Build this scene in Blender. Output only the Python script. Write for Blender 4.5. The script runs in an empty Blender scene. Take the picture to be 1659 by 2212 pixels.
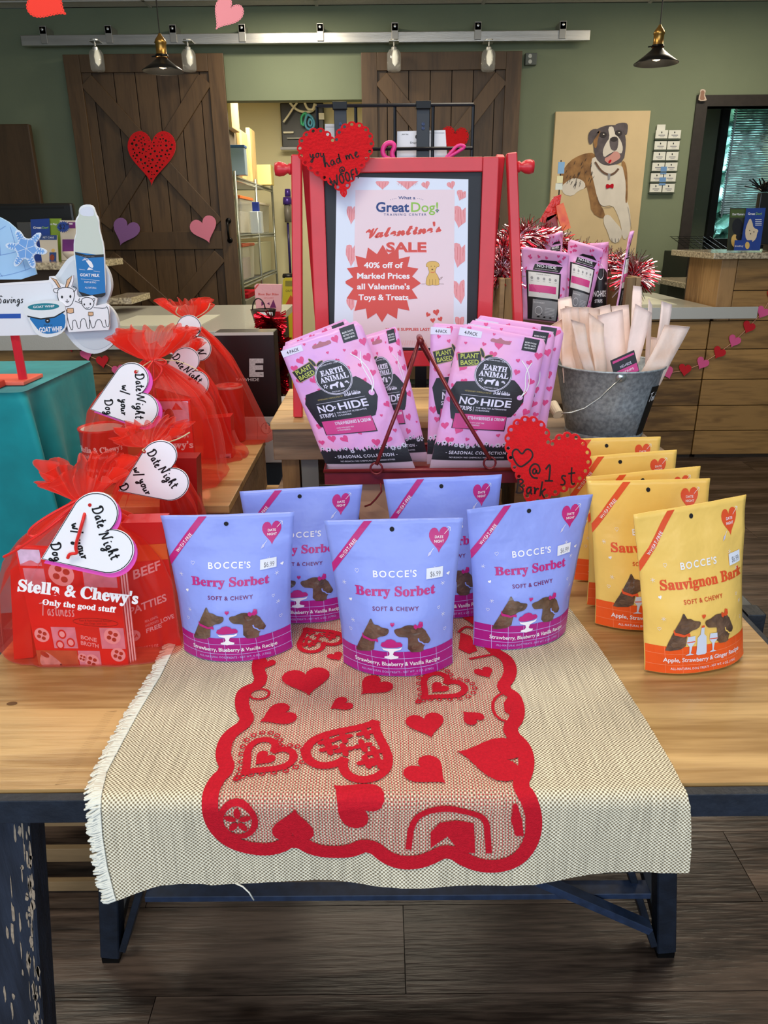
import bpy, bmesh, math, random
from mathutils import Vector, Matrix, noise
from mathutils.geometry import tessellate_polygon
PI = math.pi
sc = bpy.context.scene
COL = sc.collection
# ------------------------------------------------------------------ camera
F_PX, CX, CY = 1600.0, 829.5, 1106.0
TILT = math.radians(21.0)
ROLL = math.radians(-0.55)
CAM = Vector((0.0, 0.0, 1.25))
cd = bpy.data.cameras.new('camera')
cam = bpy.data.objects.new('camera', cd)
COL.objects.link(cam)
cam.location = CAM
CROT = Matrix.Rotation(PI/2 - TILT, 3, 'X') @ Matrix.Rotation(ROLL, 3, 'Z')
cam.rotation_euler = CROT.to_euler()
cd.sensor_fit = 'HORIZONTAL'
cd.sensor_width = 36.0
cd.lens = F_PX/1659.0*36.0
cd.clip_start = 0.02
cd.clip_end = 60
sc.camera = cam
# ------------------------------------------------------------------ view, world
sc.view_settings.view_transform = 'Standard'
sc.view_settings.look = 'None'
sc.view_settings.gamma = 1.0
sc.view_settings.use_curve_mapping = False
sc.view_settings.exposure = 0.0
sc.cycles.transparent_max_bounces = 32
sc.cycles.max_bounces = 8
w = bpy.data.worlds.new('world'); sc.world = w
w.use_nodes = True
w.node_tree.nodes['Background'].inputs[0].default_value = (0.62, 0.78, 1.0, 1)
w.node_tree.nodes['Background'].inputs[1].default_value = 1.0
# ------------------------------------------------------------------ lights
def area(name, loc, rot, sx, sy, power, col):
    l = bpy.data.lights.new(name, 'AREA'); l.shape = 'RECTANGLE'; l.size = sx; l.size_y = sy
    l.energy = power; l.color = col
    o = bpy.data.objects.new(name, l); COL.objects.link(o); o.location = loc; o.rotation_euler = rot
    return o
WARM = (1.0, 0.88, 0.69); COOL = (0.77, 0.88, 1.0)
area('ceiling_panel_light', (-0.5, -0.3, 2.72), (0, 0, 0), 1.2, 0.6, 32, WARM)
area('ceiling_panel_light', (0.75, 1.7, 2.72), (0, 0, 0), 1.2, 0.6, 28, WARM)
area('ceiling_panel_light', (-1.3, 2.2, 2.72), (0, 0, 0), 1.2, 0.6, 20, WARM)
area('ceiling_panel_light', (2.3, 5.1, 2.72), (0, 0, 0), 1.0, 0.4, 30, WARM)
area('ceiling_panel_light', (-0.62, 5.55, 2.72), (0, 0, 0), 0.4, 0.3, 22, WARM)
area('ceiling_panel_light', (0.2, 3.6, 2.72), (0, 0, 0), 1.2, 0.6, 20, WARM)
area('storefront_window_light', (0.3, -2.6, 1.75), (PI/2, 0, 0), 4.5, 2.0, 74, COOL)
area('storage_room_light', (-0.9, 7.3, 2.55), (0, 0, 0), 1.0, 0.6, 78, (1.0, 0.92, 0.74))
# ------------------------------------------------------------------ picture-to-plane measuring helpers
def ray(x, y):
    return CROT @ Vector(((x-CX)/F_PX, (CY-y)/F_PX, -1.0))
def at(x, y, Y):            # point on the upright plane at depth Y
    d = ray(x, y); return CAM + d*(Y/d.y)
def on(x, y, z):            # point on the level plane at height z
    d = ray(x, y); return CAM + d*((z-CAM.z)/d.z)
TZ = 0.75
# ------------------------------------------------------------------ materials
def s2l(c):
    return tuple(((v/255.0)/12.92 if v/255.0 <= 0.04045 else ((v/255.0+0.055)/1.055)**2.4) for v in c)
MATS = {}
def mat(name, rgb, rough=0.55, metal=0.0, noise_amt=0.0, noise_scale=20.0, bump=0.0, bump_scale=60.0, stretch=(1, 1, 1),
        emit=None, emit_s=0.0, trans=0.0, alpha=1.0, coat=0.0, rgb2=None, sheen=0.0, sss=0.0, ior=1.45, coord='Object', spec=None):
    if name in MATS: return MATS[name]
    m = bpy.data.materials.new(name); m.use_nodes = True
    nt = m.node_tree; b = nt.nodes['Principled BSDF']
    c = s2l(rgb)
    b.inputs['Base Color'].default_value = (*c, 1)
    b.inputs['Roughness'].default_value = rough
    b.inputs['Metallic'].default_value = metal
    b.inputs['Transmission Weight'].default_value = trans
    b.inputs['Alpha'].default_value = alpha
    b.inputs['Coat Weight'].default_value = coat
    b.inputs['IOR'].default_value = ior
    if sheen: b.inputs['Sheen Weight'].default_value = sheen
    if spec is not None: b.inputs['Specular IOR Level'].default_value = spec
    if emit: b.inputs['Emission Color'].default_value = (*s2l(emit), 1); b.inputs['Emission Strength'].default_value = emit_s
    tc = nt.nodes.new('ShaderNodeTexCoord'); mp = nt.nodes.new('ShaderNodeMapping')
    nt.links.new(tc.outputs[coord], mp.inputs[0]); mp.inputs['Scale'].default_value = stretch
    if noise_amt > 0 or rgb2:
        n = nt.nodes.new('ShaderNodeTexNoise'); n.inputs['Scale'].default_value = noise_scale; n.inputs['Detail'].default_value = 5
        nt.links.new(mp.outputs[0], n.inputs[0])
        r = nt.nodes.new('ShaderNodeValToRGB')
        c2 = s2l(rgb2) if rgb2 else tuple(min(1, v*(1+noise_amt)) for v in c)
        c1 = c if rgb2 else tuple(v*(1-noise_amt) for v in c)
        r.color_ramp.elements[0].position = 0.35; r.color_ramp.elements[1].position = 0.65
        r.color_ramp.elements[0].color = (*c1, 1); r.color_ramp.elements[1].color = (*c2, 1)
        nt.links.new(n.outputs[0], r.inputs[0]); nt.links.new(r.outputs[0], b.inputs['Base Color'])
    if bump > 0:
        n = nt.nodes.new('ShaderNodeTexNoise'); n.inputs['Scale'].default_value = bump_scale; n.inputs['Detail'].default_value = 3
        nt.links.new(mp.outputs[0], n.inputs[0])
        bu = nt.nodes.new('ShaderNodeBump'); bu.inputs['Strength'].default_value = bump; bu.inputs['Distance'].default_value = 0.01
        nt.links.new(n.outputs[0], bu.inputs['Height']); nt.links.new(bu.outputs[0], b.inputs['Normal'])
    MATS[name] = m; return m
def wood(name, rgb, rgb2, scale=6.0, stretch=(0.12, 1, 1), rough=0.5, dark=None, knots=True, bump=0.15, coat=0.0, ring=1.0):
    """wood grain: stretched noise bands, fine fibre and per-board tone"""
    if name in MATS: return MATS[name]
    m = bpy.data.materials.new(name); m.use_nodes = True
    nt = m.node_tree; b = nt.nodes['Principled BSDF']; N = nt.nodes; L = nt.links
    b.inputs['Roughness'].default_value = rough; b.inputs['Coat Weight'].default_value = coat
    tc = N.new('ShaderNodeTexCoord'); mp = N.new('ShaderNodeMapping'); mp.inputs['Scale'].default_value = stretch
    oi = N.new('ShaderNodeObjectInfo'); ad = N.new('ShaderNodeVectorMath'); ad.operation = 'ADD'
    mu = N.new('ShaderNodeMath'); mu.operation = 'MULTIPLY'; mu.inputs[1].default_value = 37.0
    L.new(oi.outputs['Random'], mu.inputs[0]); L.new(tc.outputs['Object'], mp.inputs[0])
    L.new(mp.outputs[0], ad.inputs[0]); L.new(mu.outputs[0], ad.inputs[1])
    n1 = N.new('ShaderNodeTexNoise'); n1.inputs['Scale'].default_value = scale; n1.inputs['Detail'].default_value = 6; n1.inputs['Distortion'].default_value = 0.6*ring
    n2 = N.new('ShaderNodeTexNoise'); n2.inputs['Scale'].default_value = scale*12; n2.inputs['Detail'].default_value = 4
    L.new(ad.outputs[0], n1.inputs[0]); L.new(ad.outputs[0], n2.inputs[0])
    wv = N.new('ShaderNodeMath'); wv.operation = 'MULTIPLY_ADD'; wv.inputs[1].default_value = 14*ring; wv.inputs[2].default_value = 0
    L.new(n1.outputs[0], wv.inputs[0])
    sn = N.new('ShaderNodeMath'); sn.operation = 'SINE'; L.new(wv.outputs[0], sn.inputs[0])
    a2 = N.new('ShaderNodeMath'); a2.operation = 'MULTIPLY_ADD'; a2.inputs[1].default_value = 0.22; a2.inputs[2].default_value = 0.1
    L.new(sn.outputs[0], a2.inputs[0])
    a3 = N.new('ShaderNodeMath'); a3.operation = 'ADD'; L.new(a2.outputs[0], a3.inputs[0])
    a4 = N.new('ShaderNodeMath'); a4.operation = 'MULTIPLY'; a4.inputs[1].default_value = 0.85; L.new(n2.outputs[0], a4.inputs[0]); L.new(a4.outputs[0], a3.inputs[1])
    r = N.new('ShaderNodeValToRGB'); r.color_ramp.elements[0].position = 0.25; r.color_ramp.elements[1].position = 0.75
    r.color_ramp.elements[0].color = (*s2l(rgb), 1); r.color_ramp.elements[1].color = (*s2l(rgb2), 1)
    L.new(a3.outputs[0], r.inputs[0])
    hs = N.new('ShaderNodeHueSaturation'); L.new(r.outputs[0], hs.inputs['Color'])
    rv = N.new('ShaderNodeMapRange'); rv.inputs['To Min'].default_value = 0.82; rv.inputs['To Max'].default_value = 1.14
    L.new(oi.outputs['Random'], rv.inputs[0]); L.new(rv.outputs[0], hs.inputs['Value'])
    last = hs.outputs[0]
    if knots:
        vo = N.new('ShaderNodeTexVoronoi'); vo.inputs['Scale'].default_value = 5.5; vo.inputs['Randomness'].default_value = 1
        m2 = N.new('ShaderNodeMapping'); m2.inputs['Scale'].default_value = tuple(0.45+0.55*s for s in stretch)
        L.new(tc.outputs['Object'], m2.inputs[0]); a5 = N.new('ShaderNodeVectorMath'); L.new(m2.outputs[0], a5.inputs[0]); L.new(mu.outputs[0], a5.inputs[1])
        L.new(a5.outputs[0], vo.inputs[0])
        kr = N.new('ShaderNodeValToRGB'); kr.color_ramp.elements[0].position = 0.03; kr.color_ramp.elements[1].position = 0.13
        kr.color_ramp.elements[0].color = (0.22, 0.16, 0.12, 1); kr.color_ramp.elements[1].color = (1, 1, 1, 1)
        L.new(vo.outputs['Distance'], kr.inputs[0])
        mx = N.new('ShaderNodeMix'); mx.data_type = 'RGBA'; mx.blend_type = 'MULTIPLY'; mx.inputs[0].default_value = 0.8
        L.new(last, mx.inputs[6]); L.new(kr.outputs[0], mx.inputs[7]); last = mx.outputs[2]
    L.new(last, b.inputs['Base Color'])
    bu = N.new('ShaderNodeBump'); bu.inputs['Strength'].default_value = bump; bu.inputs['Distance'].default_value = 0.004
    L.new(a3.outputs[0], bu.inputs['Height']); L.new(bu.outputs[0], b.inputs['Normal'])
    MATS[name] = m; return m
# ------------------------------------------------------------------ object helpers
def link(o, parent=None):
    COL.objects.link(o)
    if parent is not None: o.parent = parent
    return o
def tag(o, label=None, cat=None, group=None, kind=None):
    if label: o['label'] = label
    if cat: o['category'] = cat
    if group: o['group'] = group
    if kind: o['kind'] = kind
    return o
def thing(name, label, cat, loc=(0, 0, 0), rz=0.0, group=None):
    o = bpy.data.objects.new(name, None); o.empty_display_size = 0.02
    link(o); o.location = loc; o.rotation_euler = (0, 0, rz)
    return tag(o, label, cat, group)
def obj(name, bm, m, parent=None, smooth=False, local=True):
    """link a bmesh as one object; with a parent, the mesh (built in world space) is moved into the parent's frame"""
    me = bpy.data.meshes.new(name)
    if isinstance(bm, bmesh.types.BMesh):
        bm.to_mesh(me); bm.free()
    else:
        me.from_pydata(bm[0], [], bm[1])
    for x in (m if isinstance(m, (list, tuple)) else [m]): me.materials.append(x)
    if not isinstance(bm, bmesh.types.BMesh) and len(bm) > 2:
        me.polygons.foreach_set('material_index', bm[2])
    if smooth:
        me.polygons.foreach_set('use_smooth', [True]*len(me.polygons))
    o = bpy.data.objects.new(name, me); link(o, parent)
    if parent is not None and local:
        me.transform(wmat(parent).inverted())
    elif parent is None:
        recenter(o)
    return o
def wmat(p):
    M = p.matrix_basis.copy()
    while p.parent is not None:
        p = p.parent; M = p.matrix_basis @ M
    return M
def recenter(o):
    """put a stand-alone mesh's origin at the middle of its base"""
    vs = [v.co for v in o.data.vertices]
    if not vs: return
    c = Vector((sum((min(v[i] for v in vs), max(v[i] for v in vs)))/2 for i in range(3))); c.z = min(v.z for v in vs)
    o.data.transform(Matrix.Translation(-c)); o.location = c
def NB(): return bmesh.new()
def box(bm, x0, x1, y0, y1, z0, z1, bev=0.0):
    r = bmesh.ops.create_cube(bm, size=1.0)
    for v in r['verts']:
        v.co = Vector(((x0+x1)/2+v.co.x*(x1-x0), (y0+y1)/2+v.co.y*(y1-y0), (z0+z1)/2+v.co.z*(z1-z0)))
    if bev > 0:
        es = {e for v in r['verts'] for e in v.link_edges}
        bmesh.ops.bevel(bm, geom=list(es), offset=bev, segments=2, affect='EDGES', profile=0.6)
    return bm
def obox(bm, a, b, wx, wy, up=Vector((0, 1, 0)), bev=0.0):
    """bar from a to b with section wx (sideways) by wy (along up)"""
    a = Vector(a); b = Vector(b); d = (b-a); L = d.length; d.normalize()
    u = (up - d*up.dot(d)).normalized(); s = d.cross(u)
    vs = []
    for t in (0, L):
        for i, j in ((-1, -1), (1, -1), (1, 1), (-1, 1)):
            vs.append(bm.verts.new(a + d*t + s*(i*wx/2) + u*(j*wy/2)))
    fs = [(0, 1, 2, 3), (7, 6, 5, 4), (0, 4, 5, 1), (1, 5, 6, 2), (2, 6, 7, 3), (3, 7, 4, 0)]
    for f in fs: bm.faces.new([vs[i] for i in f])
    if bev > 0:
        es = {e for v in vs for e in v.link_edges}
        bmesh.ops.bevel(bm, geom=list(es), offset=bev, segments=1, affect='EDGES')
    return bm
def tube(bm, pts, r, n=8, closed=False, caps=True):
    pts = [Vector(p) for p in pts]; rings = []; k = len(pts)
    rad = r if isinstance(r, (list, tuple)) else [r]*k
    nrm = None
    for i, p in enumerate(pts):
        if closed: d = pts[(i+1) % k]-pts[i-1]
        else: d = pts[min(i+1, k-1)]-pts[max(i-1, 0)]
        if d.length < 1e-9: d = Vector((0, 0, 1))
        d.normalize()
        if nrm is None:
            nrm = d.orthogonal().normalized()
        nrm = (nrm - d*nrm.dot(d))
        nrm = nrm.normalized() if nrm.length > 1e-6 else d.orthogonal().normalized()
        b = d.cross(nrm)
        rings.append([bm.verts.new(p + (nrm*math.cos(2*PI*j/n)+b*math.sin(2*PI*j/n))*rad[i]) for j in range(n)])
    for i in range(k if closed else k-1):
        A, B = rings[i], rings[(i+1) % k]
        for j in range(n): bm.faces.new((A[j], A[(j+1) % n], B[(j+1) % n], B[j]))
    if caps and not closed:
        bm.faces.new(rings[0][::-1]); bm.faces.new(rings[-1])
    return bm
def lathe(bm, prof, c, n=24, axis='Z'):
    c = Vector(c); rings = []
    for r, h in prof:
        ring = []
        for j in range(n):
            a = 2*PI*j/n
            v = Vector((r*math.cos(a), r*math.sin(a), h))
            if axis == 'X': v = Vector((h, r*math.cos(a), r*math.sin(a)))
            if axis == 'Y': v = Vector((r*math.cos(a), h, r*math.sin(a)))
            ring.append(bm.verts.new(c+v))
        rings.append(ring)
    for i in range(len(rings)-1):
        A, B = rings[i], rings[i+1]
        for j in range(n): bm.faces.new((A[j], A[(j+1) % n], B[(j+1) % n], B[j]))
    return bm
def smoothpts(p, it=2, closed=False):
    for _ in range(it):
        q = []
        n = len(p)
        if not closed: q.append(p[0])
        for i in range(n if closed else n-1):
            a, b = p[i], p[(i+1) % n]
            q.append(tuple(a[k]*0.75+b[k]*0.25 for k in range(len(a))))
            q.append(tuple(a[k]*0.25+b[k]*0.75 for k in range(len(a))))
        if not closed: q.append(p[-1])
        p = q
    return p
# ------------------------------------------------------------------ flat outlines, lettering
_tc = {}
BOLD_SERIF = {}
def style(s, kind):
    """swap letters for their serif / script twins of the built-in typeface"""
    if not kind: return s
    up, lo = {'serif': (0x1D400, 0x1D41A), 'script': (0x1D4D0, 0x1D4EA), 'sans': (0x1D5D4, 0x1D5EE), 'italic': (0x1D468, 0x1D482)}[kind]
    out = ''
    for ch in s:
        if 'A' <= ch <= 'Z': out += chr(up+ord(ch)-65)
        elif 'a' <= ch <= 'z': out += chr(lo+ord(ch)-97)
        else: out += ch
    return out
_gl = {}
CHARS = {None: "ABCDEFGHIJKLMNOPQRSTUVWXYZabcdefghijklmnopqrstuvwxyz0123456789&%.,'!$@/-+:()?",
         'serif': "BerySobtauvignkSlClhOfdwcAEHIMLRTN",
         'script': "VTalentisfrboh"}
def glyphs(kind, bold):
    """outlines and advance widths of the built-in typeface, read once per style; each line holds one letter and a dot"""
    key = (kind, bold)
    if key in _gl: return _gl[key]
    G = dict(glyphs(None, bold)) if kind else {}
    chars = sorted(set(CHARS[kind]))
    def grab(lines, off):
        c = bpy.data.curves.new('t', 'FONT'); c.size = 1.0; c.offset = off; c.resolution_u = 3; c.fill_mode = 'FRONT'
        c.body = '\n'.join(lines); c.space_line = 4.0
        o = bpy.data.objects.new('t', c); me = bpy.data.meshes.new_from_object(o)
        vs = [(v.co.x, v.co.y) for v in me.vertices]; fs = [tuple(p.vertices) for p in me.polygons]
        bpy.data.objects.remove(o); bpy.data.curves.remove(c); bpy.data.meshes.remove(me)
        return vs, fs
    dv, _ = grab(['.', '.'], bold)
    ys = sorted(v[1] for v in dv); pitch = ys[-1]-ys[len(ys)//2-1]
    d0, d1 = min(v[0] for v in dv), max(v[0] for v in dv)
    V, Fc = grab([style(ch, kind)+'.' for ch in chars], bold)
    row = [int(round((-v[1]+0.25)/pitch)) for v in V]
    xm = {}
    for v, r in zip(V, row): xm[r] = max(xm.get(r, -9), v[0])
    out = {i: ({}, [], []) for i in range(len(chars))}
    for f in Fc:
        r = row[f[0]]
        if r not in out: continue
        if min(V[a][0] for a in f) >= xm[r]-(d1-d0)-0.004 and max(V[a][1] for a in f)+r*pitch < 0.25: continue
        idx, vs, ff = out[r]; g = []
        for a in f:
            if a not in idx: idx[a] = len(vs); vs.append((V[a][0], V[a][1]+r*pitch))
            g.append(idx[a])
        ff.append(tuple(g))
    for i, ch in enumerate(chars): G[ch] = (out[i][1], out[i][2], xm.get(i, 0.5)-d1)
    G['.'] = (G['.'][0], G['.'][1], 0.25) if '.' in G else G[chars[0]]
    if kind is None:
        n = len(dv)//2; vs = [v for v in dv if v[1] > -pitch/2]
        c = sum(v[0] for v in vs)/n, sum(v[1] for v in vs)/n; r = (d1-d0)/2
        G['.'] = ([(c[0]+r*math.cos(k*PI/4), c[1]+r*math.sin(k*PI/4)) for k in range(8)], [tuple(range(8))], 0.25)
    G[' '] = ([], [], 0.27)
    _gl[key] = G
    return G
def text2d(s, bold=0.0, kind=None, space=1.0):
    """2-D triangulated lettering, cap height about 0.73, starting at x=0; returns verts, faces, (x0,x1)"""
    if kind == 'sans': kind = None; bold += 0.014
    key = (s, bold, kind, space)
    if key in _tc: return _tc[key]
    G = glyphs(kind, bold); x = 0.0; V = []; Fc = []
    for ch in s:
        vs, fs, ad = G.get(ch, G['.'])
        k = len(V); V += [(a+x, b) for a, b in vs]; Fc += [tuple(q+k for q in f) for f in fs]
        x += ad*space + (space-1.0)*0.25
    xs = [v[0] for v in V] or [0, 1]
    _tc[key] = (V, Fc, (min(xs), max(xs)))
    return _tc[key]
def heart_pts(n=40, fat=1.0):
    """unit heart, width about 1, tip down at y=-0.5, lobes up"""
    out = []
    for i in range(n):
        t = 2*PI*i/n
        x = 16*math.sin(t)**3; y = 13*math.cos(t)-5*math.cos(2*t)-2*math.cos(3*t)-math.cos(4*t)
        out.append((x/32.0, (y+2.5)/29.0*fat))
    return out
def vheart(n=16):
    out = [(0.0, -0.5)]
    for i in range(n+1): a = math.radians(-32+(165+32)*i/n); out.append((0.245+0.262*math.cos(a), 0.235+0.265*math.sin(a)))
    return out+[(0.0, 0.27)]+[(-x, y) for x, y in out[:0:-1]]
def xf(pts, cx, cy, sx, sy=None, rot=0.0):
    sy = sx if sy is None else sy
    c, s = math.cos(rot), math.sin(rot)
    return [(cx+(p[0]*sx)*c-(p[1]*sy)*s, cy+(p[0]*sx)*s+(p[1]*sy)*c) for p in pts]
def ellipse(cx, cy, rx, ry=None, n=20, rot=0.0):
    return xf([(math.cos(2*PI*i/n), math.sin(2*PI*i/n)) for i in range(n)], cx, cy, rx, ry, rot)
class Print:
    """flat print laid on a surface: M(u, v, lift) gives the point; everything becomes one thin mesh with its own colours"""
    def __init__(s, M, L=0.02, base=0.0003, step=0.00012):
        s.M = M; s.L = L; s.base = base; s.step = step; s.v = []; s.f = []; s.mi = []; s.mats = []; s.uv = []
    def _m(s, m):
        if m not in s.mats: s.mats.append(m)
        return s.mats.index(m)
    def tris(s, vs, fs, m, layer=1):
        L = s.L; vs = [tuple(v) for v in vs]; mids = {}
        tri = []
        for f in fs:
            for k in range(1, len(f)-1): tri.append((f[0], f[k], f[k+1]))
        out = []
        stack = tri
        while stack:
            a, b, c = stack.pop()
            e = [((vs[p][0]-vs[q][0])**2+(vs[p][1]-vs[q][1])**2, p, q) for p, q in ((a, b), (b, c), (c, a))]
            mx = max(e)
            if mx[0] <= L*L: out.append((a, b, c)); continue
            i = e.index(mx); p, q = mx[1], mx[2]; o_ = (c, a, b)[i]
            kx = (min(p, q), max(p, q))
            if kx not in mids:
                mids[kx] = len(vs); vs.append(((vs[p][0]+vs[q][0])/2, (vs[p][1]+vs[q][1])/2))
            mm = mids[kx]; stack.append((p, mm, o_)); stack.append((mm, q, o_))
        off = s.base+s.step*layer; k0 = len(s.v); k = s._m(m)
        s.v += [tuple(s.M(x, y, off)) for x, y in vs]; s.uv += vs
        s.f += [(a+k0, b+k0, c+k0) for a, b, c in out]; s.mi += [k]*len(out)
    def poly(s, pts, m, layer=1):
        t = tessellate_polygon([[Vector((p[0], p[1], 0)) for p in pts]])
        s.tris(pts, t, m, layer)
    def rect(s, x0, y0, x1, y1, m, layer=1): s.poly([(x0, y0), (x1, y0), (x1, y1), (x0, y1)], m, layer)
    def text(s, t, x, y, h, m, layer=2, align='c', rot=0.0, bold=0.0, kind=None, space=1.0, width=None, asp=1.0, arc=0.0):
        """cap height h at baseline (x, y); asp = unit-x per unit-y correction; width fits the line"""
        vs, fs, (a, b) = text2d(t, bold, kind, space)
        k = h/0.73; kx = k*asp
        if width: kx = width/max(1e-6, b-a)
        ox = {'c': (a+b)/2, 'l': a, 'r': b}[align]
        c, sn = math.cos(rot), math.sin(rot); out = []
        for vx, vy in vs:
            X = (vx-ox)*kx; Yv = vy*k
            if arc: Yv += arc*(X*X)
            out.append((x+X*c-Yv*sn*asp, y+X*sn/asp+Yv*c))
        s.tris(out, fs, m, layer)
    def stroke(s, pts, wd, m, layer=2, closed=False, sm=2, asp=1.0):
        """pen line of width wd"""
        p = smoothpts(list(pts), sm, closed) if sm else list(pts)
        n = len(p); V = []; Fc = []
        for i in range(n):
            a = p[(i-1) % n] if closed else p[max(i-1, 0)]; b = p[(i+1) % n] if closed else p[min(i+1, n-1)]
            dx, dy = (b[0]-a[0])/asp, b[1]-a[1]; l = math.hypot(dx, dy) or 1
            nx, ny = -dy/l*wd/2*asp, dx/l*wd/2
            V += [(p[i][0]+nx, p[i][1]+ny), (p[i][0]-nx, p[i][1]-ny)]
        for i in range(n if closed else n-1):
            j = (i+1) % n
            Fc.append((2*i, 2*i+1, 2*j+1, 2*j))
        s.tris(V, Fc, m, layer)
    def build(s, name, parent=None, label=None):
        o = obj(name, (s.v, s.f, s.mi), s.mats, parent)
        ul = o.data.uv_layers.new(name='UVMap')
        for lp in o.data.loops: ul.data[lp.index].uv = s.uv[lp.vertex_index]
        if label: o['label'] = label
        return o
def plane_map(o, ux, uy, n):
    o, ux, uy, n = Vector(o), Vector(ux), Vector(uy), Vector(n).normalized()
    return lambda u, v, off=0.0: o+ux*u+uy*v+n*off
def front_map(Y, thick=0.0):
    """coordinates (x, minus y) in picture pixels measured on the upright plane at depth Y (flat upright thing facing the aisle)"""
    return lambda u, v, off=0.0: at(u, -v, Y)+Vector((0, -1, 0))*(thick+off)
def slab(pts, M, th, name, m, parent=None, holes=(), bev=0.0, smooth=False):
    """a flat sheet of real thickness th cut to an outline (with holes), laid on map M; front face lies at M(...,th)"""
    loops = [list(pts)]+[list(h) for h in holes]
    X = [p[0] for p in pts]; Yy = [p[1] for p in pts]; sc_ = max(max(X)-min(X), max(Yy)-min(Yy)) or 1.0
    def ar(l): return abs(sum(l[i][0]*l[(i+1) % len(l)][1]-l[(i+1) % len(l)][0]*l[i][1] for i in range(len(l)))/2)/sc_**2
    want = ar(loops[0])-sum(ar(l) for l in loops[1:])
    for att in range(40):       # the fill can fail on awkward vertex alignments: nudge and retry until the area is right
        rn_ = random.Random(att); e_ = 0.0 if att == 0 else 0.0015
        nz_ = [[((p[0]-X[0])/sc_+rn_.uniform(-e_, e_), (p[1]-Yy[0])/sc_+rn_.uniform(-e_, e_)) for p in l] for l in loops]
        an_ = rn_.uniform(0, 3); ca, sa_ = math.cos(an_), math.sin(an_)
        nz_ = [[(p[0]*ca-p[1]*sa_, p[0]*sa_+p[1]*ca) for p in l] for l in nz_]
        tri = tessellate_polygon([[Vector((p[0], p[1], 0)) for p in l] for l in nz_])
        fl_ = [p for l in nz_ for p in l]
        got = sum(abs((fl_[b][0]-fl_[a][0])*(fl_[c][1]-fl_[a][1])-(fl_[c][0]-fl_[a][0])*(fl_[b][1]-fl_[a][1]))/2 for a, b, c in tri)
        if abs(got-want) < 0.01*abs(want)+1e-4: break
    else: print('SLAB FILL POOR', name, got, want)
    flat = [p for l in loops for p in l]; n = len(flat)
    V = [tuple(M(p[0], p[1], th)) for p in flat]+[tuple(M(p[0], p[1], 0.0)) for p in flat]
    Fc = [tuple(t) for t in tri]+[(t[2]+n, t[1]+n, t[0]+n) for t in tri]
    k = 0
    for l in loops:
        for i in range(len(l)):
            a, b = k+i, k+(i+1) % len(l); Fc.append((a, b, b+n, a+n))
        k += len(l)
    bm = bmesh.new(); vv = [bm.verts.new(v) for v in V]
    for f in Fc:
        try: bm.faces.new([vv[i] for i in f])
        except ValueError: pass
    bmesh.ops.recalc_face_normals(bm, faces=bm.faces)
    return obj(name, bm, m, parent, smooth)
def copy_tree(o, parent=None):
    c = o.copy(); COL.objects.link(c)
    if parent is not None: c.parent = parent
    for ch in [x for x in COL.objects if x.parent == o]: copy_tree(ch, c)
    return c
def pdims(x0, y0, x1, y1, Y):
    """the upright rectangle at depth Y that the pixel box frames"""
    m = (y0+y1)/2; n = (x0+x1)/2
    return at(x0, m, Y).x, at(x1, m, Y).x, at(n, y1, Y).z, at(n, y0, Y).z
def pbox(bm, x0, y0, x1, y1, Y, depth, bev=0.0):
    a, b, c, d = pdims(x0, y0, x1, y1, Y)
    return box(bm, a, b, Y, Y+depth, c, d, bev)
def P2(pts): return [(x, -y) for x, y in pts]
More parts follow.
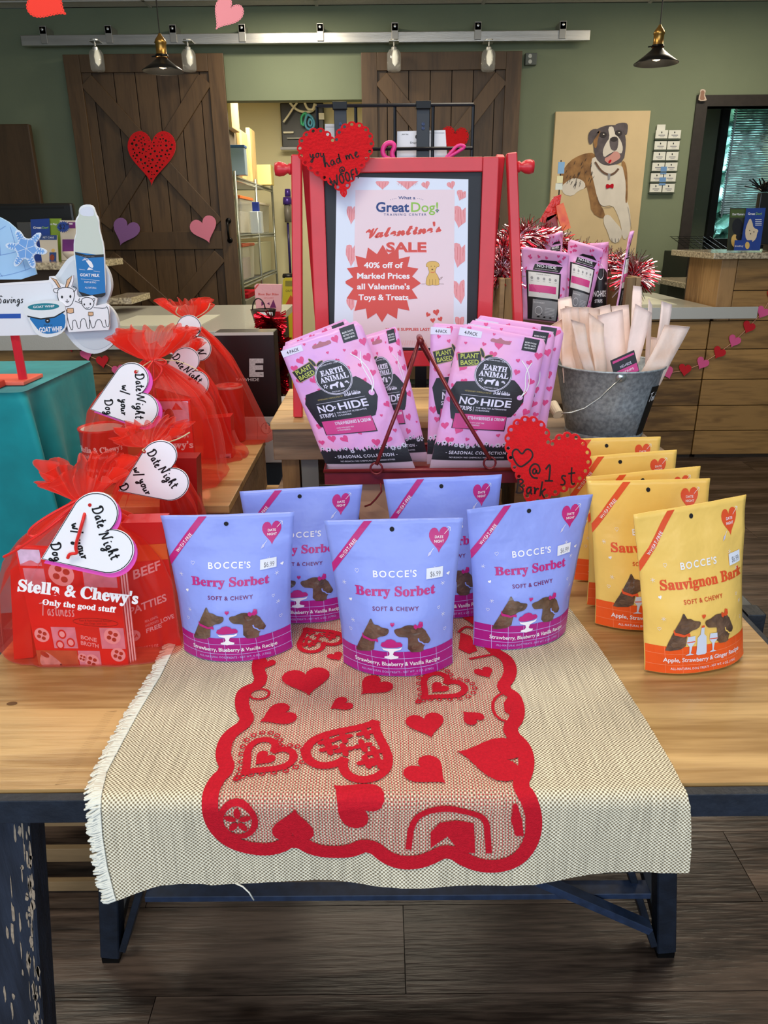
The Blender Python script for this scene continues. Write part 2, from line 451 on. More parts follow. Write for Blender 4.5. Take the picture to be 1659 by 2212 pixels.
# pen strokes for the handwritten words: x-height 0.5, capitals 1.0, each letter = (width, strokes)
HW = {
 'D': (.8, [[(.1, 1), (.12, .5), (.08, 0), (.02, .1), (.2, .02), (.55, .1), (.72, .5), (.5, .95), (.1, .98), (-.08, .8), (.1, .7)]]),
 'a': (.5, [[(.4, .45), (.2, .5), (.05, .25), (.15, .02), (.32, .12), (.4, .45), (.38, .1), (.5, .05)]]),
 't': (.38, [[(.2, .9), (.15, .3), (.2, .03), (.36, .1)], [(0, .58), (.38, .62)]]),
 'e': (.42, [[(.02, .2), (.2, .28), (.33, .4), (.2, .52), (.05, .3), (.1, .05), (.25, .0), (.4, .12)]]),
 'N': (.85, [[(.0, .0), (.12, .5), (.18, 1), (.3, .5), (.5, .02), (.58, .5), (.66, 1.0), (.8, 1.05)]]),
 'i': (.25, [[(.1, .5), (.08, .1), (.16, .02), (.26, .1)], [(.13, .72), (.14, .76), (.15, .72)]]),
 'g': (.5, [[(.38, .45), (.2, .5), (.05, .28), (.18, .05), (.34, .2), (.4, .48), (.38, -.2), (.22, -.45), (.06, -.3), (.25, -.1), (.5, .05)]]),
 'h': (.5, [[(.05, .1), (.22, .7), (.25, 1.0), (.12, .95), (.08, .4), (.07, 0), (.15, .35), (.3, .48), (.36, .2), (.4, .02), (.5, .08)]]),
 'w': (.65, [[(0, .48), (.08, .05), (.2, .05), (.28, .4), (.34, .05), (.46, .05), (.56, .48), (.66, .45)]]),
 '/': (.4, [[(.35, 1), (.0, -.25)]]),
 'y': (.5, [[(.02, .5), (.08, .12), (.22, .1), (.36, .5), (.34, .1), (.26, -.35), (.1, -.42), (.06, -.25), (.3, -.02), (.5, .1)]]),
 'o': (.45, [[(.25, .48), (.08, .4), (.05, .12), (.2, .0), (.36, .15), (.34, .42), (.22, .48), (.45, .4)]]),
 'u': (.48, [[(.04, .48), (.06, .1), (.18, .02), (.32, .15), (.36, .48), (.35, .08), (.48, .06)]]),
 'r': (.36, [[(.0, .45), (.08, .52), (.1, .3), (.1, .02), (.14, .35), (.24, .5), (.36, .46)]]),
 'd': (.5, [[(.38, .4), (.2, .5), (.05, .25), (.15, .02), (.32, .12), (.4, .5), (.42, 1.0), (.4, .1), (.48, .02)]]),
 'm': (.75, [[(.04, .5), (.06, .02), (.1, .35), (.22, .5), (.3, .3), (.3, .02), (.36, .38), (.48, .5), (.58, .3), (.6, .02), (.72, .05)]]),
 'Y': (.6, [[(.0, .95), (.1, .55), (.3, .5), (.45, .98), (.4, .4), (.25, -.1), (.05, -.25)]]),
 '@': (.85, [[(.5, .55), (.35, .6), (.25, .4), (.35, .25), (.5, .35), (.52, .58), (.55, .3), (.7, .3), (.78, .55), (.65, .85), (.35, .92), (.08, .65), (.08, .3), (.3, .02), (.62, .02)]]),
 'W': (.95, [[(.0, .95), (.15, .05), (.25, .1), (.45, .7), (.55, .1), (.65, .08), (.9, 1.0)]]),
 'O': (.65, [[(.3, .9), (.08, .7), (.06, .25), (.25, .0), (.5, .2), (.52, .7), (.35, .92), (.25, .88)]]),
 'F': (.55, [[(.5, .92), (.1, .9), (.1, .0)], [(.1, .5), (.42, .5)]]),
 '!': (.25, [[(.15, 1.0), (.12, .35)], [(.1, .06), (.12, .02), (.13, .06)]]),
 '1': (.6, [[(.05, .65), (.35, .98), (.3, .5), (.2, .02)], [(-.05, .03), (.45, .0)]]),
 's': (.4, [[(.34, .45), (.15, .5), (.1, .35), (.3, .2), (.25, .02), (.03, .04)]]),
 'B': (.65, [[(.12, .9), (.1, .0)], [(.0, .85), (.35, .95), (.5, .75), (.15, .5), (.5, .4), (.55, .12), (.3, -.02), (.02, .03)]]),
 'k': (.5, [[(.12, 1.0), (.08, .0)], [(.4, .55), (.12, .25), (.42, -.08)]]),
 'v': (.45, [[(.02, .48), (.14, .03), (.2, .05), (.32, .48), (.45, .44)]]),
 'n': (.5, [[(.04, .5), (.06, .02), (.1, .35), (.24, .5), (.34, .35), (.35, .05), (.5, .08)]]),
 'S': (.6, [[(.5, .8), (.38, .98), (.15, .9), (.12, .65), (.4, .45), (.42, .12), (.2, -.02), (.0, .12)]]),
 'T': (.7, [[(-.25, .9), (.3, .98), (.75, 1.05)], [(.3, .98), (.22, .5), (.15, .0)]]),
 'b': (.45, [[(.08, 1.0), (.06, .05), (.2, .0), (.36, .2), (.28, .45), (.08, .35)]]),
 'l': (.25, [[(.12, 1.0), (.08, .1), (.22, .02)]]),
 'G': (.65, [[(.5, .8), (.3, .95), (.05, .6), (.1, .15), (.35, .0), (.5, .2), (.5, .45), (.3, .42)]]),
 '.': (.2, [[(.06, .03), (.1, .06), (.12, .02)]]), 'Z': (.3, []), ' ': (.32, []),
}
def hand(P, s, x, y, h, m, wd, rot=0.0, layer=3, align='l', slant=0.12, space=1.0, asp=1.0):
    """write a handwritten line; h = height of a capital; returns nothing"""
    tot = sum(HW[c][0]+.06 for c in s)*space
    ox = -tot/2 if align == 'c' else (-tot if align == 'r' else 0)
    c_, s_ = math.cos(rot), math.sin(rot); px = ox
    for ch in s:
        wch, sts = HW[ch]
        for st in sts:
            pts = []
            for a, b in st:
                X = (px+a*space+b*slant)*h*asp; Yv = b*h
                pts.append((x+X*c_-Yv*s_*asp, y+X*s_/asp+Yv*c_))
            P.stroke(pts, wd, m, layer, sm=2, asp=asp)
        px += (wch+.06)*space
# ================================================================== the setting
random.seed(7)
GREEN = mat('wall_green', (124, 134, 108), 0.75, bump=0.06, bump_scale=220, noise_amt=0.03, noise_scale=3)
BEIGE = mat('storage_paint', (204, 196, 158), 0.7, bump=0.04, bump_scale=200)
CEIL = mat('ceiling_tile', (226, 220, 212), 0.9, noise_amt=0.05, noise_scale=60, bump=0.3, bump_scale=160)
GRIDW = mat('ceiling_grid', (206, 202, 194), 0.5)
DARKWOOD = wood('door_wood', (68, 49, 29), (92, 69, 43), 5, (1, 1, 0.12), 0.5, knots=False, bump=0.1)
TRIMD = mat('dark_trim', (50, 44, 40), 0.45, noise_amt=0.1, noise_scale=30)
FLOORW = wood('vinyl_plank', (42, 32, 27), (104, 86, 74), 12, (0.08, 1, 1), 0.3, knots=True, bump=0.3, ring=0.8)
BW = 6.3
def struct(name, bm, m, parent=None, **k):
    o = obj(name, bm, m, parent, **k)
    o['kind'] = 'structure'; return o
# floor: base slab with the vinyl planks laid on it
floor = struct('floor', box(NB(), -4.2, 4.2, -3.4, 9.6, -0.08, -0.006), mat('floor_joint', (24, 19, 17), 0.8))
PW, PL = 0.182, 1.22
row = 0; y = -0.55
xs = [0.0]
while y < 4.55:
    off = (row*0.53 % 1.0)*PL
    if row == 8: off = 0.43
    x = -3.2-off
    while x < 3.3:
        bm = box(NB(), x+0.0008, x+PL-0.0008, y+0.0008, y+PW-0.0008, -0.006, 0.0)
        c = Vector((x+PL/2, y+PW/2, 0))
        o = obj('plank', bm, FLOORW, floor)
        o.data.transform(Matrix.Translation(floor.location-c)); o.location = c-floor.location
        x += PL
    row += 1; y += PW
struct('floor', box(NB(), -4.2, 4.2, 4.56, 9.6, -0.006, 0.0), FLOORW)
struct('floor', box(NB(), -4.2, 4.2, -3.4, -0.56, -0.006, 0.0), FLOORW)
# back wall with the storage opening and the office opening
OX0, OX1, OZ = -1.19, -0.135, 2.15
WX0, WZ = 2.46, 2.08
bm = NB()
box(bm, -4.2, OX0, BW, BW+0.12, 0, 2.75); box(bm, OX0, OX1, BW, BW+0.12, OZ, 2.75)
box(bm, OX1, WX0, BW, BW+0.12, 0, 2.75); box(bm, WX0, 4.2, BW, BW+0.12, WZ, 2.75)
struct('wall_back', bm, GREEN)
struct('wall_left', box(NB(), -4.3, -4.2, -3.4, BW, 0, 2.75), GREEN)
struct('wall_right', box(NB(), 4.2, 4.3, -3.4, 9.6, 0, 2.75), GREEN)
# ceiling
ceil = struct('ceiling', box(NB(), -4.2, 4.2, -3.4, 9.6, 2.775, 2.85), mat('ceiling_void', (90, 88, 84), 0.9))
yy = BW-0.30
k = 0
ty = [(BW-0.17, BW)]
e = BW-0.17
while e > 2.6: ty.append((e-0.6, e)); e -= 0.6
for (a, b) in ty:
    x = -4.05
    while x < 4.0:
        o = obj('ceiling_panel', box(NB(), x+0.008, x+1.2-0.008, a+0.008, b-0.008, 2.752, 2.762), CEIL, ceil)
        x += 1.2
struct('ceiling', box(NB(), -4.2, 4.2, -3.4, e, 2.75, 2.765), CEIL)
bm = NB()
for (a, b) in ty: box(bm, -4.2, 4.2, a-0.011, a+0.011, 2.744, 2.753)
for i in range(8): box(bm, -4.061+1.2*i, -4.039+1.2*i, e, BW, 2.744, 2.7525)
o = obj('ceiling_grid', bm, GRIDW, ceil); o['kind'] = 'stuff'
struct('ceiling', box(NB(), -2.4, 4.2, BW+0.12, 9.6, 2.70, 2.74), CEIL)
# storage room behind
struct('wall_storage_back', box(NB(), -2.3, 1.2, 9.3, 9.42, 0, 2.7), BEIGE)
struct('wall_storage_left', box(NB(), -2.42, -2.3, BW+0.12, 9.42, 0, 2.7), BEIGE)
struct('wall_storage_right', box(NB(), 1.2, 1.32, BW+0.12, 9.42, 0, 2.7), BEIGE)
# office room behind the right-hand opening
struct('wall_office_back', box(NB(), 1.32, at(1549, 300, 7.9).x, 7.9, 8.0, 0, 2.7), GREEN)
struct('trim_1', box(NB(), WX0-0.085, WX0, BW-0.02, BW+0.13, 0, WZ+0.0), TRIMD)
struct('trim_2', box(NB(), WX0-0.085, 4.2, BW-0.02, BW+0.13, WZ, WZ+0.075), TRIMD)
# office window with its blind
wx0 = at(1549, 300, 7.9).x; wx1 = 4.15; wz0 = at(1600, 515, 7.9).z; wz1 = at(1600, 226, 7.9).z
win = struct('window_1', box(NB(), wx0, wx0+0.07, 7.84, 8.0, wz0-0.05, wz1+0.08), mat('window_frame_dark', (26, 26, 28), 0.4))
bm = NB(); box(bm, wx0, wx1, 7.84, 8.0, wz0-0.09, wz0-0.0); box(bm, wx0, wx1, 7.84, 8.0, wz1, wz1+0.1); box(bm, wx1-0.05, wx1, 7.84, 8.0, wz0, wz1)
obj('window_frame', bm, MATS['window_frame_dark'], win)
struct('wall_office_lower', box(NB(), wx0, 4.2, 7.9, 8.0, 0, wz0-0.09), GREEN)
struct('wall_office_upper', box(NB(), wx0, 4.2, 7.9, 8.0, wz1+0.1, 2.7), GREEN)
# leafy daylight outside the pane: a lit hedge behind the glass
m = bpy.data.materials.new('daylit_hedge'); m.use_nodes = True; nt = m.node_tree; b = nt.nodes['Principled BSDF']
tc = nt.nodes.new('ShaderNodeTexCoord'); n = nt.nodes.new('ShaderNodeTexNoise'); n.inputs['Scale'].default_value = 9; n.inputs['Detail'].default_value = 8
r = nt.nodes.new('ShaderNodeValToRGB'); r.color_ramp.elements[0].position = 0.38; r.color_ramp.elements[1].position = 0.66
r.color_ramp.elements[0].color = (0.01, 0.035, 0.035, 1); r.color_ramp.elements[1].color = (0.30, 0.62, 0.58, 1)
nt.links.new(tc.outputs['Object'], n.inputs[0]); nt.links.new(n.outputs[0], r.inputs[0]); nt.links.new(r.outputs[0], b.inputs['Base Color'])
bm = NB(); bmesh.ops.create_grid(bm, x_segments=60, y_segments=60, size=1.0)
for v in bm.verts:
    p = Vector((3.6+v.co.x*1.3, 9.0, 1.5+v.co.y*1.5)); p.y += 0.25*noise.noise(p*5)+0.12*noise.noise(p*17); v.co = p
hedge = obj('hedge', bm, m); tag(hedge, 'leafy green hedge outside the office window', 'hedge')
area('window_daylight', (3.5, 8.45, 2.55), (math.radians(-25), 0, 0), 1.6, 0.5, 150, (0.85, 0.95, 1.0))
obj('window_pane', box(NB(), wx0+0.07, wx1-0.05, 7.93, 7.936, wz0, wz1), mat('pane_glass', (235, 245, 245), 0.03, trans=1.0, ior=1.05), win)
bl = thing('window_blind', 'dark slatted blind half open in the office window', 'blind', ((wx0+wx1)/2, 7.82, wz0))
SL = mat('blind_slat', (60, 84, 82), 0.3)
nsl = 46
z0b = wz0+0.24
first = None
for i in range(nsl):
    z = z0b+(wz1-z0b)*i/nsl
    if first is None:
        bm = NB(); obox(bm, (wx0+0.085, 7.80, z-0.006), (wx1-0.06, 7.80, z-0.006), 0.0015, 0.026, up=Vector((0, 0.75, 0.66)))
        first = obj('slat', bm, SL, bl)
    else:
        c = first.copy(); COL.objects.link(c); c.parent = bl; c.location.z = z-z0b
bm = NB()
tube(bm, [(wx0+0.10, 7.785, wz0+0.2), (wx0+0.10, 7.785, wz1)], 0.007, 6)  # thin pale upright line near the left side of the blind
obj('upright_line', bm, mat('blind_pale_line', (205, 225, 235), 0.5), bl)
# ------------------------------------------------------------------ sliding barn doors
def barn_door(idx, x0, x1, ztop, inner0=None, inner1=None, mid=True, hide_low=0.06):
    Y = BW-0.07; w = x1-x0
    bm = box(NB(), x0+0.01, x1-0.01, Y, Y+0.045, hide_low, ztop-0.01)
    d = struct('door_%d' % idx, bm, mat('door_core', (34, 24, 16), 0.7))
    n = 7; fw = 0.115
    for i in range(n):
        a = x0+0.03+(w-0.06)*i/n; b = x0+0.03+(w-0.06)*(i+1)/n
        obj('plank', box(NB(), a+0.003, b-0.003, Y-0.012, Y, hide_low+0.02, ztop-0.02, 0.002), DARKWOOD, d)
    yf = Y-0.034
    for a, b in ((x0, x0+fw), (x1-fw, x1)):
        obj('stile', box(NB(), a, b, yf, Y-0.0125, hide_low, ztop, 0.003), DARKWOOD, d)
    zb = 1.17
    rails = [(ztop-fw, ztop), (hide_low, hide_low+fw)] + ([(zb-0.065, zb+0.065)] if mid else [])
    for a, b in rails:
        obj('rail', box(NB(), x0+fw+0.001, x1-fw-0.001, yf, Y-0.0125, a, b, 0.003), DARKWOOD, d)
    def brace(p, q, yy0):
        bm = NB(); obox(bm, (p[0], yy0, p[1]), (q[0], yy0, q[1]), 0.11, 0.02, up=Vector((0, 1, 0)), bev=0.002)
        obj('brace', bm, DARKWOOD, d)
    xa, xb = x0+fw+0.03, x1-fw-0.03
    if mid:
        t, m_ = ztop-fw-0.05, zb+0.065+0.05
        brace((xa, t), (xb, m_), Y-0.0231); 
        c = ((xa+xb)/2, (t+m_)/2)
        brace((xb, t), (c[0]+0.06, c[1]+0.03), Y-0.0232); brace((c[0]-0.06, c[1]-0.03), (xa, m_), Y-0.0232)
        t, m_ = zb-0.065-0.05, hide_low+fw+0.05
        brace((xa, t), (xb, m_), Y-0.0231)
        c = ((xa+xb)/2, (t+m_)/2)
        brace((xb, t), (c[0]+0.06, c[1]+0.03), Y-0.0232); brace((c[0]-0.06, c[1]-0.03), (xa, m_), Y-0.0232)
    return d
d1 = barn_door(1, -2.296, -1.135, 2.44)
d2 = barn_door(2, -0.135, 1.035, 2.435)
BLK = mat('black_iron', (18, 18, 19), 0.35, metal=0.6)
# pull handle on the left door
bm = NB(); hx, hz0, hz1 = at(495, 500, BW-0.11).x, at(495, 519, BW-0.11).z, at(495, 477, BW-0.11).z
tube(bm, [(hx, BW-0.105, hz0), (hx, BW-0.15, hz0+0.015), (hx, BW-0.155, (hz0+hz1)/2), (hx, BW-0.15, hz1-0.015), (hx, BW-0.105, hz1)], 0.009, 8)
for z in (hz0, hz1): lathe(bm, [(0.0, -0.012), (0.02, -0.01), (0.022, 0.0), (0.0, 0.001)], (hx, BW-0.105, z), 12, 'Y')
obj('door_handle', bm, BLK, d1, True)
# steel rail over both doors
STEEL = mat('brushed_steel', (188, 186, 180), 0.38, metal=0.85, noise_amt=0.1, noise_scale=40, stretch=(0.05, 1, 1), bump=0.1, bump_scale=300)
rx0, rx1 = at(45, 88, BW-0.13).x, at(1275, 75, BW-0.13).x
rz0, rz1 = at(660, 93, BW-0.13).z, at(660, 70, BW-0.13).z
rail = thing('door_rail', 'long brushed steel rail carrying both sliding barn doors', 'rail', ((rx0+rx1)/2, BW-0.1, rz0))
obj('track', box(NB(), rx0, rx1, BW-0.13, BW-0.09, rz0, rz1, 0.004), STEEL, rail)
bxs = [94, 235, 374, 523, 692, 853, 1032, 1215]
for px in bxs:
    X = at(px, 70, BW-0.13).x
    bm = NB(); box(bm, X-0.024, X+0.024, BW-0.142, BW-0.131, rz0+0.01, rz1+0.055, 0.003)
    box(bm, X-0.024, X+0.024, BW-0.142, BW, rz1+0.002, rz1+0.05, 0.002)
    obj('bracket', bm, mat('bracket_zinc', (168, 166, 160), 0.4, metal=0.6), rail)
    bm = NB(); lathe(bm, [(0.0, -0.012), (0.009, -0.01), (0.010, 0.0)], (X, BW-0.142, rz1+0.03), 8, 'Y')
    obj('bolt', bm, mat('bolt_zinc', (205, 203, 198), 0.3, metal=0.8), rail)
# glass jars hanging on strap hangers under the rail
JG = mat('jar_glass', (236, 240, 238), 0.06, trans=0.75, alpha=0.55, ior=1.3, coat=0.5)
jl = ['left glass jar hanging over the left barn door', 'glass jar hanging over the left barn door, right of the pendant lamp',
      'left glass jar hanging over the right barn door', 'right glass jar hanging over the right barn door']
for (px, l) in zip((209, 408, 851, 1055), jl):
    c = at(px, 128, BW-0.2); zt = at(px, 108, BW-0.2).z; zb_ = at(px, 154, BW-0.2).z
    t = thing('hanging_jar', l, 'jar', (c.x, BW-0.2, zb_), group='glass jars under the door rail')
    bm = NB(); lathe(bm, [(0.0, 0), (0.043, 0.0), (0.050, 0.012), (0.050, (zt-zb_)*0.82), (0.036, (zt-zb_))], (c.x, BW-0.2, zb_), 20)
    obj('glass', bm, JG, t, True)
    bm = NB(); lathe(bm, [(0.02, 0), (0.02, 0.02), (0.006, 0.03), (0.005, 0.06), (0.03, 0.062), (0.03, 0.068), (0.0, 0.069)], (c.x, BW-0.2, zt-0.005), 12)
    box(bm, c.x-0.035, c.x+0.035, BW-0.215, BW-0.11, zt+0.052, zt+0.06)
    obj('hanger', bm, mat('jar_hanger', (214, 214, 208), 0.3, metal=0.7), t)
    bm = NB(); lathe(bm, [(0.0, 0.0), (0.016, 0.02), (0.02, 0.06), (0.01, 0.1), (0.0, 0.11)], (c.x+0.006, BW-0.2, zb_+0.03), 12)
    obj('bulb', bm, mat('jar_bulb', (240, 240, 232), 0.2, emit=(255, 240, 205), emit_s=0.5), t, True)
# outlet box by the right door
c = at(1145, 127, BW)
t = thing('outlet_box', 'small grey outlet box on the green wall beside the right barn door', 'outlet', (c.x, BW, at(1145, 140, BW).z))
obj('cover', box(NB(), c.x-0.042, c.x+0.042, BW-0.05, BW, at(1145, 140, BW-.05).z, at(1145, 114, BW-.05).z, 0.004), mat('outlet_grey', (92, 98, 92), 0.5), t)
for yy_ in (121, 133):
    bm = NB(); p = at(1145, yy_, BW-0.05); lathe(bm, [(0.0, -0.004), (0.013, -0.003), (0.015, 0.001)], (p.x, BW-0.05, p.z), 12, 'Y')
    obj('socket', bm, mat('socket_pale', (196, 198, 190), 0.4), t)
# ------------------------------------------------------------------ counters
PLK = wood('counter_plank', (98, 70, 36), (166, 126, 72), 4.5, (0.12, 1, 1), 0.5, knots=True, bump=0.2)
POST = wood('counter_post', (120, 86, 50), (166, 128, 82), 4.5, (1, 1, 0.12), 0.5, knots=True, bump=0.2)
LAM = mat('counter_laminate', (196, 196, 184), 0.22, noise_amt=0.03, noise_scale=80, coat=0.2)
ALU = mat('counter_edge_metal', (204, 202, 196), 0.35, metal=0.35, bump=0.05, bump_scale=200)
GRAN = mat('granite', (214, 200, 172), 0.16, rgb2=(120, 108, 92), noise_scale=90, coat=0.4)
CF = 4.09
def plank_front(parent, x0, x1, Y, zs, m=PLK, joints=()):
    for z0, z1 in zip(zs[:-1], zs[1:]):
        cuts = [x0]+[j for j in joints if x0 < j < x1]+[x1]
        for a, b in zip(cuts[:-1], cuts[1:]):
            bm = box(NB(), a+0.0015, b-0.0015, Y-0.018, Y-0.0005, z0+0.002, z1-0.002, 0.003)
            o = obj('plank', bm, m, parent)
            c = Vector(((a+b)/2, Y, (z0+z1)/2))-parent.location; o.data.transform(Matrix.Translation(-c)); o.location = c
ct = thing('service_counter', 'long plank-fronted service counter behind the galvanized pails, laminate top with metal edge', 'counter', (1.4, CF, 0))
zs = [0.02, at(1500, 929, CF).z, at(1500, 875, CF).z, at(1500, 819, CF).z, at(1500, 754, CF).z, at(1500, 693, CF).z, 0.80]
obj('body', box(NB(), 0.55, 1.76, CF, 4.95, 0.0, 0.80), mat('counter_core', (52, 40, 30), 0.7), ct)
plank_front(ct, 0.56, 1.76, CF-0.001, zs)
zt = at(1500, 664, CF-0.05).z; zb_ = at(1500, 689, CF-0.05).z
obj('top', box(NB(), 0.5, 1.76, CF-0.048, 4.98, zt-0.03, zt), LAM, ct)
obj('metal_edge', box(NB(), 0.5, 1.99, CF-0.054, CF-0.0485, zb_, zt+0.001, 0.001), ALU, ct)
obj('white_mat', box(NB(), 0.95, 1.62, 4.2, 4.7, zt+0.0004, zt+0.002), mat('white_mat', (214, 214, 196), 0.4), ct)
rb = thing('raised_bar', 'tall plank-clad bar with granite top at the right end of the counter', 'bar', (3.0, CF, 0))
gz1 = at(1600, 546, CF-0.1).z; gz0 = at(1600, 560, CF-0.1).z
obj('body', box(NB(), 1.79, 4.19, CF, 4.55, 0, gz0), MATS['counter_core'], rb)
zs2 = [0.02]+zs[1:6]+[at(1620, 627, CF).z, gz0-0.002]
plank_front(rb, 1.86, 4.19, CF-0.001, zs2[5:], joints=(3.1,)); plank_front(rb, 1.764, 4.19, CF-0.001, zs2[:6], joints=(3.1,))
obj('corner_post', box(NB(), 1.775, 1.858, CF-0.022, 4.0+0.5, zs2[5]+0.002, gz0-0.002, 0.004), POST, rb)
obj('granite_top', box(NB(), 1.70, 4.19, CF-0.09, 4.6, gz0, gz1, 0.005), GRAN, rb)
# lower granite desk tucked behind the raised bar
dz = at(1530, 628, 4.75).z
t = thing('granite_desk', 'low granite desk end behind the raised bar, dark underneath', 'desk', (2.2, 5.0, 0))
obj('granite_top', box(NB(), 1.93, 3.4, 4.7, 5.5, dz, dz+0.035, 0.005), GRAN, t)
obj('cabinet', box(NB(), 2.02, 3.4, 4.76, 5.45, 0.0, dz-0.001), mat('cabinet_dark', (26, 24, 24), 0.5), t)
t2 = thing('computer_mouse', 'black computer mouse on the low granite desk', 'mouse', (0, 0, 0))
c = at(1535, 622, 4.85); c.z = dz+0.037
t2.location = c
bm = NB(); bmesh.ops.create_uvsphere(bm, u_segments=14, v_segments=8, radius=1.0)
for v in bm.verts: v.co = Vector((v.co.x*0.06, v.co.y*0.045, max(0, v.co.z)*0.035))
for v in bm.verts: v.co += c
obj('shell', bm, mat('mouse_black', (22, 22, 24), 0.25), t2, True)
bm = NB(); box(bm, c.x-0.004, c.x+0.004, c.y-0.043, c.y-0.02, c.z+0.022, c.z+0.034, 0.002)
obj('wheel', bm, mat('mouse_wheel', (120, 120, 122), 0.4), t2)
bm = NB(); c = on(1560, 628, dz+0.036); lathe(bm, [(0.0, 0), (0.033, 0.0), (0.038, 0.12), (0.035, 0.12), (0.031, 0.004), (0, 0.004)], c, 20)
o = obj('drinking_cup', bm, mat('mint_green', (136, 214, 186), 0.35), smooth=True); tag(o, 'mint green cup on the low granite desk beside the bar post', 'cup')
# left counter
LF = 3.42
lc = thing('service_counter', 'plank-fronted counter on the left below the brown barn door, laminate top with white mat', 'counter', (-1.6, LF, 0))
lz = 0.825
obj('body', box(NB(), -4.1, -0.565, LF, 4.55, 0, 0.79), MATS['counter_core'], lc)
plank_front(lc, -4.0, -0.58, LF-0.001, [0.02, 0.17, 0.325, 0.48, 0.635, 0.79], joints=(-1.9, -3.0))
obj('end_panel', box(NB(), -0.579, -0.56, LF-0.015, 4.55, 0.02, 0.79, 0.003), mat('counter_end', (66, 54, 42), 0.5), lc)
obj('top', box(NB(), -4.15, -0.53, LF-0.045, 4.6, lz-0.035, lz), LAM, lc)
obj('metal_edge', box(NB(), -4.15, -0.53, LF-0.052, LF-0.0455, lz-0.075, lz+0.001, 0.001), ALU, lc)
obj('white_mat', box(NB(), -1.3, -0.86, 3.6, 4.05, lz+0.0004, lz+0.002), MATS['white_mat'], lc)
obj('bracket', box(NB(), -0.80, -0.66, LF-0.075, LF-0.053, 0.56, lz-0.04, 0.003), mat('bracket_dark', (70, 66, 58), 0.5), lc)
bl_ = thing('raised_bar', 'tall bar with granite top at the left, holding brochures and a monitor', 'bar', (-2.6, 3.8, 0))
g1 = at(110, 567, 3.75).z; g0 = at(110, 583, 3.75).z
obj('granite_top', box(NB(), -4.1, -1.42, 3.75, 4.3, g0, g1, 0.005), GRAN, bl_)
obj('body', box(NB(), -4.05, -1.5, 3.83, 4.25, lz+0.001, g0-0.0005), mat('bar_body_brown', (60, 44, 32), 0.6), bl_)
c0 = at(283, 643, 4.15)
o = obj('granite_shelf', box(NB(), -1.49, c0.x, 4.15, 4.5, c0.z-0.035, c0.z, 0.004), GRAN); tag(o, 'small granite ledge poking out behind the white cloud sign', 'shelf')
# dark tall panel leaning at the far left
a, b, c_, d_ = pdims(-80, 268, 82, 520, 6.05)
o = obj('leaning_board', box(NB(), a, b, 6.05, 6.1, 0.0, d_, 0.01), wood('board_brown', (70, 52, 32), (88, 66, 42), 5, (1, 1, .1), 0.6, knots=False)); tag(o, 'tall plain brown board against the green wall at the far left', 'board')
# ================================================================== display table
NAVY = mat('painted_steel_navy', (25, 33, 46), 0.5, noise_amt=0.25, noise_scale=40, bump=0.1, bump_scale=120)
OAK = wood('oak_top', (150, 116, 70), (198, 164, 112), 13, (0.06, 1, 1), 0.32, knots=False, bump=0.12, coat=0.1, ring=1.3)
WORN = mat('worn_navy_paint', (24, 30, 42), 0.55, rgb2=(40, 48, 64), noise_scale=14, stretch=(6, 6, 0.7), bump=0.2, bump_scale=60)
tb = thing('display_table', 'light oak display table with dark blue steel frame and splayed legs', 'table', (0, 1.0, 0))
TX0, TX1, TY0, TY1 = -0.49, 0.49, 0.565, 1.47
yc = TY0+0.006
cuts = [TY0+0.004+(TY1-TY0-0.008)*i/7 for i in range(8)]
for a, b in zip(cuts[:-1], cuts[1:]):
    bm = box(NB(), TX0+0.003, TX1-0.003, a+0.0002, b-0.0002, 0.7265, TZ)
    o = obj('board', bm, OAK, tb)
    c = Vector((0, (a+b)/2, 0.74))-tb.location; o.data.transform(Matrix.Translation(-c)); o.location = c
bm = NB()
box(bm, TX0-0.004, TX1+0.004, TY0-0.008, TY0+0.003, TZ-0.030, TZ-0.003, 0.001)
obj('front_rail', bm, NAVY, tb)
bm = NB(); box(bm, TX0-0.004, TX1+0.004, TY1-0.003, TY1+0.008, TZ-0.030, TZ-0.003, 0.001); obj('back_rail', bm, NAVY, tb)
for x in (TX0, TX1):
    sx = 1 if x > 0 else -1
    obj('side_rail', box(NB(), x-0.003 if sx > 0 else x-0.008, x+0.008 if sx > 0 else x+0.003, TY0+0.004, TY1-0.004, TZ-0.030, TZ-0.003, 0.001), NAVY, tb)
def leg(x1, x0, Y, wx=0.034, m=NAVY, z1=TZ-0.031, lab=None):
    bm = NB(); obox(bm, (x1, Y, z1), (x0, Y, 0.012), wx, 0.034, up=Vector((0, 1, 0)), bev=0.002)
    o = obj('leg', bm, m, tb)
    bm = NB(); obox(bm, (x0, Y, 0.0115), (x0, Y, 0.0), wx*0.9, 0.031); obj('foot', bm, BLK, o)
    if lab: o['label'] = lab
    return o
lf = leg(-0.381, -0.470, 0.592, 0.058, WORN, lab='worn navy-painted leg with bare chipped patches')
leg(0.462, 0.548, 0.592, 0.034)
leg(-0.421, -0.507, 0.985); leg(0.421, 0.507, 0.985)
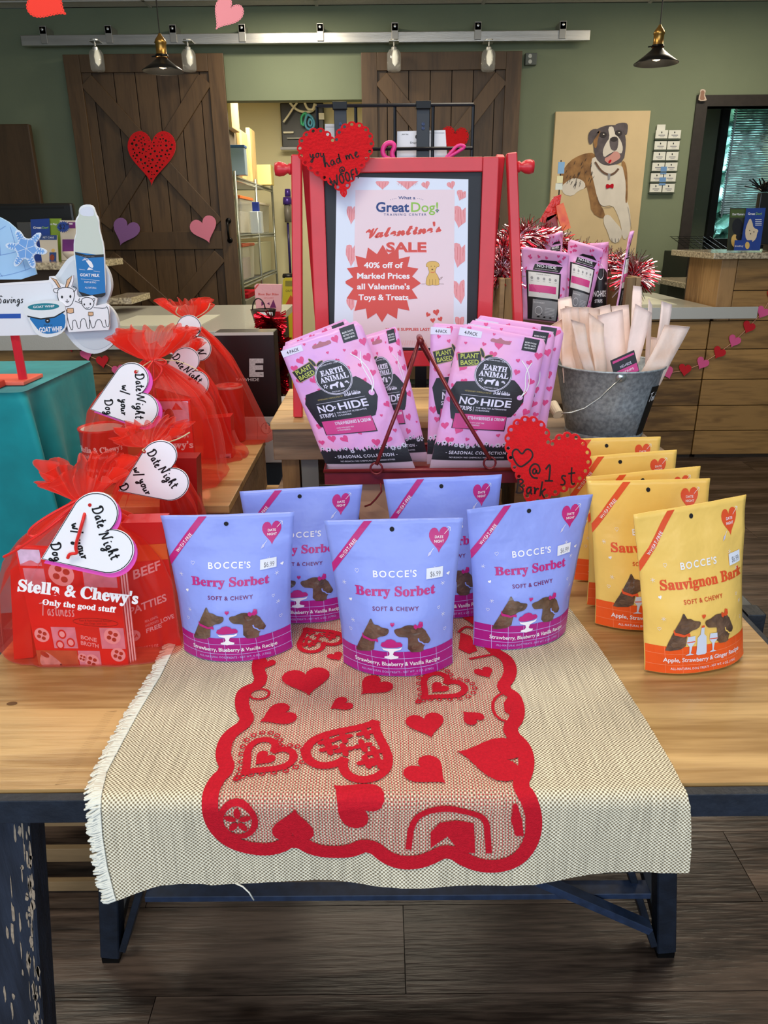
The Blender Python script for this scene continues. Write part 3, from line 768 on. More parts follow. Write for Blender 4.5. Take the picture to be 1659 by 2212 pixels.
# chips in the paint of the worn leg: thin bare-wood patches
random.seed(3)
ax = Vector((-0.470, 0.592, 0.012))-Vector((-0.381, 0.592, TZ-0.031)); axn = ax.normalized(); sdv = Vector((1, 0, 0))-axn*axn.x; sdv.normalize()
org = Vector((-0.381, 0.592-0.0172, TZ-0.031))
P = Print(lambda u, v, off=0: org+axn*(-v)+sdv*u+Vector((0, -off, 0)), L=0.05)
CHIP = mat('bare_wood_chip', (150, 134, 116), 0.7, noise_amt=0.2, noise_scale=200)
for i in range(150):
    v = -random.random()**1.1*0.66; u = 0.0285-abs(random.gauss(0, 0.006)) if random.random() < 0.75 else random.uniform(-0.02, 0.02)
    rx = random.uniform(0.0004, 0.0026); ry = random.uniform(0.002, 0.020)
    P.poly([(u+rx*math.cos(t)*random.uniform(.5, 1.1), v+ry*math.sin(t)*random.uniform(.6, 1.1)) for t in [2*PI*k/9 for k in range(9)]], CHIP)
o = P.build('bare_patches', lf); o['kind'] = 'stuff'
# stretcher, diagonal and slanted inner struts
p, q = at(318, 1928, 0.96), at(1400, 1921, 0.96)
bm = NB(); obox(bm, p, q, 0.012, 0.03, up=Vector((0, 1, 0)), bev=0.001); obj('stretcher', bm, mat('strut_blue', (40, 54, 80), 0.45, noise_amt=0.25, noise_scale=60), tb)
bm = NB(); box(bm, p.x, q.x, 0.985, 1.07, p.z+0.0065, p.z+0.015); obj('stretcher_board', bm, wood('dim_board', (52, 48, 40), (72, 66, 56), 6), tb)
p, q = at(1160, 1898, 0.93), at(1402, 2003, 0.93)
d = (p-q); bm = NB(); obox(bm, q, q+d*1.9, 0.014, 0.022, up=Vector((0, 1, 0)), bev=0.001); obj('diagonal_brace', bm, MATS['strut_blue'], tb)
for sx in (-1, 1):
    bm = NB(); obox(bm, (sx*0.482, 0.992, 0.03), (sx*0.42, 0.992, 0.21), 0.012, 0.05, up=Vector((0, 1, 0)), bev=0.001); obj('strut', bm, NAVY, tb)
    bm = NB(); obox(bm, (sx*0.512, 1.02, 0.02), (sx*0.47, 1.40, 0.30), 0.02, 0.02, up=Vector((1, 0, 0)), bev=0.001); obj('strut', bm, NAVY, tb)
# finger joint line across the left of the top
P = Print(lambda u, v, off=0: Vector((u, v, TZ+off)), L=0.2, base=0.0002)
JN = mat('joint_line', (112, 78, 40), 0.6)
a, b = on(128, 1695, TZ), on(238, 1538, TZ)
n = 34; pts = []
for i in range(n+1):
    t = i/n; x = a.x+(b.x-a.x)*t; yv = a.y+(b.y-a.y)*t
    pts += [(x-0.004, yv), (x+0.007, yv+0.0012)]
P.stroke(pts, 0.0005, JN, sm=0)
P.build('joint_mark', tb)['kind'] = 'stuff'; P = Print(lambda u, v, off=0: Vector((u, v, TZ+off)), L=0.2, base=0.0002)
kn = on(26, 1520, TZ); P.poly(ellipse(kn.x, kn.y, 0.006, 0.0035), mat('wood_knot', (96, 66, 34), 0.6))
P.build('knot', tb)
# ------------------------------------------------------------------ burlap runner
YF, RR, TB = 0.550, 0.012, 1.06
TZC = TZ+0.002
FL = TB-YF-RR; AR = RR*PI/2
def cloth(s, v, off=0.0):
    """s across, v = minus the distance along the cloth from its far end"""
    t = -v
    wv = 0.0012*noise.noise(Vector((s*9, t*9, 0)))
    if t <= FL:
        return Vector((s, TB-t, TZC+off+max(-0.0006, wv)+0.0006))
    if t <= FL+AR:
        a = (t-FL)/RR
        r = RR+off+0.0006
        return Vector((s, YF+RR-r*math.sin(a), TZC-RR+r*math.cos(a)))
    d = t-FL-AR
    fold = 0.005*math.sin(s*19+0.6)*min(1, d/0.09)+0.0025*math.sin(s*47+1)*min(1, d/0.1)
    return Vector((s, YF-off-0.0006-fold-0.02*d, TZC-RR-d))
def c_inv(x, y):
    p = on(x, y, TZC+0.001)
    if p.y > YF+RR*0.35: return (p.x, -(TB-p.y))
    p = at(x, y, YF-0.001); return (p.x, -(FL+AR+(TZC-RR-p.z)))
def weave(name, c_lo, c_hi, P_, gap=None, rough=0.85):
    m = bpy.data.materials.new(name); m.use_nodes = True; nt = m.node_tree; b = nt.nodes['Principled BSDF']; N = nt.nodes; L = nt.links
    b.inputs['Roughness'].default_value = rough; b.inputs['Specular IOR Level'].default_value = 0.2
    uv = N.new('ShaderNodeUVMap'); nz = N.new('ShaderNodeTexNoise'); nz.inputs['Scale'].default_value = 28; nz.inputs['Detail'].default_value = 2
    L.new(uv.outputs[0], nz.inputs[0])
    vs = N.new('ShaderNodeVectorMath'); vs.operation = 'SCALE'; vs.inputs['Scale'].default_value = 0.006; L.new(nz.outputs['Color'], vs.inputs[0])
    ad = N.new('ShaderNodeVectorMath'); L.new(uv.outputs[0], ad.inputs[0]); L.new(vs.outputs[0], ad.inputs[1])
    sp = N.new('ShaderNodeSeparateXYZ'); L.new(ad.outputs[0], sp.inputs[0])
    def M(op, a, b2=None, c=None):
        n = N.new('ShaderNodeMath'); n.operation = op
        for i, v in enumerate((a, b2, c)):
            if v is None: continue
            if isinstance(v, (int, float)): n.inputs[i].default_value = v
            else: L.new(v, n.inputs[i])
        return n.outputs[0]
    sa = M('SINE', M('MULTIPLY', sp.outputs[0], 2*PI/P_)); sb = M('SINE', M('MULTIPLY', sp.outputs[1], 2*PI/P_))
    pr = M('MULTIPLY', sa, sb)
    return m, nt, b, N, L, M, sa, sb, pr, nz
m, nt, b, N, L, M_, sa, sb, pr, nz = weave('burlap', None, None, 0.0040)
r = N.new('ShaderNodeValToRGB'); r.color_ramp.elements[0].position = 0.30; r.color_ramp.elements[1].position = 0.62
r.color_ramp.elements[0].color = (*s2l((128, 115, 92)), 1); r.color_ramp.elements[1].color = (*s2l((240, 233, 210)), 1)
L.new(M_('MULTIPLY_ADD', pr, 0.5, 0.5), r.inputs[0])
n2 = N.new('ShaderNodeTexNoise'); n2.inputs['Scale'].default_value = 1.0; n2.inputs['Detail'].default_value = 3
mp = N.new('ShaderNodeMapping'); mp.inputs['Scale'].default_value = (320, 14, 1); uvn = N.new('ShaderNodeUVMap'); L.new(uvn.outputs[0], mp.inputs[0]); L.new(mp.outputs[0], n2.inputs[0])
mr = N.new('ShaderNodeMapRange'); mr.inputs['From Min'].default_value = 0.3; mr.inputs['From Max'].default_value = 0.7; mr.inputs['To Min'].default_value = 0.8; mr.inputs['To Max'].default_value = 1.1
L.new(n2.outputs[0], mr.inputs[0])
hs = N.new('ShaderNodeHueSaturation'); L.new(r.outputs[0], hs.inputs['Color']); L.new(mr.outputs[0], hs.inputs['Value']); L.new(hs.outputs[0], b.inputs['Base Color'])
bu = N.new('ShaderNodeBump'); bu.inputs['Strength'].default_value = 0.35; bu.inputs['Distance'].default_value = 0.001; L.new(pr, bu.inputs['Height']); L.new(bu.outputs[0], b.inputs['Normal'])
BURLAP = m
def edge(tab, v):
    for (a, x0), (b2, x1) in zip(tab[:-1], tab[1:]):
        if v >= b2: return x0+(x1-x0)*(v-a)/(b2-a)
    return tab[-1][1]
Lp = [c_inv(*p) for p in [(372, 1400), (345, 1455), (300, 1530), (262, 1600), (226, 1668), (212, 1740), (219, 1800), (232, 1860), (255, 1931)]]
Rp = [c_inv(*p) for p in [(1213, 1290), (1290, 1390), (1345, 1475), (1400, 1562), (1455, 1655), (1478, 1700), (1493, 1780), (1492, 1840), (1487, 1882)]]
Lt = [(0.0, Lp[0][0])]+[(p[1], p[0]) for p in Lp]+[(-2, Lp[-1][0])]
Rt = [(0.0, Rp[0][0]-0.002)]+[(p[1], p[0]) for p in Rp]+[(-2, Rp[-1][0])]
Bt = [c_inv(*p) for p in [(255, 1931), (300, 1916), (345, 1906), (400, 1910), (460, 1917), (560, 1909), (700, 1907), (860, 1906), (1000, 1906), (1150, 1907), (1290, 1897), (1400, 1886), (1487, 1882)]]
def bot(s):
    for (a, va), (b2, vb) in zip(Bt[:-1], Bt[1:]):
        if s <= b2: return va+(vb-va)*(s-a)/(b2-a)
    return Bt[-1][1]
rn = thing('burlap_runner', 'cream woven burlap runner draped over the front edge of the table', 'table runner', (0, 0.8, TZ+0.0012))
nu, nv = 60, 120
V = []; UV = []; Fc = []
for j in range(nv+1):
    for i in range(nu+1):
        u = i/nu
        v0 = j/nv
        s0 = Lp[-1][0]+(Rp[-1][0]-Lp[-1][0])*u
        v = v0*bot(s0)
        s = edge(Lt, v)+(edge(Rt, v)-edge(Lt, v))*u
        if j == nv: v += 0.0012*noise.noise(Vector((s*160, 0, 0)))
        if i in (0, nu): s += 0.0012*noise.noise(Vector((0, v*140, i)))
        V.append(tuple(cloth(s, v))); UV.append((s, v))
for j in range(nv):
    for i in range(nu):
        a = j*(nu+1)+i; Fc.append((a, a+1, a+nu+2, a+nu+1))
me_o = obj('cloth', (V, Fc), BURLAP, rn, True)
ul = me_o.data.uv_layers.new(name='UVMap')
for lp in me_o.data.loops: ul.data[lp.index].uv = UV[lp.vertex_index]
# fringe down the left side and loose threads
random.seed(11)
bm = NB(); FR = mat('fringe_thread', (222, 222, 212), 0.8)
n = 430
for i in range(n):
    v = -0.02+(Lp[-1][1]+0.022)*i/n
    s = edge(Lt, v); w_ = random.uniform(0.009, 0.0135)
    a = cloth(s+0.002, v, 0.0008); k_ = random.uniform(-0.002, 0.003)
    b_ = cloth(s-w_*0.5, v-k_-0.002, 0.0025); c_ = cloth(s-w_, v-k_*2-0.004, 0.001)
    tube(bm, [a, b_, c_], [0.0015, 0.0015, 0.0011], 4, caps=False)
o = obj('fringe', bm, FR, rn, True); o['kind'] = 'stuff'; 
bm = NB(); p0 = at(508, 1908, YF-0.012)
tube(bm, [p0, at(524, 1915, YF-0.014), at(538, 1928, YF-0.014), at(548, 1944, YF-0.012)], 0.0008, 5)
obj('loose_thread', bm, FR, rn, True)
# ------------------------------------------------------------------ red lace runner
RED = mat('lace_red', (190, 20, 40), 0.75, noise_amt=0.1, noise_scale=400, bump=0.3, bump_scale=900, spec=0.2)
m, nt, b, N, L, M_, sa, sb, pr, nz = weave('lace_net', None, None, 0.0056, rough=0.7)
b.inputs['Base Color'].default_value = (*s2l((200, 34, 48)), 1)
aa = M_('LESS_THAN', M_('ABSOLUTE', sa), 0.24); bb = M_('LESS_THAN', M_('ABSOLUTE', sb), 0.14)
L.new(M_('MAXIMUM', aa, bb), b.inputs['Alpha'])
NET = m
def C(x, y):     # from the enlarged view used for measuring
    return c_inv(430+x/2.212, 1340+y/2.212)
outer = [(500, -60), (385, 10), (340, 60), (300, 120), (262, 180), (250, 240), (275, 300), (215, 322), (180, 350), (172, 400), (182, 450), (205, 485),
         (140, 525), (98, 570), (80, 630), (85, 680), (105, 712), (55, 755), (22, 820), (15, 890), (28, 960), (70, 1030), (140, 1085), (230, 1112), (330, 1122), (410, 1105), (455, 1075),
         (520, 1118), (600, 1136), (700, 1132), (765, 1112), (808, 1086), (870, 1136), (960, 1162), (1060, 1157), (1135, 1134), (1186, 1108), (1250, 1155), (1340, 1187), (1440, 1187), (1535, 1155),
         (1600, 1092), (1634, 1010), (1636, 920), (1610, 845), (1566, 795), (1594, 735), (1603, 665), (1578, 590), (1508, 530), (1546, 492), (1558, 425), (1532, 352), (1474, 325),
         (1508, 290), (1520, 232), (1492, 178), (1430, 145), (1395, 100), (1390, 40), (1330, -10), (1230, -60)]
ou = [C(*p) for p in outer]
lr = thing('lace_runner', 'red lace heart runner with scalloped border over the burlap', 'table runner', (0, 0.8, TZ+0.0035))
LM = lambda s, v, off=0.0: cloth(s, v, off)
P = Print(LM, L=0.012, base=0.0012, step=0.0002)
P.poly(smoothpts(ou, 1, True), NET, 0)
P.build('net', lr)
P = Print(LM, L=0.012, base=0.0013, step=0.0002)
def inset(pts, d):
    n = len(pts); area_ = sum(pts[i][0]*pts[(i+1) % n][1]-pts[(i+1) % n][0]*pts[i][1] for i in range(n)); sg = 1 if area_ > 0 else -1
    out = []
    for i in range(n):
        a, b2 = pts[i-1], pts[(i+1) % n]; dx, dy = b2[0]-a[0], b2[1]-a[1]; l = math.hypot(dx, dy) or 1
        out.append((pts[i][0]-dy/l*d*sg, pts[i][1]+dx/l*d*sg))
    return out
P.stroke(inset(smoothpts(ou, 1, True), 0.0072), 0.0155, RED, 2, closed=True, sm=1)
P.build('scalloped_border', lr)
def motif(name='woven_motif'):
    return Print(LM, L=0.014, base=0.0013, step=0.0002)
def hrt(x, y, wd, tip, m=RED, P=None, layer=2, fat=1.0):
    P = motif(); c = C(x, y); t = C(*tip); rot = math.atan2(t[1]-c[1], t[0]-c[0])+PI/2
    P.poly(xf(heart_pts(30, fat), c[0], c[1], wd, wd, rot), m, layer)
    P.build('woven_heart', lr)
P = Print(LM, L=0.014, base=0.0013, step=0.0002)
for (x, y, wd, tip) in [(515, 298, .057, (530, 385)), (368, 462, .040, (275, 495)), (672, 408, .026, (615, 430)), (830, 322, .040, (768, 362)), (1088, 508, .042, (1118, 582)),
                        (1298, 465, .025, (1245, 432)), (1385, 655, .066, (1232, 632)), (735, 870, .050, (628, 782)), (1100, 732, .043, (1192, 792)), (1366, 256, .023, (1400, 292)),
                        (452, 975, .040, (460, 885)), (655, 178, .020, (690, 215)), (320, 215, .022, (300, 250))]:
    hrt(x, y, wd, tip, P=P)
def doily(x, y, wd, tip, inner=True):
    P = motif(); c = C(x, y); t = C(*tip); rot = math.atan2(t[1]-c[1], t[0]-c[0])+PI/2
    ring = xf(heart_pts(36), c[0], c[1], wd, wd, rot)
    P.stroke(ring, wd*0.15, RED, 2, closed=True, sm=1)
    rim = xf(heart_pts(30), c[0], c[1], wd*1.36, wd*1.36, rot)
    for q in rim: P.stroke(ellipse(q[0], q[1], wd*0.052, wd*0.052, 8), wd*0.028, RED, 3, closed=True, sm=0)
    if inner: P.poly(xf(heart_pts(24), c[0], c[1], wd*0.42, wd*0.42, rot), RED, 2)
    o = P.build('doily_heart', lr)
doily(305, 668, .052, (215, 735)); doily(1142, 330, .052, (1060, 385))
def floral(x, y, wd, tip):
    P = motif(); c = C(x, y); t = C(*tip); rot = math.atan2(t[1]-c[1], t[0]-c[0])+PI/2
    P.stroke(xf(heart_pts(36), c[0], c[1], wd, wd, rot), wd*0.11, RED, 2, closed=True, sm=1)
    for (a, b2) in [(-.25, .2), (.25, .2), (-.08, -.02), (.2, -.05), (0, -.24), (-.26, 0.02), (.08, .14), (.33, .1), (-.38, .15)]:
        q = xf([(a, b2)], c[0], c[1], wd, wd, rot)[0]
        for k in range(4):
            an = rot+PI/4+k*PI/2
            P.poly(ellipse(q[0]+math.cos(an)*wd*.06, q[1]+math.sin(an)*wd*.06, wd*.062, wd*.038, 10, an), RED, 3)
    P.build('flowered_heart', lr)
floral(750, 600, .088, (868, 458)); floral(560, 85, .060, (470, 10))
P = motif(); c = C(185, 955); P.stroke(ellipse(c[0], c[1], .0165, .019), .006, RED, 2, closed=True, sm=0)
for k in range(5):
    an = k*2*PI/5+.3; P.poly(ellipse(c[0]+math.cos(an)*.0075, c[1]+math.sin(an)*.0085, .006, .0034, 10, an), RED, 3)
P.build('round_motif', lr); P = motif()
P.stroke([C(*p) for p in [(1000, 1075), (1012, 970), (1060, 915), (1180, 893), (1300, 915), (1368, 940), (1378, 1010), (1382, 1100)]], .0058, RED, 2)
P.poly([C(*p) for p in [(1105, 1070), (1105, 1000), (1150, 958), (1230, 948), (1312, 962), (1318, 1098), (1250, 1095), (1185, 1020)]], RED, 3)
P.build('arch_motif', lr); P = motif()
P.stroke([C(*p) for p in [(1460, 345), (1410, 375), (1398, 430), (1430, 475), (1475, 490)]], .0032, RED, 2); P.poly([C(*p) for p in [(1475, 370), (1455, 400), (1460, 440), (1485, 455), (1490, 400)]], RED, 2)
P.build('oval_motif', lr); P = motif()
P.stroke(ellipse(*C(290, 358), .011, .010), .003, RED, 2, closed=True, sm=0)
P.build('ring_motif', lr); P = motif()
P.poly([C(*p) for p in [(1500, 880), (1490, 950), (1510, 1020), (1550, 1020), (1540, 940), (1520, 880)]], RED, 2)
P.build('leaf_motif', lr); P = motif()
P.stroke([C(*p) for p in [(1290, 190), (1340, 180), (1420, 165), (1440, 172)]], .004, RED, 2)
P.stroke([C(*p) for p in [(1240, 60), (1270, 30), (1310, 40)]], .004, RED, 2)
P.poly([C(*p) for p in [(1240, 140), (1250, 60), (1300, 80), (1330, 150), (1290, 165)]], RED, 2)
P.build('band_motif', lr)
# ================================================================== treat pouches
def film(name, rgb, rough=0.32, amt=0.02, spec=0.45, bs=0.25):
    return mat(name, rgb, rough, bump=bs, bump_scale=28, noise_amt=amt, noise_scale=6, spec=spec)
LAV = film('pouch_lavender', (140, 158, 238)); MAG = film('pouch_magenta', (168, 26, 128)); MAGT = mat('print_magenta', (186, 34, 122), 0.4)
YEL = film('pouch_yellow', (242, 202, 108)); ORG = film('pouch_orange', (238, 90, 34)); ORT = mat('print_orange', (226, 84, 44), 0.4)
WHT = mat('print_white', (240, 240, 246), 0.45); BLKP = mat('print_black', (24, 24, 28), 0.45); GRIDL = mat('print_lilac_line', (190, 176, 240), 0.4)
GRIDO = mat('print_peach_line', (246, 128, 84), 0.4)
TREAT = mat('dark_treats', (74, 56, 48), 0.3, rgb2=(112, 88, 74), noise_scale=55, bump=0.6, bump_scale=45, coat=0.6)
TREATL = mat('treat_glare', (150, 140, 138), 0.15)
PLUM = mat('print_plum', (116, 28, 96), 0.45)
STK = mat('price_sticker_white', (226, 232, 246), 0.5); INK = mat('price_ink', (120, 122, 132), 0.6)
HOLE = mat('hole_dark', (20, 20, 26), 0.8)
def pouch_surface(BLp, BRp, TLp, TRp, D, seed=0, lean=0.0, pw=2.6, z=TZ+0.004, D2=None, sag=0.25, crinkle=0.0017):
    bl, br = on(BLp[0], BLp[1], z), on(BRp[0], BRp[1], z)
    base = br-bl; n = Vector((base.y, -base.x, 0)).normalized()      # towards the viewer
    if n.y > 0: n = -n
    up = (Vector((0, 0, 1))-n*lean).normalized()
    def hit(p):
        d = ray(*p); N_ = base.cross(up)
        return CAM+d*((bl-CAM).dot(N_)/d.dot(N_))
    tl, tr = hit(TLp), hit(TRp)
    D2 = D*0.8 if D2 is None else D2
    def g(v):
        return max(0.0, min(1.0, (1.0-v)/0.62))**1.25*(1-0.10*math.exp(-(v/0.15)**2))
    def S(u, v, off=0.0, back=False):
        uu = min(max(u, 0), 1)
        f = max(0.0, 1-abs(2*uu-1)**pw)
        p = bl.lerp(br, u).lerp(tl.lerp(tr, u), v)
        pin = (u-0.5)*-0.05*math.sin(PI*min(1, max(0, v))**0.8)
        p = p+base*pin
        side = -0.8 if back else 1.0
        dd = (D if not back else D2)*f*g(v)
        w_ = crinkle*noise.noise(Vector((u*5+seed*3.1, v*6, seed)))*(1 if v > 0.02 else 0)
        w_ += 0.0006*math.exp(-((v-0.80)/0.008)**2)+0.0006*math.exp(-((v-0.775)/0.006)**2)
        w_ += 0.0035*(v**3)*math.sin(u*3+seed)*0.6
        if v < 0.02: w_ = 0
        q = p+n*((dd+w_+off) if not back else (-dd+w_-0.0009+off*0))
        return q
    S.n = n; S.base = base; S.corner = (bl, br, tl, tr)
    return S
def pouch_body(S, parent, m, name='pouch', nu=28, nv=30, round_top=False):
    V = []; Fc = []; 
    for back in (False, True):
        k0 = len(V)
        for j in range(nv+1):
            for i in range(nu+1):
                u, v = i/nu, j/nv
                if round_top and v > 0.94:
                    e = (v-0.94)/0.06; r = 0.05*(1-math.sqrt(max(0, 1-e*e)))
                    u = 0.5+(u-0.5)*(1-2*r)
                q = S(u, v, 0.0, back)
                V.append(tuple(q))
        for j in range(nv):
            for i in range(nu):
                a = k0+j*(nu+1)+i; f = (a, a+1, a+nu+2, a+nu+1)
                Fc.append(f if not back else f[::-1])
    N = (nu+1)*(nv+1)
    for i in range(nu): Fc.append((i, i+N, i+1+N, i+1)); t = nv*(nu+1)+i; Fc.append((t+1, t+1+N, t+N, t))
    for j in range(nv):
        for i in (0, nu):
            a = j*(nu+1)+i; b = a+nu+1; f = (a, b, b+N, a+N); Fc.append(f if i == 0 else f[::-1])
    return obj(name, (V, Fc), m, parent, True)
DOG_L = [(255, 1045), (262, 1010), (280, 950), (300, 890), (312, 860), (322, 830), (330, 828), (342, 850), (350, 862), (375, 864), (392, 878), (415, 884), (436, 888), (440, 905), (432, 925), (412, 936), (390, 938), (378, 946), (366, 960), (362, 975), (362, 1045)]
DOG_R = [(552, 1045), (553, 950), (548, 942), (520, 940), (495, 938), (478, 922), (468, 900), (478, 888), (505, 884), (528, 870), (552, 862), (590, 866), (625, 872), (640, 890), (652, 900), (660, 920), (668, 935), (676, 950), (682, 965), (670, 985), (652, 992), (640, 1010), (640, 1045)]
def T5(x, y):       # from the measuring view of the centre pouch to (u, v)
    y = -y
    xl = 55 if y < 550 else 55+(y-550)/450*(165-55) if y < 1000 else 165+(y-1000)*0.15
    xr = 860 if y < 550 else 860-(y-550)/450*48 if y < 1000 else 812-(y-1000)*0.02
    u = (x-xl)/(xr-xl)
    yb = 1135+85*(1-abs(2*min(max(u, 0), 1)-1)**2.6)
    return u, (yb-y)/(yb-271)
def sorbet_print(S, parent, flavour, sticker=True, full=True):
    lav = flavour == 'berry'
    base2 = MAG if lav else ORG; acc = MAGT if lav else ORT; gl = GRIDL if lav else GRIDO; dk = PLUM if lav else mat('print_rust', (206, 78, 40), 0.45)
    M = lambda x, y, off=0.0: S(*T5(x, y), off)
    Muv = lambda u, v, off=0.0: S(u, v, off)
    P = Print(Muv, L=0.05, base=0.0004, step=0.00016)
    vt = 0.187; n = 22
    top = [(i/n, vt-0.03*(1-abs(2*i/n-1)**2.2)*0+0.0) for i in range(n+1)]
    P.poly([(0.003, 0.003), (0.997, 0.003)]+[(0.997, vt), (0.003, vt)], base2, 0)
    for k in range(1, 7): P.stroke([(k/7, 0.004), (k/7-0.012, vt)], 0.0035, gl, 1, sm=0)
    P.stroke([(0.0, 0.135), (1.0, 0.135)], 0.0035, gl, 1, sm=0)
    P.stroke([(0.0, 0.06), (1.0, 0.06)], 0.0035, gl, 1, sm=0)
    # diagonal ribbon
    P.poly([(0.0, 0.715), (0.0, 0.655), (0.345, 0.992), (0.285, 0.992)], acc, 1)
    A = 0.80
    P.text('WHEAT-FREE', 0.155, 0.812, 0.022, WHT, 2, rot=0.845, bold=0.012, asp=1/A*1.0, width=0.205, space=1.1)
    # hang hole
    P.poly(ellipse(0.487, 0.94, 0.0175, 0.0145, 16), HOLE, 2)
    # date-night heart with its arrow
    hc = (0.835, 0.868); P.poly(xf(heart_pts(30, 1.15), hc[0], hc[1], 0.148, 0.135, 0.06), acc, 1)
    P.text('DATE', hc[0], hc[1]+0.012, 0.016, WHT, 3, bold=0.012, width=0.062); P.text('NIGHT', hc[0]+0.002, hc[1]-0.014, 0.016, WHT, 3, bold=0.012, width=0.072)
    P.stroke([(0.872, 0.905), (0.912, 0.945)], 0.003, WHT, 3, sm=0); P.stroke([(0.892, 0.948), (0.912, 0.945), (0.914, 0.922)], 0.003, WHT, 3, sm=0)
    P.stroke([(0.800, 0.822), (0.762, 0.786)], 0.003, WHT, 3, sm=0); P.poly([(0.752, 0.772), (0.776, 0.782), (0.786, 0.806), (0.764, 0.798)], mat('print_pale', (206, 206, 240), 0.45), 3)
    # zip ridges
    # names
    P.text("BOCCE'S", 0.50, 0.655, 0.042, WHT, 2, bold=0.02, width=0.345, space=1.15)
    nm = 'Berry Sorbet' if lav else 'Sauvignon Bark'
    P.text(nm, 0.50 if lav else 0.545, 0.545, 0.058 if lav else 0.062, acc, 2, kind='serif', bold=0.018, width=0.655 if lav else 0.82)
    P.text('SOFT & CHEWY', 0.50, 0.458, 0.026, dk, 2, bold=0.016, width=0.385, space=1.1)
    # little drawn stars and hearts
    for (a, b) in [(0.085, 0.605), (0.82, 0.70), (0.90, 0.40), (0.13, 0.37), (0.885, 0.60)]:
        for k in range(3):
            an = k*PI/3+0.3; P.stroke([(a-0.018*math.cos(an), b-0.015*math.sin(an)), (a+0.018*math.cos(an), b+0.015*math.sin(an))], 0.0022, WHT, 2, sm=0)
    for (a, b, sz) in [(0.20, 0.688, .03), (0.10, 0.30, .026), (0.92, 0.29, .026), (0.86, 0.45, .022)]:
        P.stroke(xf(heart_pts(14), a, b, sz, sz*.85), 0.0022, WHT, 2, closed=True, sm=0)
    for (a, b) in [(0.925, 0.655), (0.125, 0.50)]: P.poly(xf(heart_pts(14), a, b, 0.028, 0.022, 0.3), WHT, 2)
    # rounded middle motif
    Q = Print(M, L=16, base=0.0004, step=0.00016)
    def q(pts): return [(x, -y) for x, y in pts]
    Q.poly(smoothpts(q(DOG_L), 1, True), TREAT, 3); Q.poly(smoothpts(q(DOG_R), 1, True), TREAT, 3)
    random.seed(hash(flavour) % 7+int(S.corner[0].x*1000) % 50)
    for cx_, cy_, w_, h_ in [(300, 1010, 34, 24), (335, 985, 22, 30), (345, 1025, 16, 16), (580, 900, 28, 18), (620, 960, 20, 26), (590, 1005, 26, 30), (330, 905, 22, 18), (400, 905, 20, 12)]:
        Q.poly(q(xf([(math.cos(t)*random.uniform(.75, 1), math.sin(t)*random.uniform(.75, 1)) for t in [2*PI*k/9 for k in range(9)]], cx_, cy_, w_*.75, h_*.75, random.random())), mat('treat_chunk', (104, 80, 66), 0.3, bump=0.4, bump_scale=90, coat=0.4), 4)
    Q.poly(q([(285, 915), (292, 935), (345, 958), (362, 955), (372, 950), (380, 960), (382, 975), (362, 968), (345, 972), (292, 952), (283, 930)]), acc, 5)
    Q.poly(q([(582, 866), (592, 856), (606, 868), (618, 842), (636, 846), (638, 872), (622, 884), (606, 880), (596, 890), (584, 880)]), acc, 5)
    Q.stroke(q([(610, 948), (614, 970), (632, 976), (640, 990), (656, 988), (668, 992)]), 8, LAV if lav else YEL, 5)
    Q.poly(q(xf(heart_pts(18), 457, 864, 26, -28)), acc, 4)
    if lav:
        Q.poly(q([(398, 998), (402, 978), (418, 972), (430, 958), (455, 954), (476, 962), (486, 974), (508, 974), (522, 990), (518, 1004), (490, 1010), (440, 1012), (410, 1008)]), MAGT, 4)
        Q.poly(q([(405, 1010), (420, 1016), (500, 1016), (520, 1006), (512, 1024), (476, 1038), (470, 1058), (478, 1068), (502, 1074), (500, 1086), (460, 1094), (424, 1084), (424, 1074), (446, 1068), (452, 1056), (446, 1038), (416, 1028)]), WHT, 4)
    else:
        BOT = mat('print_ice', (206, 216, 236), 0.45)
        Q.poly(q([(448, 930), (468, 930), (470, 972), (486, 990), (490, 1090), (480, 1098), (436, 1098), (426, 1090), (428, 990), (446, 972)]), BOT, 4)
        Q.poly(q([(449, 918), (467, 918), (467, 930), (449, 930)]), acc, 5)
        for cx_ in (390, 532):
            Q.poly(q([(cx_-22, 975), (cx_+22, 975), (cx_+26, 1012), (cx_+8, 1036), (cx_+4, 1080), (cx_+24, 1092), (cx_-24, 1092), (cx_-4, 1080), (cx_-8, 1036), (cx_-26, 1012)]), BOT, 4)
            Q.poly(q([(cx_-25, 1006), (cx_+25, 1006), (cx_+24, 1012), (cx_-24, 1012)]), acc, 5)
    k0 = len(P.v); P.v += Q.v; P.f += [(a+k0, b+k0, c+k0) for a, b, c in Q.f]; P.uv += Q.uv
    for i in Q.mi: P.mi.append(P._m(Q.mats[i]))
    P.text('Strawberry, Blueberry & Vanilla Recipe' if lav else 'Apple, Strawberry & Ginger Recipe', 0.5, 0.082, 0.030, WHT, 3, bold=0.014, width=0.76)
    P.text('ALL-NATURAL DOG TREATS - NET WT. 6 OZ. (170G)', 0.5, 0.028, 0.016, GRIDL if lav else WHT, 3, bold=0.008, width=0.64, space=1.1)
    P.build('front_print', parent)
    if sticker:
        Z = Print(Muv, L=0.05, base=0.0013, step=0.00012)
        a, b = sticker if isinstance(sticker, tuple) else (0.815, 0.672)
        Z.poly([(a-0.066, b-0.036), (a+0.066, b-0.030), (a+0.064, b+0.036), (a-0.066, b+0.030)], STK, 0)
        Z.text('$6.99', a+0.006, b-0.022, 0.034, INK, 1, width=0.082)
        Z.build('price_sticker', parent)
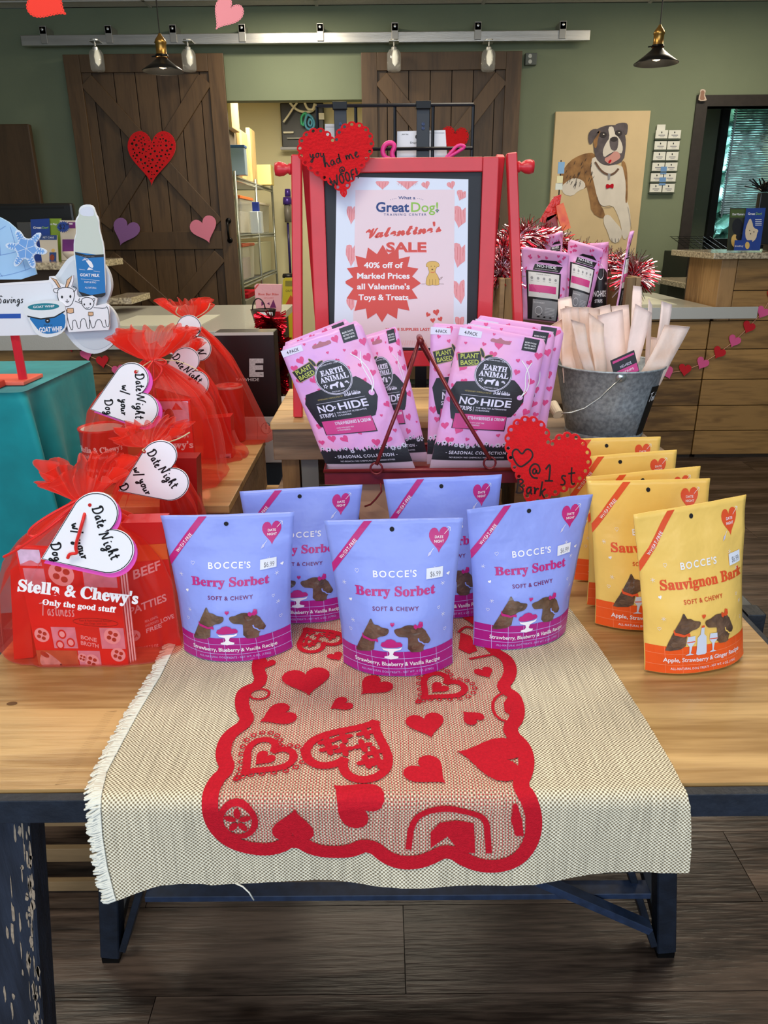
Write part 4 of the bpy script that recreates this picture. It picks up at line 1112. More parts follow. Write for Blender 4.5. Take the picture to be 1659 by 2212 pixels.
def pouch(flavour, name, label, BL, BR, TL, TR, D=0.033, seed=0, sticker=True, group=None, z=TZ+0.0042, lean=0.0, **k):
    S = pouch_surface(BL, BR, TL, TR, D, seed, lean=lean, z=z, **k)
    bl, br = S.corner[0], S.corner[1]
    c = (bl+br)/2; rz = math.atan2((br-bl).y, (br-bl).x)
    t = thing(name, label, 'treat pouch', c, rz, group)
    pouch_body(S, t, LAV if flavour == 'berry' else YEL)
    sorbet_print(S, t, flavour, sticker)
    return t
GL = 'lavender treat pouches standing on the runner'; GY = 'yellow treat pouches in a row at the right'
pouch('berry', 'treat_pouch', 'lavender dog-treat pouch at the left of the front row beside the red gift bag', (398, 1404), (632, 1398), (347, 1113), (636, 1107), seed=1, group=GL)
pouch('berry', 'treat_pouch', 'lavender dog-treat pouch standing foremost in the middle of the lace runner', (742, 1430), (978, 1432), (700, 1123), (1001, 1120), seed=2, group=GL)
pouch('berry', 'treat_pouch', 'lavender dog-treat pouch at the right of the front row, turned and leaning right', (1022, 1393), (1222, 1362), (1008, 1101), (1281, 1068), D=0.028, seed=3, sticker=(0.80, 0.66), group=GL)
pouch('berry', 'treat_pouch', 'lavender dog-treat pouch in the second row, left, half hidden and without a price sticker', (552, 1330), (765, 1325), (517, 1063), (783, 1046), D=0.026, seed=4, sticker=False, group=GL)
pouch('berry', 'treat_pouch', 'lavender dog-treat pouch in the second row under the metal basket, behind the foremost one', (862, 1318), (1066, 1316), (828, 1037), (1084, 1024), D=0.026, seed=5, sticker=False, group=GL)
pouch('wine', 'treat_pouch', 'yellow dog-treat pouch standing foremost at the right, price sticker on its upper right', (1392, 1447), (1606, 1412), (1369, 1112), (1611, 1068), D=0.024, seed=6, sticker=(0.87, 0.66), group=GY)
pouch('wine', 'treat_pouch', 'yellow dog-treat pouch second from the front of its row', (1285, 1346), (1520, 1342), (1268, 1038), (1535, 1034), D=0.024, seed=7, sticker=False, group=GY)
pouch('wine', 'treat_pouch', 'yellow dog-treat pouch third from the front of its row', (1267, 1306), (1500, 1290), (1265, 1029), (1515, 1008), D=0.014, seed=8, sticker=False, group=GY)
pouch('wine', 'treat_pouch', 'yellow dog-treat pouch fourth from the front of its row', (1240, 1252), (1450, 1240), (1222, 990), (1463, 972), D=0.014, seed=9, sticker=False, group=GY)
pouch('wine', 'treat_pouch', 'yellow dog-treat pouch at the very back of its row below the galvanized pail', (1212, 1206), (1418, 1200), (1199, 950), (1427, 943), D=0.014, seed=10, sticker=False, group=GY)
# ------------------------------------------------------------------ pink chew-strip bags
PNK = mat('chew_bag_pink', (240, 172, 218), 0.28, rgb2=(220, 166, 234), noise_scale=9, bump=0.3, bump_scale=24, spec=0.5)
HRT = mat('chew_bag_heart', (222, 74, 140), 0.4); CHAR = mat('chew_bag_charcoal', (36, 36, 44), 0.4); BAND = mat('chew_bag_band', (206, 66, 138), 0.4)
LIME = mat('print_lime', (196, 206, 96), 0.5); GOLD = mat('print_gold', (176, 158, 96), 0.45); PALE = mat('print_pale_lilac', (226, 222, 246), 0.45)
CLEAR = mat('clear_film', (214, 206, 220), 0.12, alpha=0.55, coat=0.5)
HB = 1.80
def chew_surface(TL, TR, BL, BR, Y, D=0.010, seed=0, Yt=None):
    Yt = Y if Yt is None else Yt
    tl, tr, bl, br = at(*TL, Yt), at(*TR, Yt), at(*BL, Y), at(*BR, Y)
    n = Vector((0, -1, 0.1)).normalized()
    if Y < 1.2:          # stand on the tray floor, inside its walls
        for q, tq in ((bl, tl), (br, tr)):
            k = (tq.z-0.9092)/(tq.z-q.z); q.xyz = tq+(q-tq)*k
    def S(u, v, off=0.0, back=False):
        uu = min(max(u, 0), 1)
        f = max(0.0, 1-abs(2*uu-1)**2.4)*max(0.0, math.sin(PI*min(1, max(0, v))**0.7))**0.7
        p = bl.lerp(br, u).lerp(tl.lerp(tr, u), v)
        w_ = 0.0012*noise.noise(Vector((u*4+seed*2.3, v*6, seed)))+0.003*math.sin(u*4+seed)*v**2+0.0004*math.exp(-((v-0.82)/0.006)**2)
        return p+(n*(D*f+w_+off) if not back else n*(-0.5*D*f+w_-0.0009))
    S.corner = (bl, br, tl, tr)
    return S
def BB(px, py):
    dx, dy = px-225, py-115
    return ((dx*1195+dy*215)/1474250.0, (-dx*215+dy*1195)/1474250.0)
def chew_print(S, t, seed=0, hearts_only=False):
    M = lambda a, b, off=0.0: S(a, 1-(-b)/HB, off)       # b is passed negative-up
    P = Print(M, L=0.07, base=0.0004, step=0.00016)
    random.seed(seed+40)
    pts = []
    for k in range(400):
        a, b = random.uniform(0.04, 0.96), random.uniform(0.03, 1.42)
        if all((a-c)**2+(b-d)**2 > 0.016 for c, d in pts): pts.append((a, b))
        if len(pts) > 46: break
    for (a, b) in pts:
        sz = random.choice([0.035, 0.05, 0.075, 0.09, 0.1])
        a = min(max(a, sz*.6), 1-sz*.6)
        P.poly(xf(heart_pts(16), a, -b, sz, sz, random.uniform(-.5, .5)), HRT, 0)
    q = lambda pts: [(BB(*p)[0], -BB(*p)[1]) for p in pts]
    P.poly([(0.0, -0.045), (0.255, -0.05), (0.255, -0.128), (0.0, -0.135)], PALE, 1); P.text('4-PACK', 0.135, -0.112, 0.042, BLKP, 2, bold=0.01, width=0.15)
    P.poly(smoothpts([(0.36, -0.13), (0.38, -0.10), (0.44, -0.11), (0.47, -0.075), (0.51, -0.11), (0.58, -0.10), (0.60, -0.13), (0.58, -0.15), (0.38, -0.15)], 1, True), mat('hang_slot', (178, 112, 130), 0.5), 1)
    P.poly([(0.735, -0.02), (0.915, -0.02), (0.905, -0.185), (0.728, -0.185)], CHAR, 1)
    for i, s_ in enumerate(('MORE CHOICE.', 'BETTER TASTE.', 'GREATER IMPACT.')): P.text(s_, 0.82, -0.088-i*0.033, 0.019, WHT, 2, bold=0.012, width=0.135)
    bd = q([(190, 535), (505, 505), (515, 700), (215, 728)]); P.poly(bd, CHAR, 1); P.stroke(bd, 0.008, GOLD, 2, closed=True, sm=0)
    P.text('PLANT', 0.178, -0.378, 0.058, LIME, 3, rot=0.20, bold=0.014, width=0.2); P.text('BASED', 0.192, -0.452, 0.058, LIME, 3, rot=0.20, bold=0.014, width=0.2)
    for lp in ([(500, 450), (535, 490), (560, 560), (540, 610), (505, 560), (492, 500)], [(540, 610), (590, 560), (680, 565), (640, 605), (580, 625)]):
        P.poly(smoothpts(q(lp), 1, True), CHAR, 2); P.stroke(q(lp), 0.006, GOLD, 3, closed=True, sm=1)
    P.poly(smoothpts(q([(100, 935), (440, 938), (700, 940), (920, 948), (985, 958), (1152, 1240), (948, 1545), (880, 1545), (150, 1500), (108, 1470)]), 1, True), CHAR, 1)
    c = BB(680, 850); P.poly(ellipse(c[0], -c[1], 0.212, 0.212, 36), CHAR, 4); P.stroke(ellipse(c[0], -c[1], 0.2, 0.2, 36), 0.007, PALE, 5, closed=True, sm=0)
    P.stroke(ellipse(c[0], -c[1], 0.212, 0.212, 36), 0.004, PALE, 5, closed=True, sm=0)
    P.text('EARTH', c[0]+0.005, -c[1]+0.045, 0.068, PALE, 6, kind='serif', bold=0.018, width=0.27); P.text('ANIMAL', c[0]+0.005, -c[1]-0.035, 0.068, PALE, 6, kind='serif', bold=0.018, width=0.335)
    # small dog, cat and plants of the round emblem
    e0, e1 = c[0], -c[1]-0.085
    P.poly([(e0-0.085, e1-.03), (e0-0.07, e1+.01), (e0-.01, e1+.012), (e0+.02, e1+.03), (e0+.04, e1+.02), (e0+.02, e1), (e0+.01, e1-.04), (e0, e1-.045), (e0-.01, e1-.015), (e0-.05, e1-.012), (e0-.06, e1-.045), (e0-.075, e1-.045)], PALE, 6)
    P.poly([(e0+.04, e1-.05), (e0+.045, e1), (e0+.06, e1+.02), (e0+.075, e1+.0), (e0+.085, e1-.05)], PALE, 6)
    for k in range(5):
        P.poly(ellipse(e0-.125+.018*math.cos(k*1.256), e1+.018*math.sin(k*1.256), .010, .007, 8, k*1.256), PALE, 6)
        P.poly(ellipse(e0+.125+.02*math.cos(k*.5+.3), e1-.02+.03*math.sin(k*.5+.3), .012, .005, 8, k*.5+.6), PALE, 6)
    P.text('ANOTHER WAY', c[0], -c[1]-0.178, 0.016, PALE, 6, width=0.16, arc=0.9); P.text('ESTABLISHED 1979', c[0], -c[1]+0.163, 0.016, PALE, 6, width=0.2, arc=-0.9)
    P.text('VETERINARY FORMULATED BY', 0.20, -0.775, 0.020, GOLD, 2, align='l', width=0.30)
    hand(P, 'Dr.Bob Goldstein', 0.52, -0.775, 0.050, PALE, 0.0055, space=0.48)
    P.stroke([(0.17, -0.815), (0.745, -0.815)], 0.004, PALE, 2, sm=0)
    P.text('NO', 0.165, -0.93, 0.092, PALE, 3, align='l', bold=0.022, width=0.185); P.text('HIDE', 0.405, -0.93, 0.092, PALE, 3, align='l', bold=0.022, width=0.345)
    for k in range(4): P.poly(ellipse(0.362+0.014*math.cos(0.5+k*.75), -0.892+0.014*math.sin(0.5+k*.75), 0.006, 0.006, 8), PALE, 3)
    P.poly(ellipse(0.364, -0.9, 0.009, 0.008, 8), PALE, 3)
    P.text('STRIPS', 0.155, -1.005, 0.052, PALE, 3, align='l', bold=0.018, width=0.165); P.stroke([(0.338, -0.952), (0.338, -1.012)], 0.005, PALE, 3, sm=0)
    P.text('THE HEALTHY ALTERNATIVE', 0.36, -0.972, 0.019, PALE, 3, align='l', bold=0.008, width=0.35); P.text('TO RAWHIDE', 0.36, -1.005, 0.019, PALE, 3, align='l', bold=0.008, width=0.16)
    P.poly([(0.143, -1.058), (0.735, -1.065), (0.74, -1.25), (0.14, -1.24)], CHAR, 3)
    P.rect(0.15, -1.235, 0.73, -1.052, BAND, 4); P.stroke([(0.175, -1.075), (0.275, -1.075), (0.275, -1.21), (0.175, -1.21)], 0.005, HRT, 5, closed=True, sm=0)
    P.text('STRAWBERRIES & CREAM', 0.295, -1.115, 0.042, PALE, 5, align='l', bold=0.012, width=0.415)
    P.text('MADE WITH GOAT MILK', 0.295, -1.165, 0.018, PALE, 5, align='l', width=0.2); P.text('& STRAWBERRIES', 0.295, -1.195, 0.018, PALE, 5, align='l', width=0.15)
    # daisies over the dark foot band
    P.rect(0.0, -1.66, 1.0, -1.49, CHAR, 2)
    for k in range(26):
        a = (k+0.5)/26; P.poly([(a-.03, -1.5), (a+.03, -1.5), (a+.004+random.uniform(-.01, .01), -1.42-random.random()*.04)], CHAR, 2)
    for k in range(15):
        a = 0.035+k*0.067; b = -1.46+random.uniform(-.03, .04); r = random.choice([.018, .026, .034])
        for j in range(9): an = j*2*PI/9; P.poly(ellipse(a+r*.62*math.cos(an), b+r*.62*math.sin(an), r*.42, r*.16, 6, an), PALE, 3)
        P.poly(ellipse(a, b, r*.32, r*.32, 8), CHAR, 4)
    P.text('- SEASONAL COLLECTION -', 0.5, -1.575, 0.042, PALE, 3, bold=0.016, width=0.72, space=1.1); P.text('NO BLEACH | NO CHEMICALS | NO PRESERVATIVES'.replace('|', '/'), 0.5, -1.63, 0.020, PALE, 3, width=0.62)
    P.rect(0.0, -1.80, 1.0, -1.66, CLEAR, 2)
    e = BB(1050, 1238); P.poly(ellipse(e[0], -e[1], 0.034, 0.034, 16), PNK, 3)
    for pts in ([(1050, 1238), (1130, 1130), (1115, 900), (1150, 780), (1205, 690)], [(1050, 1238), (1160, 1130), (1185, 930), (1135, 760), (1062, 652)]):
        P.stroke(q(pts), 0.011, WHT, 4, sm=2)
    P.build('front_print', t)
GP = 'pink chew-strip bags standing in the metal basket'
def chew_bag(label, TL, TR, BL, BR, Y, seed, group=GP, D=0.010, Yt=None, z0=None):
    S = chew_surface(TL, TR, BL, BR, Y, D, seed, Yt)
    c = (S.corner[0]+S.corner[1])/2
    t = thing('chew_bag', label, 'treat bag', c, 0, group)
    pouch_body(S, t, PNK, 'pouch', 20, 26, True)
    chew_print(S, t, seed)
    return t
# ---- basket: shallow dark red metal tray on a crumpled kraft paper block, with a wire bail
MAR = mat('maroon_metal', (120, 34, 40), 0.35, metal=0.25, noise_amt=0.2, noise_scale=30, coat=0.2)
bk = thing('metal_basket', 'shallow maroon metal basket with a tall rusty wire handle, pink bags inside', 'basket', (0.045, 1.1, 0.905))
BX0, BX1, BY0, BY1 = at(701, 1028, 1.02).x, at(1150, 1022, 1.02).x, 1.02, 1.155
bz0, bz1 = at(890, 1045, 1.02).z, at(890, 1016, 1.02).z
bm = NB()
box(bm, BX0, BX1, BY0, BY1, bz0, bz0+0.002)
for a in ((BX0, BX1, BY0, BY0+0.002), (BX0, BX1, BY1-0.002, BY1), (BX0, BX0+0.002, BY0+0.002, BY1-0.002), (BX1-0.002, BX1, BY0+0.002, BY1-0.002)):
    box(bm, *a, bz0+0.002, bz1)
obj('tray', bm, MAR, bk)
bm = NB(); tube(bm, [(BX0, BY0, bz1), (BX1, BY0, bz1), (BX1, BY1, bz1), (BX0, BY1, bz1)], 0.0032, 8, closed=True); obj('rolled_rim', bm, MAR, bk, True)
def ringbm(c, r, w_, ax='Y'):
    bm = NB(); tube(bm, [Vector(c)+Vector((r*math.cos(t), 0, r*math.sin(t))) for t in [2*PI*k/16 for k in range(16)]], w_, 6, closed=True); return bm
ap = at(908, 735, 1.075)
for (px, py) in ((813, 1012), (1058, 1000)):
    c = at(px, py, BY0-0.006); obj('ring', ringbm(c, 0.0085, 0.0016), MAR, bk, True)
    bm = NB(); s_ = Vector((ap.x, ap.y, ap.z)); side = -1 if px < 900 else 1
    tube(bm, [c+Vector((0, -0.002, 0.006)), c.lerp(s_, 0.5)+Vector((0, -0.012, 0)), s_+Vector((side*0.002, -0.004, 0))], 0.0028, 8)
    obj('handle_wire', bm, MAR, bk, True)
    c2 = Vector((c.x, BY1+0.004, bz1)); bm = NB(); tube(bm, [c2, s_+Vector((side*0.003, 0.03, -0.012)), s_+Vector((side*0.001, 0.006, 0))], 0.0024, 8); obj('handle_wire', bm, MAR, bk, True)
bm = NB(); tube(bm, [ap+Vector((0, -0.010, 0.0)), ap+Vector((0, 0.03, 0.0))], 0.0048, 10); obj('handle_grip', bm, MAR, bk, True)
bm = NB(); tube(bm, [at(822, 1043, 1.012), at(824, 1062, 1.010), at(812, 1078, 1.010), at(800, 1090, 1.012), at(788, 1094, 1.014)], 0.0014, 6); obj('hook_wire', bm, MAR, bk, True)
KR = mat('kraft_paper', (176, 140, 116), 0.75, noise_amt=0.06, noise_scale=8)
bm = box(NB(), BX0+0.05, BX1-0.05, BY0+0.012, BY1-0.01, TZ+0.003, bz0-0.001)
bmesh.ops.subdivide_edges(bm, edges=bm.edges, cuts=9, use_grid_fill=True)
for v in bm.verts:
    if v.co.z > TZ+0.006 and v.co.z < bz0-0.004:
        nn = noise.noise(v.co*38); v.co.y += -abs(nn)*0.010; v.co.x += nn*0.006
o = obj('kraft_bag', bm, KR); tag(o, 'crumpled kraft paper bag under the maroon basket', 'paper bag')
chew_bag('pink bag of chew strips leaning left at the front left of the basket', (604, 751), (777, 690), (716, 1034), (897, 1012), 1.052, 1)
chew_bag('pink bag of chew strips right behind the left-leaning front one', (610, 742), (752, 686), (720, 1028), (880, 1004), 1.074, 2)
chew_bag('smaller looking pink bag of chew strips at the back left of the wire handle', (768, 731), (858, 704), (800, 1022), (928, 1005), 1.105, 3)
chew_bag('narrow view of a pink chew-strip bag just right of the wire handle', (931, 698), (1100, 706), (922, 1008), (1090, 1020), 1.092, 4)
chew_bag('pink bag of chew strips at the front right of the basket, its print fully seen', (996, 698), (1182, 734), (926, 1020), (1113, 1030), 1.062, 5)
chew_bag('pink bag of chew strips second from the front at the right', (1012, 690), (1203, 718), (955, 1022), (1140, 1030), 1.082, 6)
chew_bag('pink bag of chew strips rearmost at the right of the basket', (1028, 680), (1221, 708), (985, 1020), (1160, 1030), 1.104, 7)
# ================================================================== wooden crate with the easel
PALW = wood('crate_pine', (150, 116, 72), (214, 178, 122), 6, (0.12, 1, 1), 0.5, knots=True, bump=0.15)
PALG = wood('crate_grey_pine', (92, 76, 62), (146, 122, 98), 8, (0.1, 1, 1), 0.6, knots=True, bump=0.3)
PALV = wood('crate_pine_upright', (92, 68, 42), (150, 118, 76), 7, (1, 1, 0.12), 0.6, knots=False)
cz = 0.951
def part_at(name, bm, m, parent, c):
    o = obj(name, bm, m, parent); d = Vector(c)-parent.location
    o.data.transform(Matrix.Translation(-d)); o.location = d; return o
cr = thing('wooden_crate', 'low slatted pine crate carrying the red easel', 'crate', (0.0, 1.33, TZ+0.0002))
KX0, KX1, KY0, KY1 = -0.187, 0.205, 1.2, 1.47
for i, (a, b) in enumerate(((1.195, 1.285), (1.287, 1.378), (1.380, 1.472))):
    part_at('board', box(NB(), KX0, KX1, a, b, cz-0.012, cz, 0.002), PALW, cr, (0, (a+b)/2, cz))
for z0, z1 in ((cz-0.066, cz-0.0125), (TZ+0.002, TZ+0.078)):
    part_at('front_slat', box(NB(), KX0+0.002, KX1-0.002, KY0, KY0+0.012, z0, z1, 0.002), PALG, cr, (0, KY0, z0))
    part_at('back_slat', box(NB(), KX0+0.002, KX1-0.002, KY1-0.012, KY1, z0, z1, 0.002), PALG, cr, (0, KY1, z0))
    for x in (KX0+0.002, KX1-0.012):
        part_at('side_slat', box(NB(), x, x+0.010, KY0+0.013, KY1-0.013, z0, z1, 0.002), PALG, cr, (x, 1.3, z0))
for x in (KX0+0.013, KX1-0.043):
    for y_ in (KY0+0.0125, KY1-0.032):
        part_at('corner_post', box(NB(), x, x+0.030, y_, y_+0.018, TZ+0.002, cz-0.0125, 0.001), PALV, cr, (x, y_, 0.8))
o = part_at('grey_insert', box(NB(), KX0+0.046, KX0+0.075, KY0+0.014, KY0+0.03, TZ+0.002, cz-0.0125), mat('grey_felt', (112, 116, 116), 0.8), cr, (KX0, KY0, 0.8))
# ---- easel: red A-frame with pivoting board
ERED = mat('easel_red', (206, 40, 52), 0.38, noise_amt=0.04, noise_scale=30, coat=0.15)
es = thing('sign_easel', 'bright red wooden A-frame easel holding a framed sale sign', 'easel', (0.0, 1.25, cz+0.0002))
def bar(a, b, wx, wy, name='post', m=ERED):
    bm = NB(); obox(bm, a, b, wx, wy, up=Vector((0, 1, 0)), bev=0.0015); return obj(name, bm, m, es)
YE = 1.245
tz_ = at(640, 335, YE).z
lt, lb = at(641, 335, YE), at(646, 896, YE)
rt, rb_ = at(1106, 328, YE), at(1124, 880, YE)
z0 = cz+0.0008
bar((lt.x, YE, tz_), (lb.x, YE-0.012, z0), 0.0155, 0.016); bar((rt.x-0.001, YE, tz_), (rb_.x, YE-0.012, z0), 0.0155, 0.016)
lt2, rt2 = at(661, 345, YE+0.02), at(1081, 330, YE+0.02)
bar((lt2.x, YE+0.018, tz_-0.002), (lt2.x+0.004, YE+0.16, z0), 0.0125, 0.016, 'rear_post'); bar((rt2.x, YE+0.018, tz_-0.002), (rt2.x-0.004, YE+0.16, z0), 0.0125, 0.016, 'rear_post')
bar((lt2.x, YE+0.135, 1.03), (rt2.x, YE+0.135, 1.03), 0.015, 0.012, 'crossbar')
for X, sx in ((lt.x-0.008, -1), (rt.x+0.008, 1)):
    bm = NB(); zc = at(640, 365, YE).z
    lathe(bm, [(0.0, 0.0), (0.0075, 0.001), (0.0085, 0.004), (0.006, 0.007), (0.0095, 0.013), (0.0105, 0.020), (0.009, 0.026), (0.0, 0.0275)], (0, 0, 0), 16, 'X')
    for v in bm.verts: v.co = Vector((X+sx*v.co.x, YE+v.co.y, zc+v.co.z))
    obj('knob', bm, ERED, es, True)
YB = YE+0.004
fx0, fx1 = at(673, 500, YB).x, at(1070, 500, YB).x; ix0, ix1 = at(704, 500, YB).x, at(1037, 500, YB).x
fz1, iz1 = at(860, 341, YB).z, at(860, 373, YB).z; iz0, fz0 = at(900, 757, YB).z, at(900, 790, YB).z
obj('frame_stile', box(NB(), fx0, ix0, YB-0.007, YB+0.012, fz0, fz1, 0.0015), ERED, es); obj('frame_stile', box(NB(), ix1, fx1, YB-0.007, YB+0.012, fz0, fz1, 0.0015), ERED, es)
obj('frame_rail', box(NB(), ix0+0.0003, ix1-0.0003, YB-0.007, YB+0.012, iz1, fz1, 0.0015), ERED, es); obj('frame_rail', box(NB(), ix0+0.0003, ix1-0.0003, YB-0.007, YB+0.012, fz0, iz0, 0.0015), ERED, es)
obj('chalkboard', box(NB(), ix0+0.0005, ix1-0.0005, YB, YB+0.008, iz0+0.0005, iz1-0.0005), mat('chalkboard', (30, 34, 42), 0.55, noise_amt=0.1, noise_scale=20), es)
# ---- printed sale sheet taped on the board
FM = front_map(YB-0.0005)
def Z(x, y): return (740+x/5.925, -(370+y/5.925))
def ZP(pts): return [Z(*p) for p in pts]
sh = thing('sale_sign', 'white and pink printed sheet reading Valentine sale, 40% off, on the easel', 'sign', at(870, 752, YB-0.0006))
PAPW = mat('paper_white', (222, 232, 250), 0.6)
slab(ZP([(-75, 70), (1610, 102), (1588, 2270), (-110, 2240)]), FM, 0.0004, 'paper', PAPW, sh)
P = Print(FM, L=60, base=0.0005, step=0.0001)
PPINK = mat('print_pale_pink', (234, 214, 224), 0.6); CORAL = mat('print_coral', (214, 84, 78), 0.6); CRAY = mat('print_crayon', (232, 158, 164), 0.7); CRAYD = mat('print_crayon_dark', (206, 92, 100), 0.7)
NAVYP = mat('print_navy', (44, 72, 132), 0.6); GRNP = mat('print_green', (146, 196, 84), 0.6); SHAD = mat('print_pink_shadow', (246, 178, 186), 0.6); TAN = mat('print_tan', (222, 184, 104), 0.6); TANL = mat('print_brown_line', (118, 84, 50), 0.6)
P.poly(ZP([(165, 240), (1435, 235), (1418, 2250), (130, 2250)]), PPINK, 1)
def crayon(cx_, cy_, w_, h_, rot, clip=None):
    pts = xf(heart_pts(20), cx_, cy_, w_, -h_, rot)
    if clip: pts = [(min(max(x, clip[0]), clip[2]), min(max(y, clip[1]), clip[3])) for x, y in pts]
    P.poly(ZP(pts), CRAY, 2)
    x0, x1 = min(p[0] for p in pts), max(p[0] for p in pts); y0, y1 = min(p[1] for p in pts), max(p[1] for p in pts)
    random.seed(int(cx_+cy_))
    k = int((x1-x0)/26)+3
    for i in range(k):
        a = x0+(x1-x0)*(i+0.5)/k; t_ = abs((i+.5)/k-.5)*2; yy0 = y0+(y1-y0)*(.12+.1*t_); yy1 = y1-(y1-y0)*(.08+.65*t_)
        if yy1 > yy0+20: P.stroke(ZP([(a+random.uniform(-6, 6), yy0), (a+random.uniform(-14, 14), yy1)]), 0.55, SHAD if i % 2 else CRAYD, 3, sm=0)
cl = (40, 124, 1585, 2240)
crayon(510, 170, 175, 140, 0, (40, 126, 1585, 236)); crayon(830, 120, 330, 270, 0, (40, 126, 1585, 234)); crayon(1068, 182, 110, 105, -.3); crayon(1392, 182, 110, 105, -.3)
crayon(1520, 310, 150, 150, .4, (1435, 240, 1578, 400)); crayon(1510, 590, 280, 290, .2, (1433, 440, 1576, 735)); crayon(1500, 1080, 300, 330, .2, (1430, 915, 1568, 1235)); crayon(1500, 1550, 260, 320, -.1, (1424, 1385, 1562, 1700)); crayon(1500, 1930, 170, 150, 0, (1440, 1860, 1556, 2000))
crayon(120, 560, 150, 260, .1, (48, 450, 158, 690)); crayon(120, 1080, 190, 300, .1, (42, 938, 156, 1220)); crayon(120, 1700, 160, 190, .1, (48, 1600, 150, 1780))
def zt(s_, x, y, h, m, layer=4, width=None, **k):
    p = Z(x, y); P.text(s_, p[0], p[1], h/5.925, m, layer, width=(width/5.925 if width else None), **k)
zt('What a', 822, 358, 40, NAVYP, width=218, bold=0.012)
for sx in (-1, 1):
    for k in range(4): P.poly(ellipse(*Z(822+sx*(140+k*22), 350+k*k*1.6), .7, .7, 8), NAVYP, 4)
zt('Great', 640, 518, 128, NAVYP, width=425, bold=0.024); zt('Dog!', 1050, 518, 128, GRNP, width=345, bold=0.010)
for k in range(4): P.poly(ellipse(*Z(1193+k*12, 500-8*math.sin(k*1.05)), 1.0, 1.3, 8), NAVYP, 5)
P.poly(ellipse(*Z(1211, 518), 1.8, 1.4, 10), NAVYP, 5)
zt('TRAINING CENTER', 800, 568, 30, NAVYP, width=545, bold=0.006, space=1.25)
for dx, dy, m, l in ((9, 9, WHT, 3), (5, 5, SHAD, 4), (0, 0, CORAL, 5)):
    p = Z(785+dx, 815+dy)
    for q_, (o1, o2) in enumerate(((-.7, 0), (.7, 0), (0, .6), (0, -.6))): P.text("Valentine's", p[0]+o1, p[1]+o2, 22.5, m, l+.2*q_, kind='script', bold=0.015, width=162, rot=0.085)
for dx, dy, m, l in ((12, 10, WHT, 3), (8, 8, SHAD, 4), (0, 0, CORAL, 5)):
    zt('SALE', 815+dx, 1028+dy, 122, m, l, width=515, bold=0.035)
star = [(515, 940), (585, 1062), (715, 985), (720, 1120), (862, 1088), (830, 1222), (970, 1245), (890, 1345), (1003, 1432), (885, 1510), (962, 1628), (822, 1640), (856, 1783), (708, 1752), (695, 1888), (575, 1818), (505, 1930), (432, 1815), (318, 1890), (298, 1755), (152, 1785), (188, 1650), (52, 1625), (138, 1500), (40, 1435), (38, 1405), (135, 1355), (55, 1240), (195, 1222), (165, 1080), (300, 1115), (325, 975), (440, 1060)]
P.poly(ZP(star), CORAL, 7)
for i, s_ in enumerate(('40% off of', 'Marked Prices', "all Valentine's", 'Toys & Treats')):
    zt(s_, 523, 1235+i*137-(0 if i else 0), 74, WHT, 8, bold=0.026, width=(500, 672, 675, 640)[i])
dog = [(1075, 1180), (1095, 1158), (1145, 1150), (1205, 1155), (1240, 1190), (1232, 1225), (1205, 1222), (1190, 1262), (1185, 1290), (1215, 1330), (1235, 1380), (1232, 1430), (1240, 1450), (1190, 1460), (1150, 1450), (1110, 1465), (1065, 1450), (1068, 1400), (1080, 1350), (1105, 1310), (1108, 1280), (1095, 1250), (1092, 1222), (1072, 1225), (1068, 1200)]
P.poly(smoothpts(ZP(dog), 1, True), TAN, 4); P.stroke(ZP(dog), 0.6, TANL, 5, closed=True, sm=1)
P.poly(ellipse(*Z(1133, 1215), .9, 1.1, 8), TANL, 6); P.poly(ellipse(*Z(1178, 1215), .9, 1.1, 8), TANL, 6); P.poly(ellipse(*Z(1148, 1256), 2.0, 1.6, 10), TANL, 6)
P.stroke(ZP([(1125, 1290), (1160, 1298), (1182, 1284)]), 1.2, CORAL, 6); P.stroke(ZP([(1235, 1390), (1270, 1370), (1280, 1345), (1250, 1365), (1232, 1385)]), .6, TANL, 6)
for lx in (1112, 1150, 1190): P.stroke(ZP([(lx, 1380), (lx+2, 1450)]), .6, TANL, 6, sm=0)
P.stroke(ZP([(1010, 1443), (1060, 1440)]), .5, TANL, 5, sm=0); P.stroke(ZP([(1240, 1440), (1295, 1443)]), .5, TANL, 5, sm=0)
for (a, b, w_, r) in [(1090, 1838, 62, .5), (1200, 1810, 84, -.2), (1155, 1912, 66, -.1), (1252, 1895, 66, -.4)]: P.poly(ZP(xf(heart_pts(16), a, b, w_, -w_, r)), CORAL, 4)
zt('WHILE SUPPLIES LAST', 835, 2040, 38, CORAL, width=570, bold=0.03)
for i in range(24): P.stroke(ZP([(560+i*22, 2165), (572+i*22, 2225)]), .6, CRAY, 4, sm=0)
P.build('printed_face', sh)
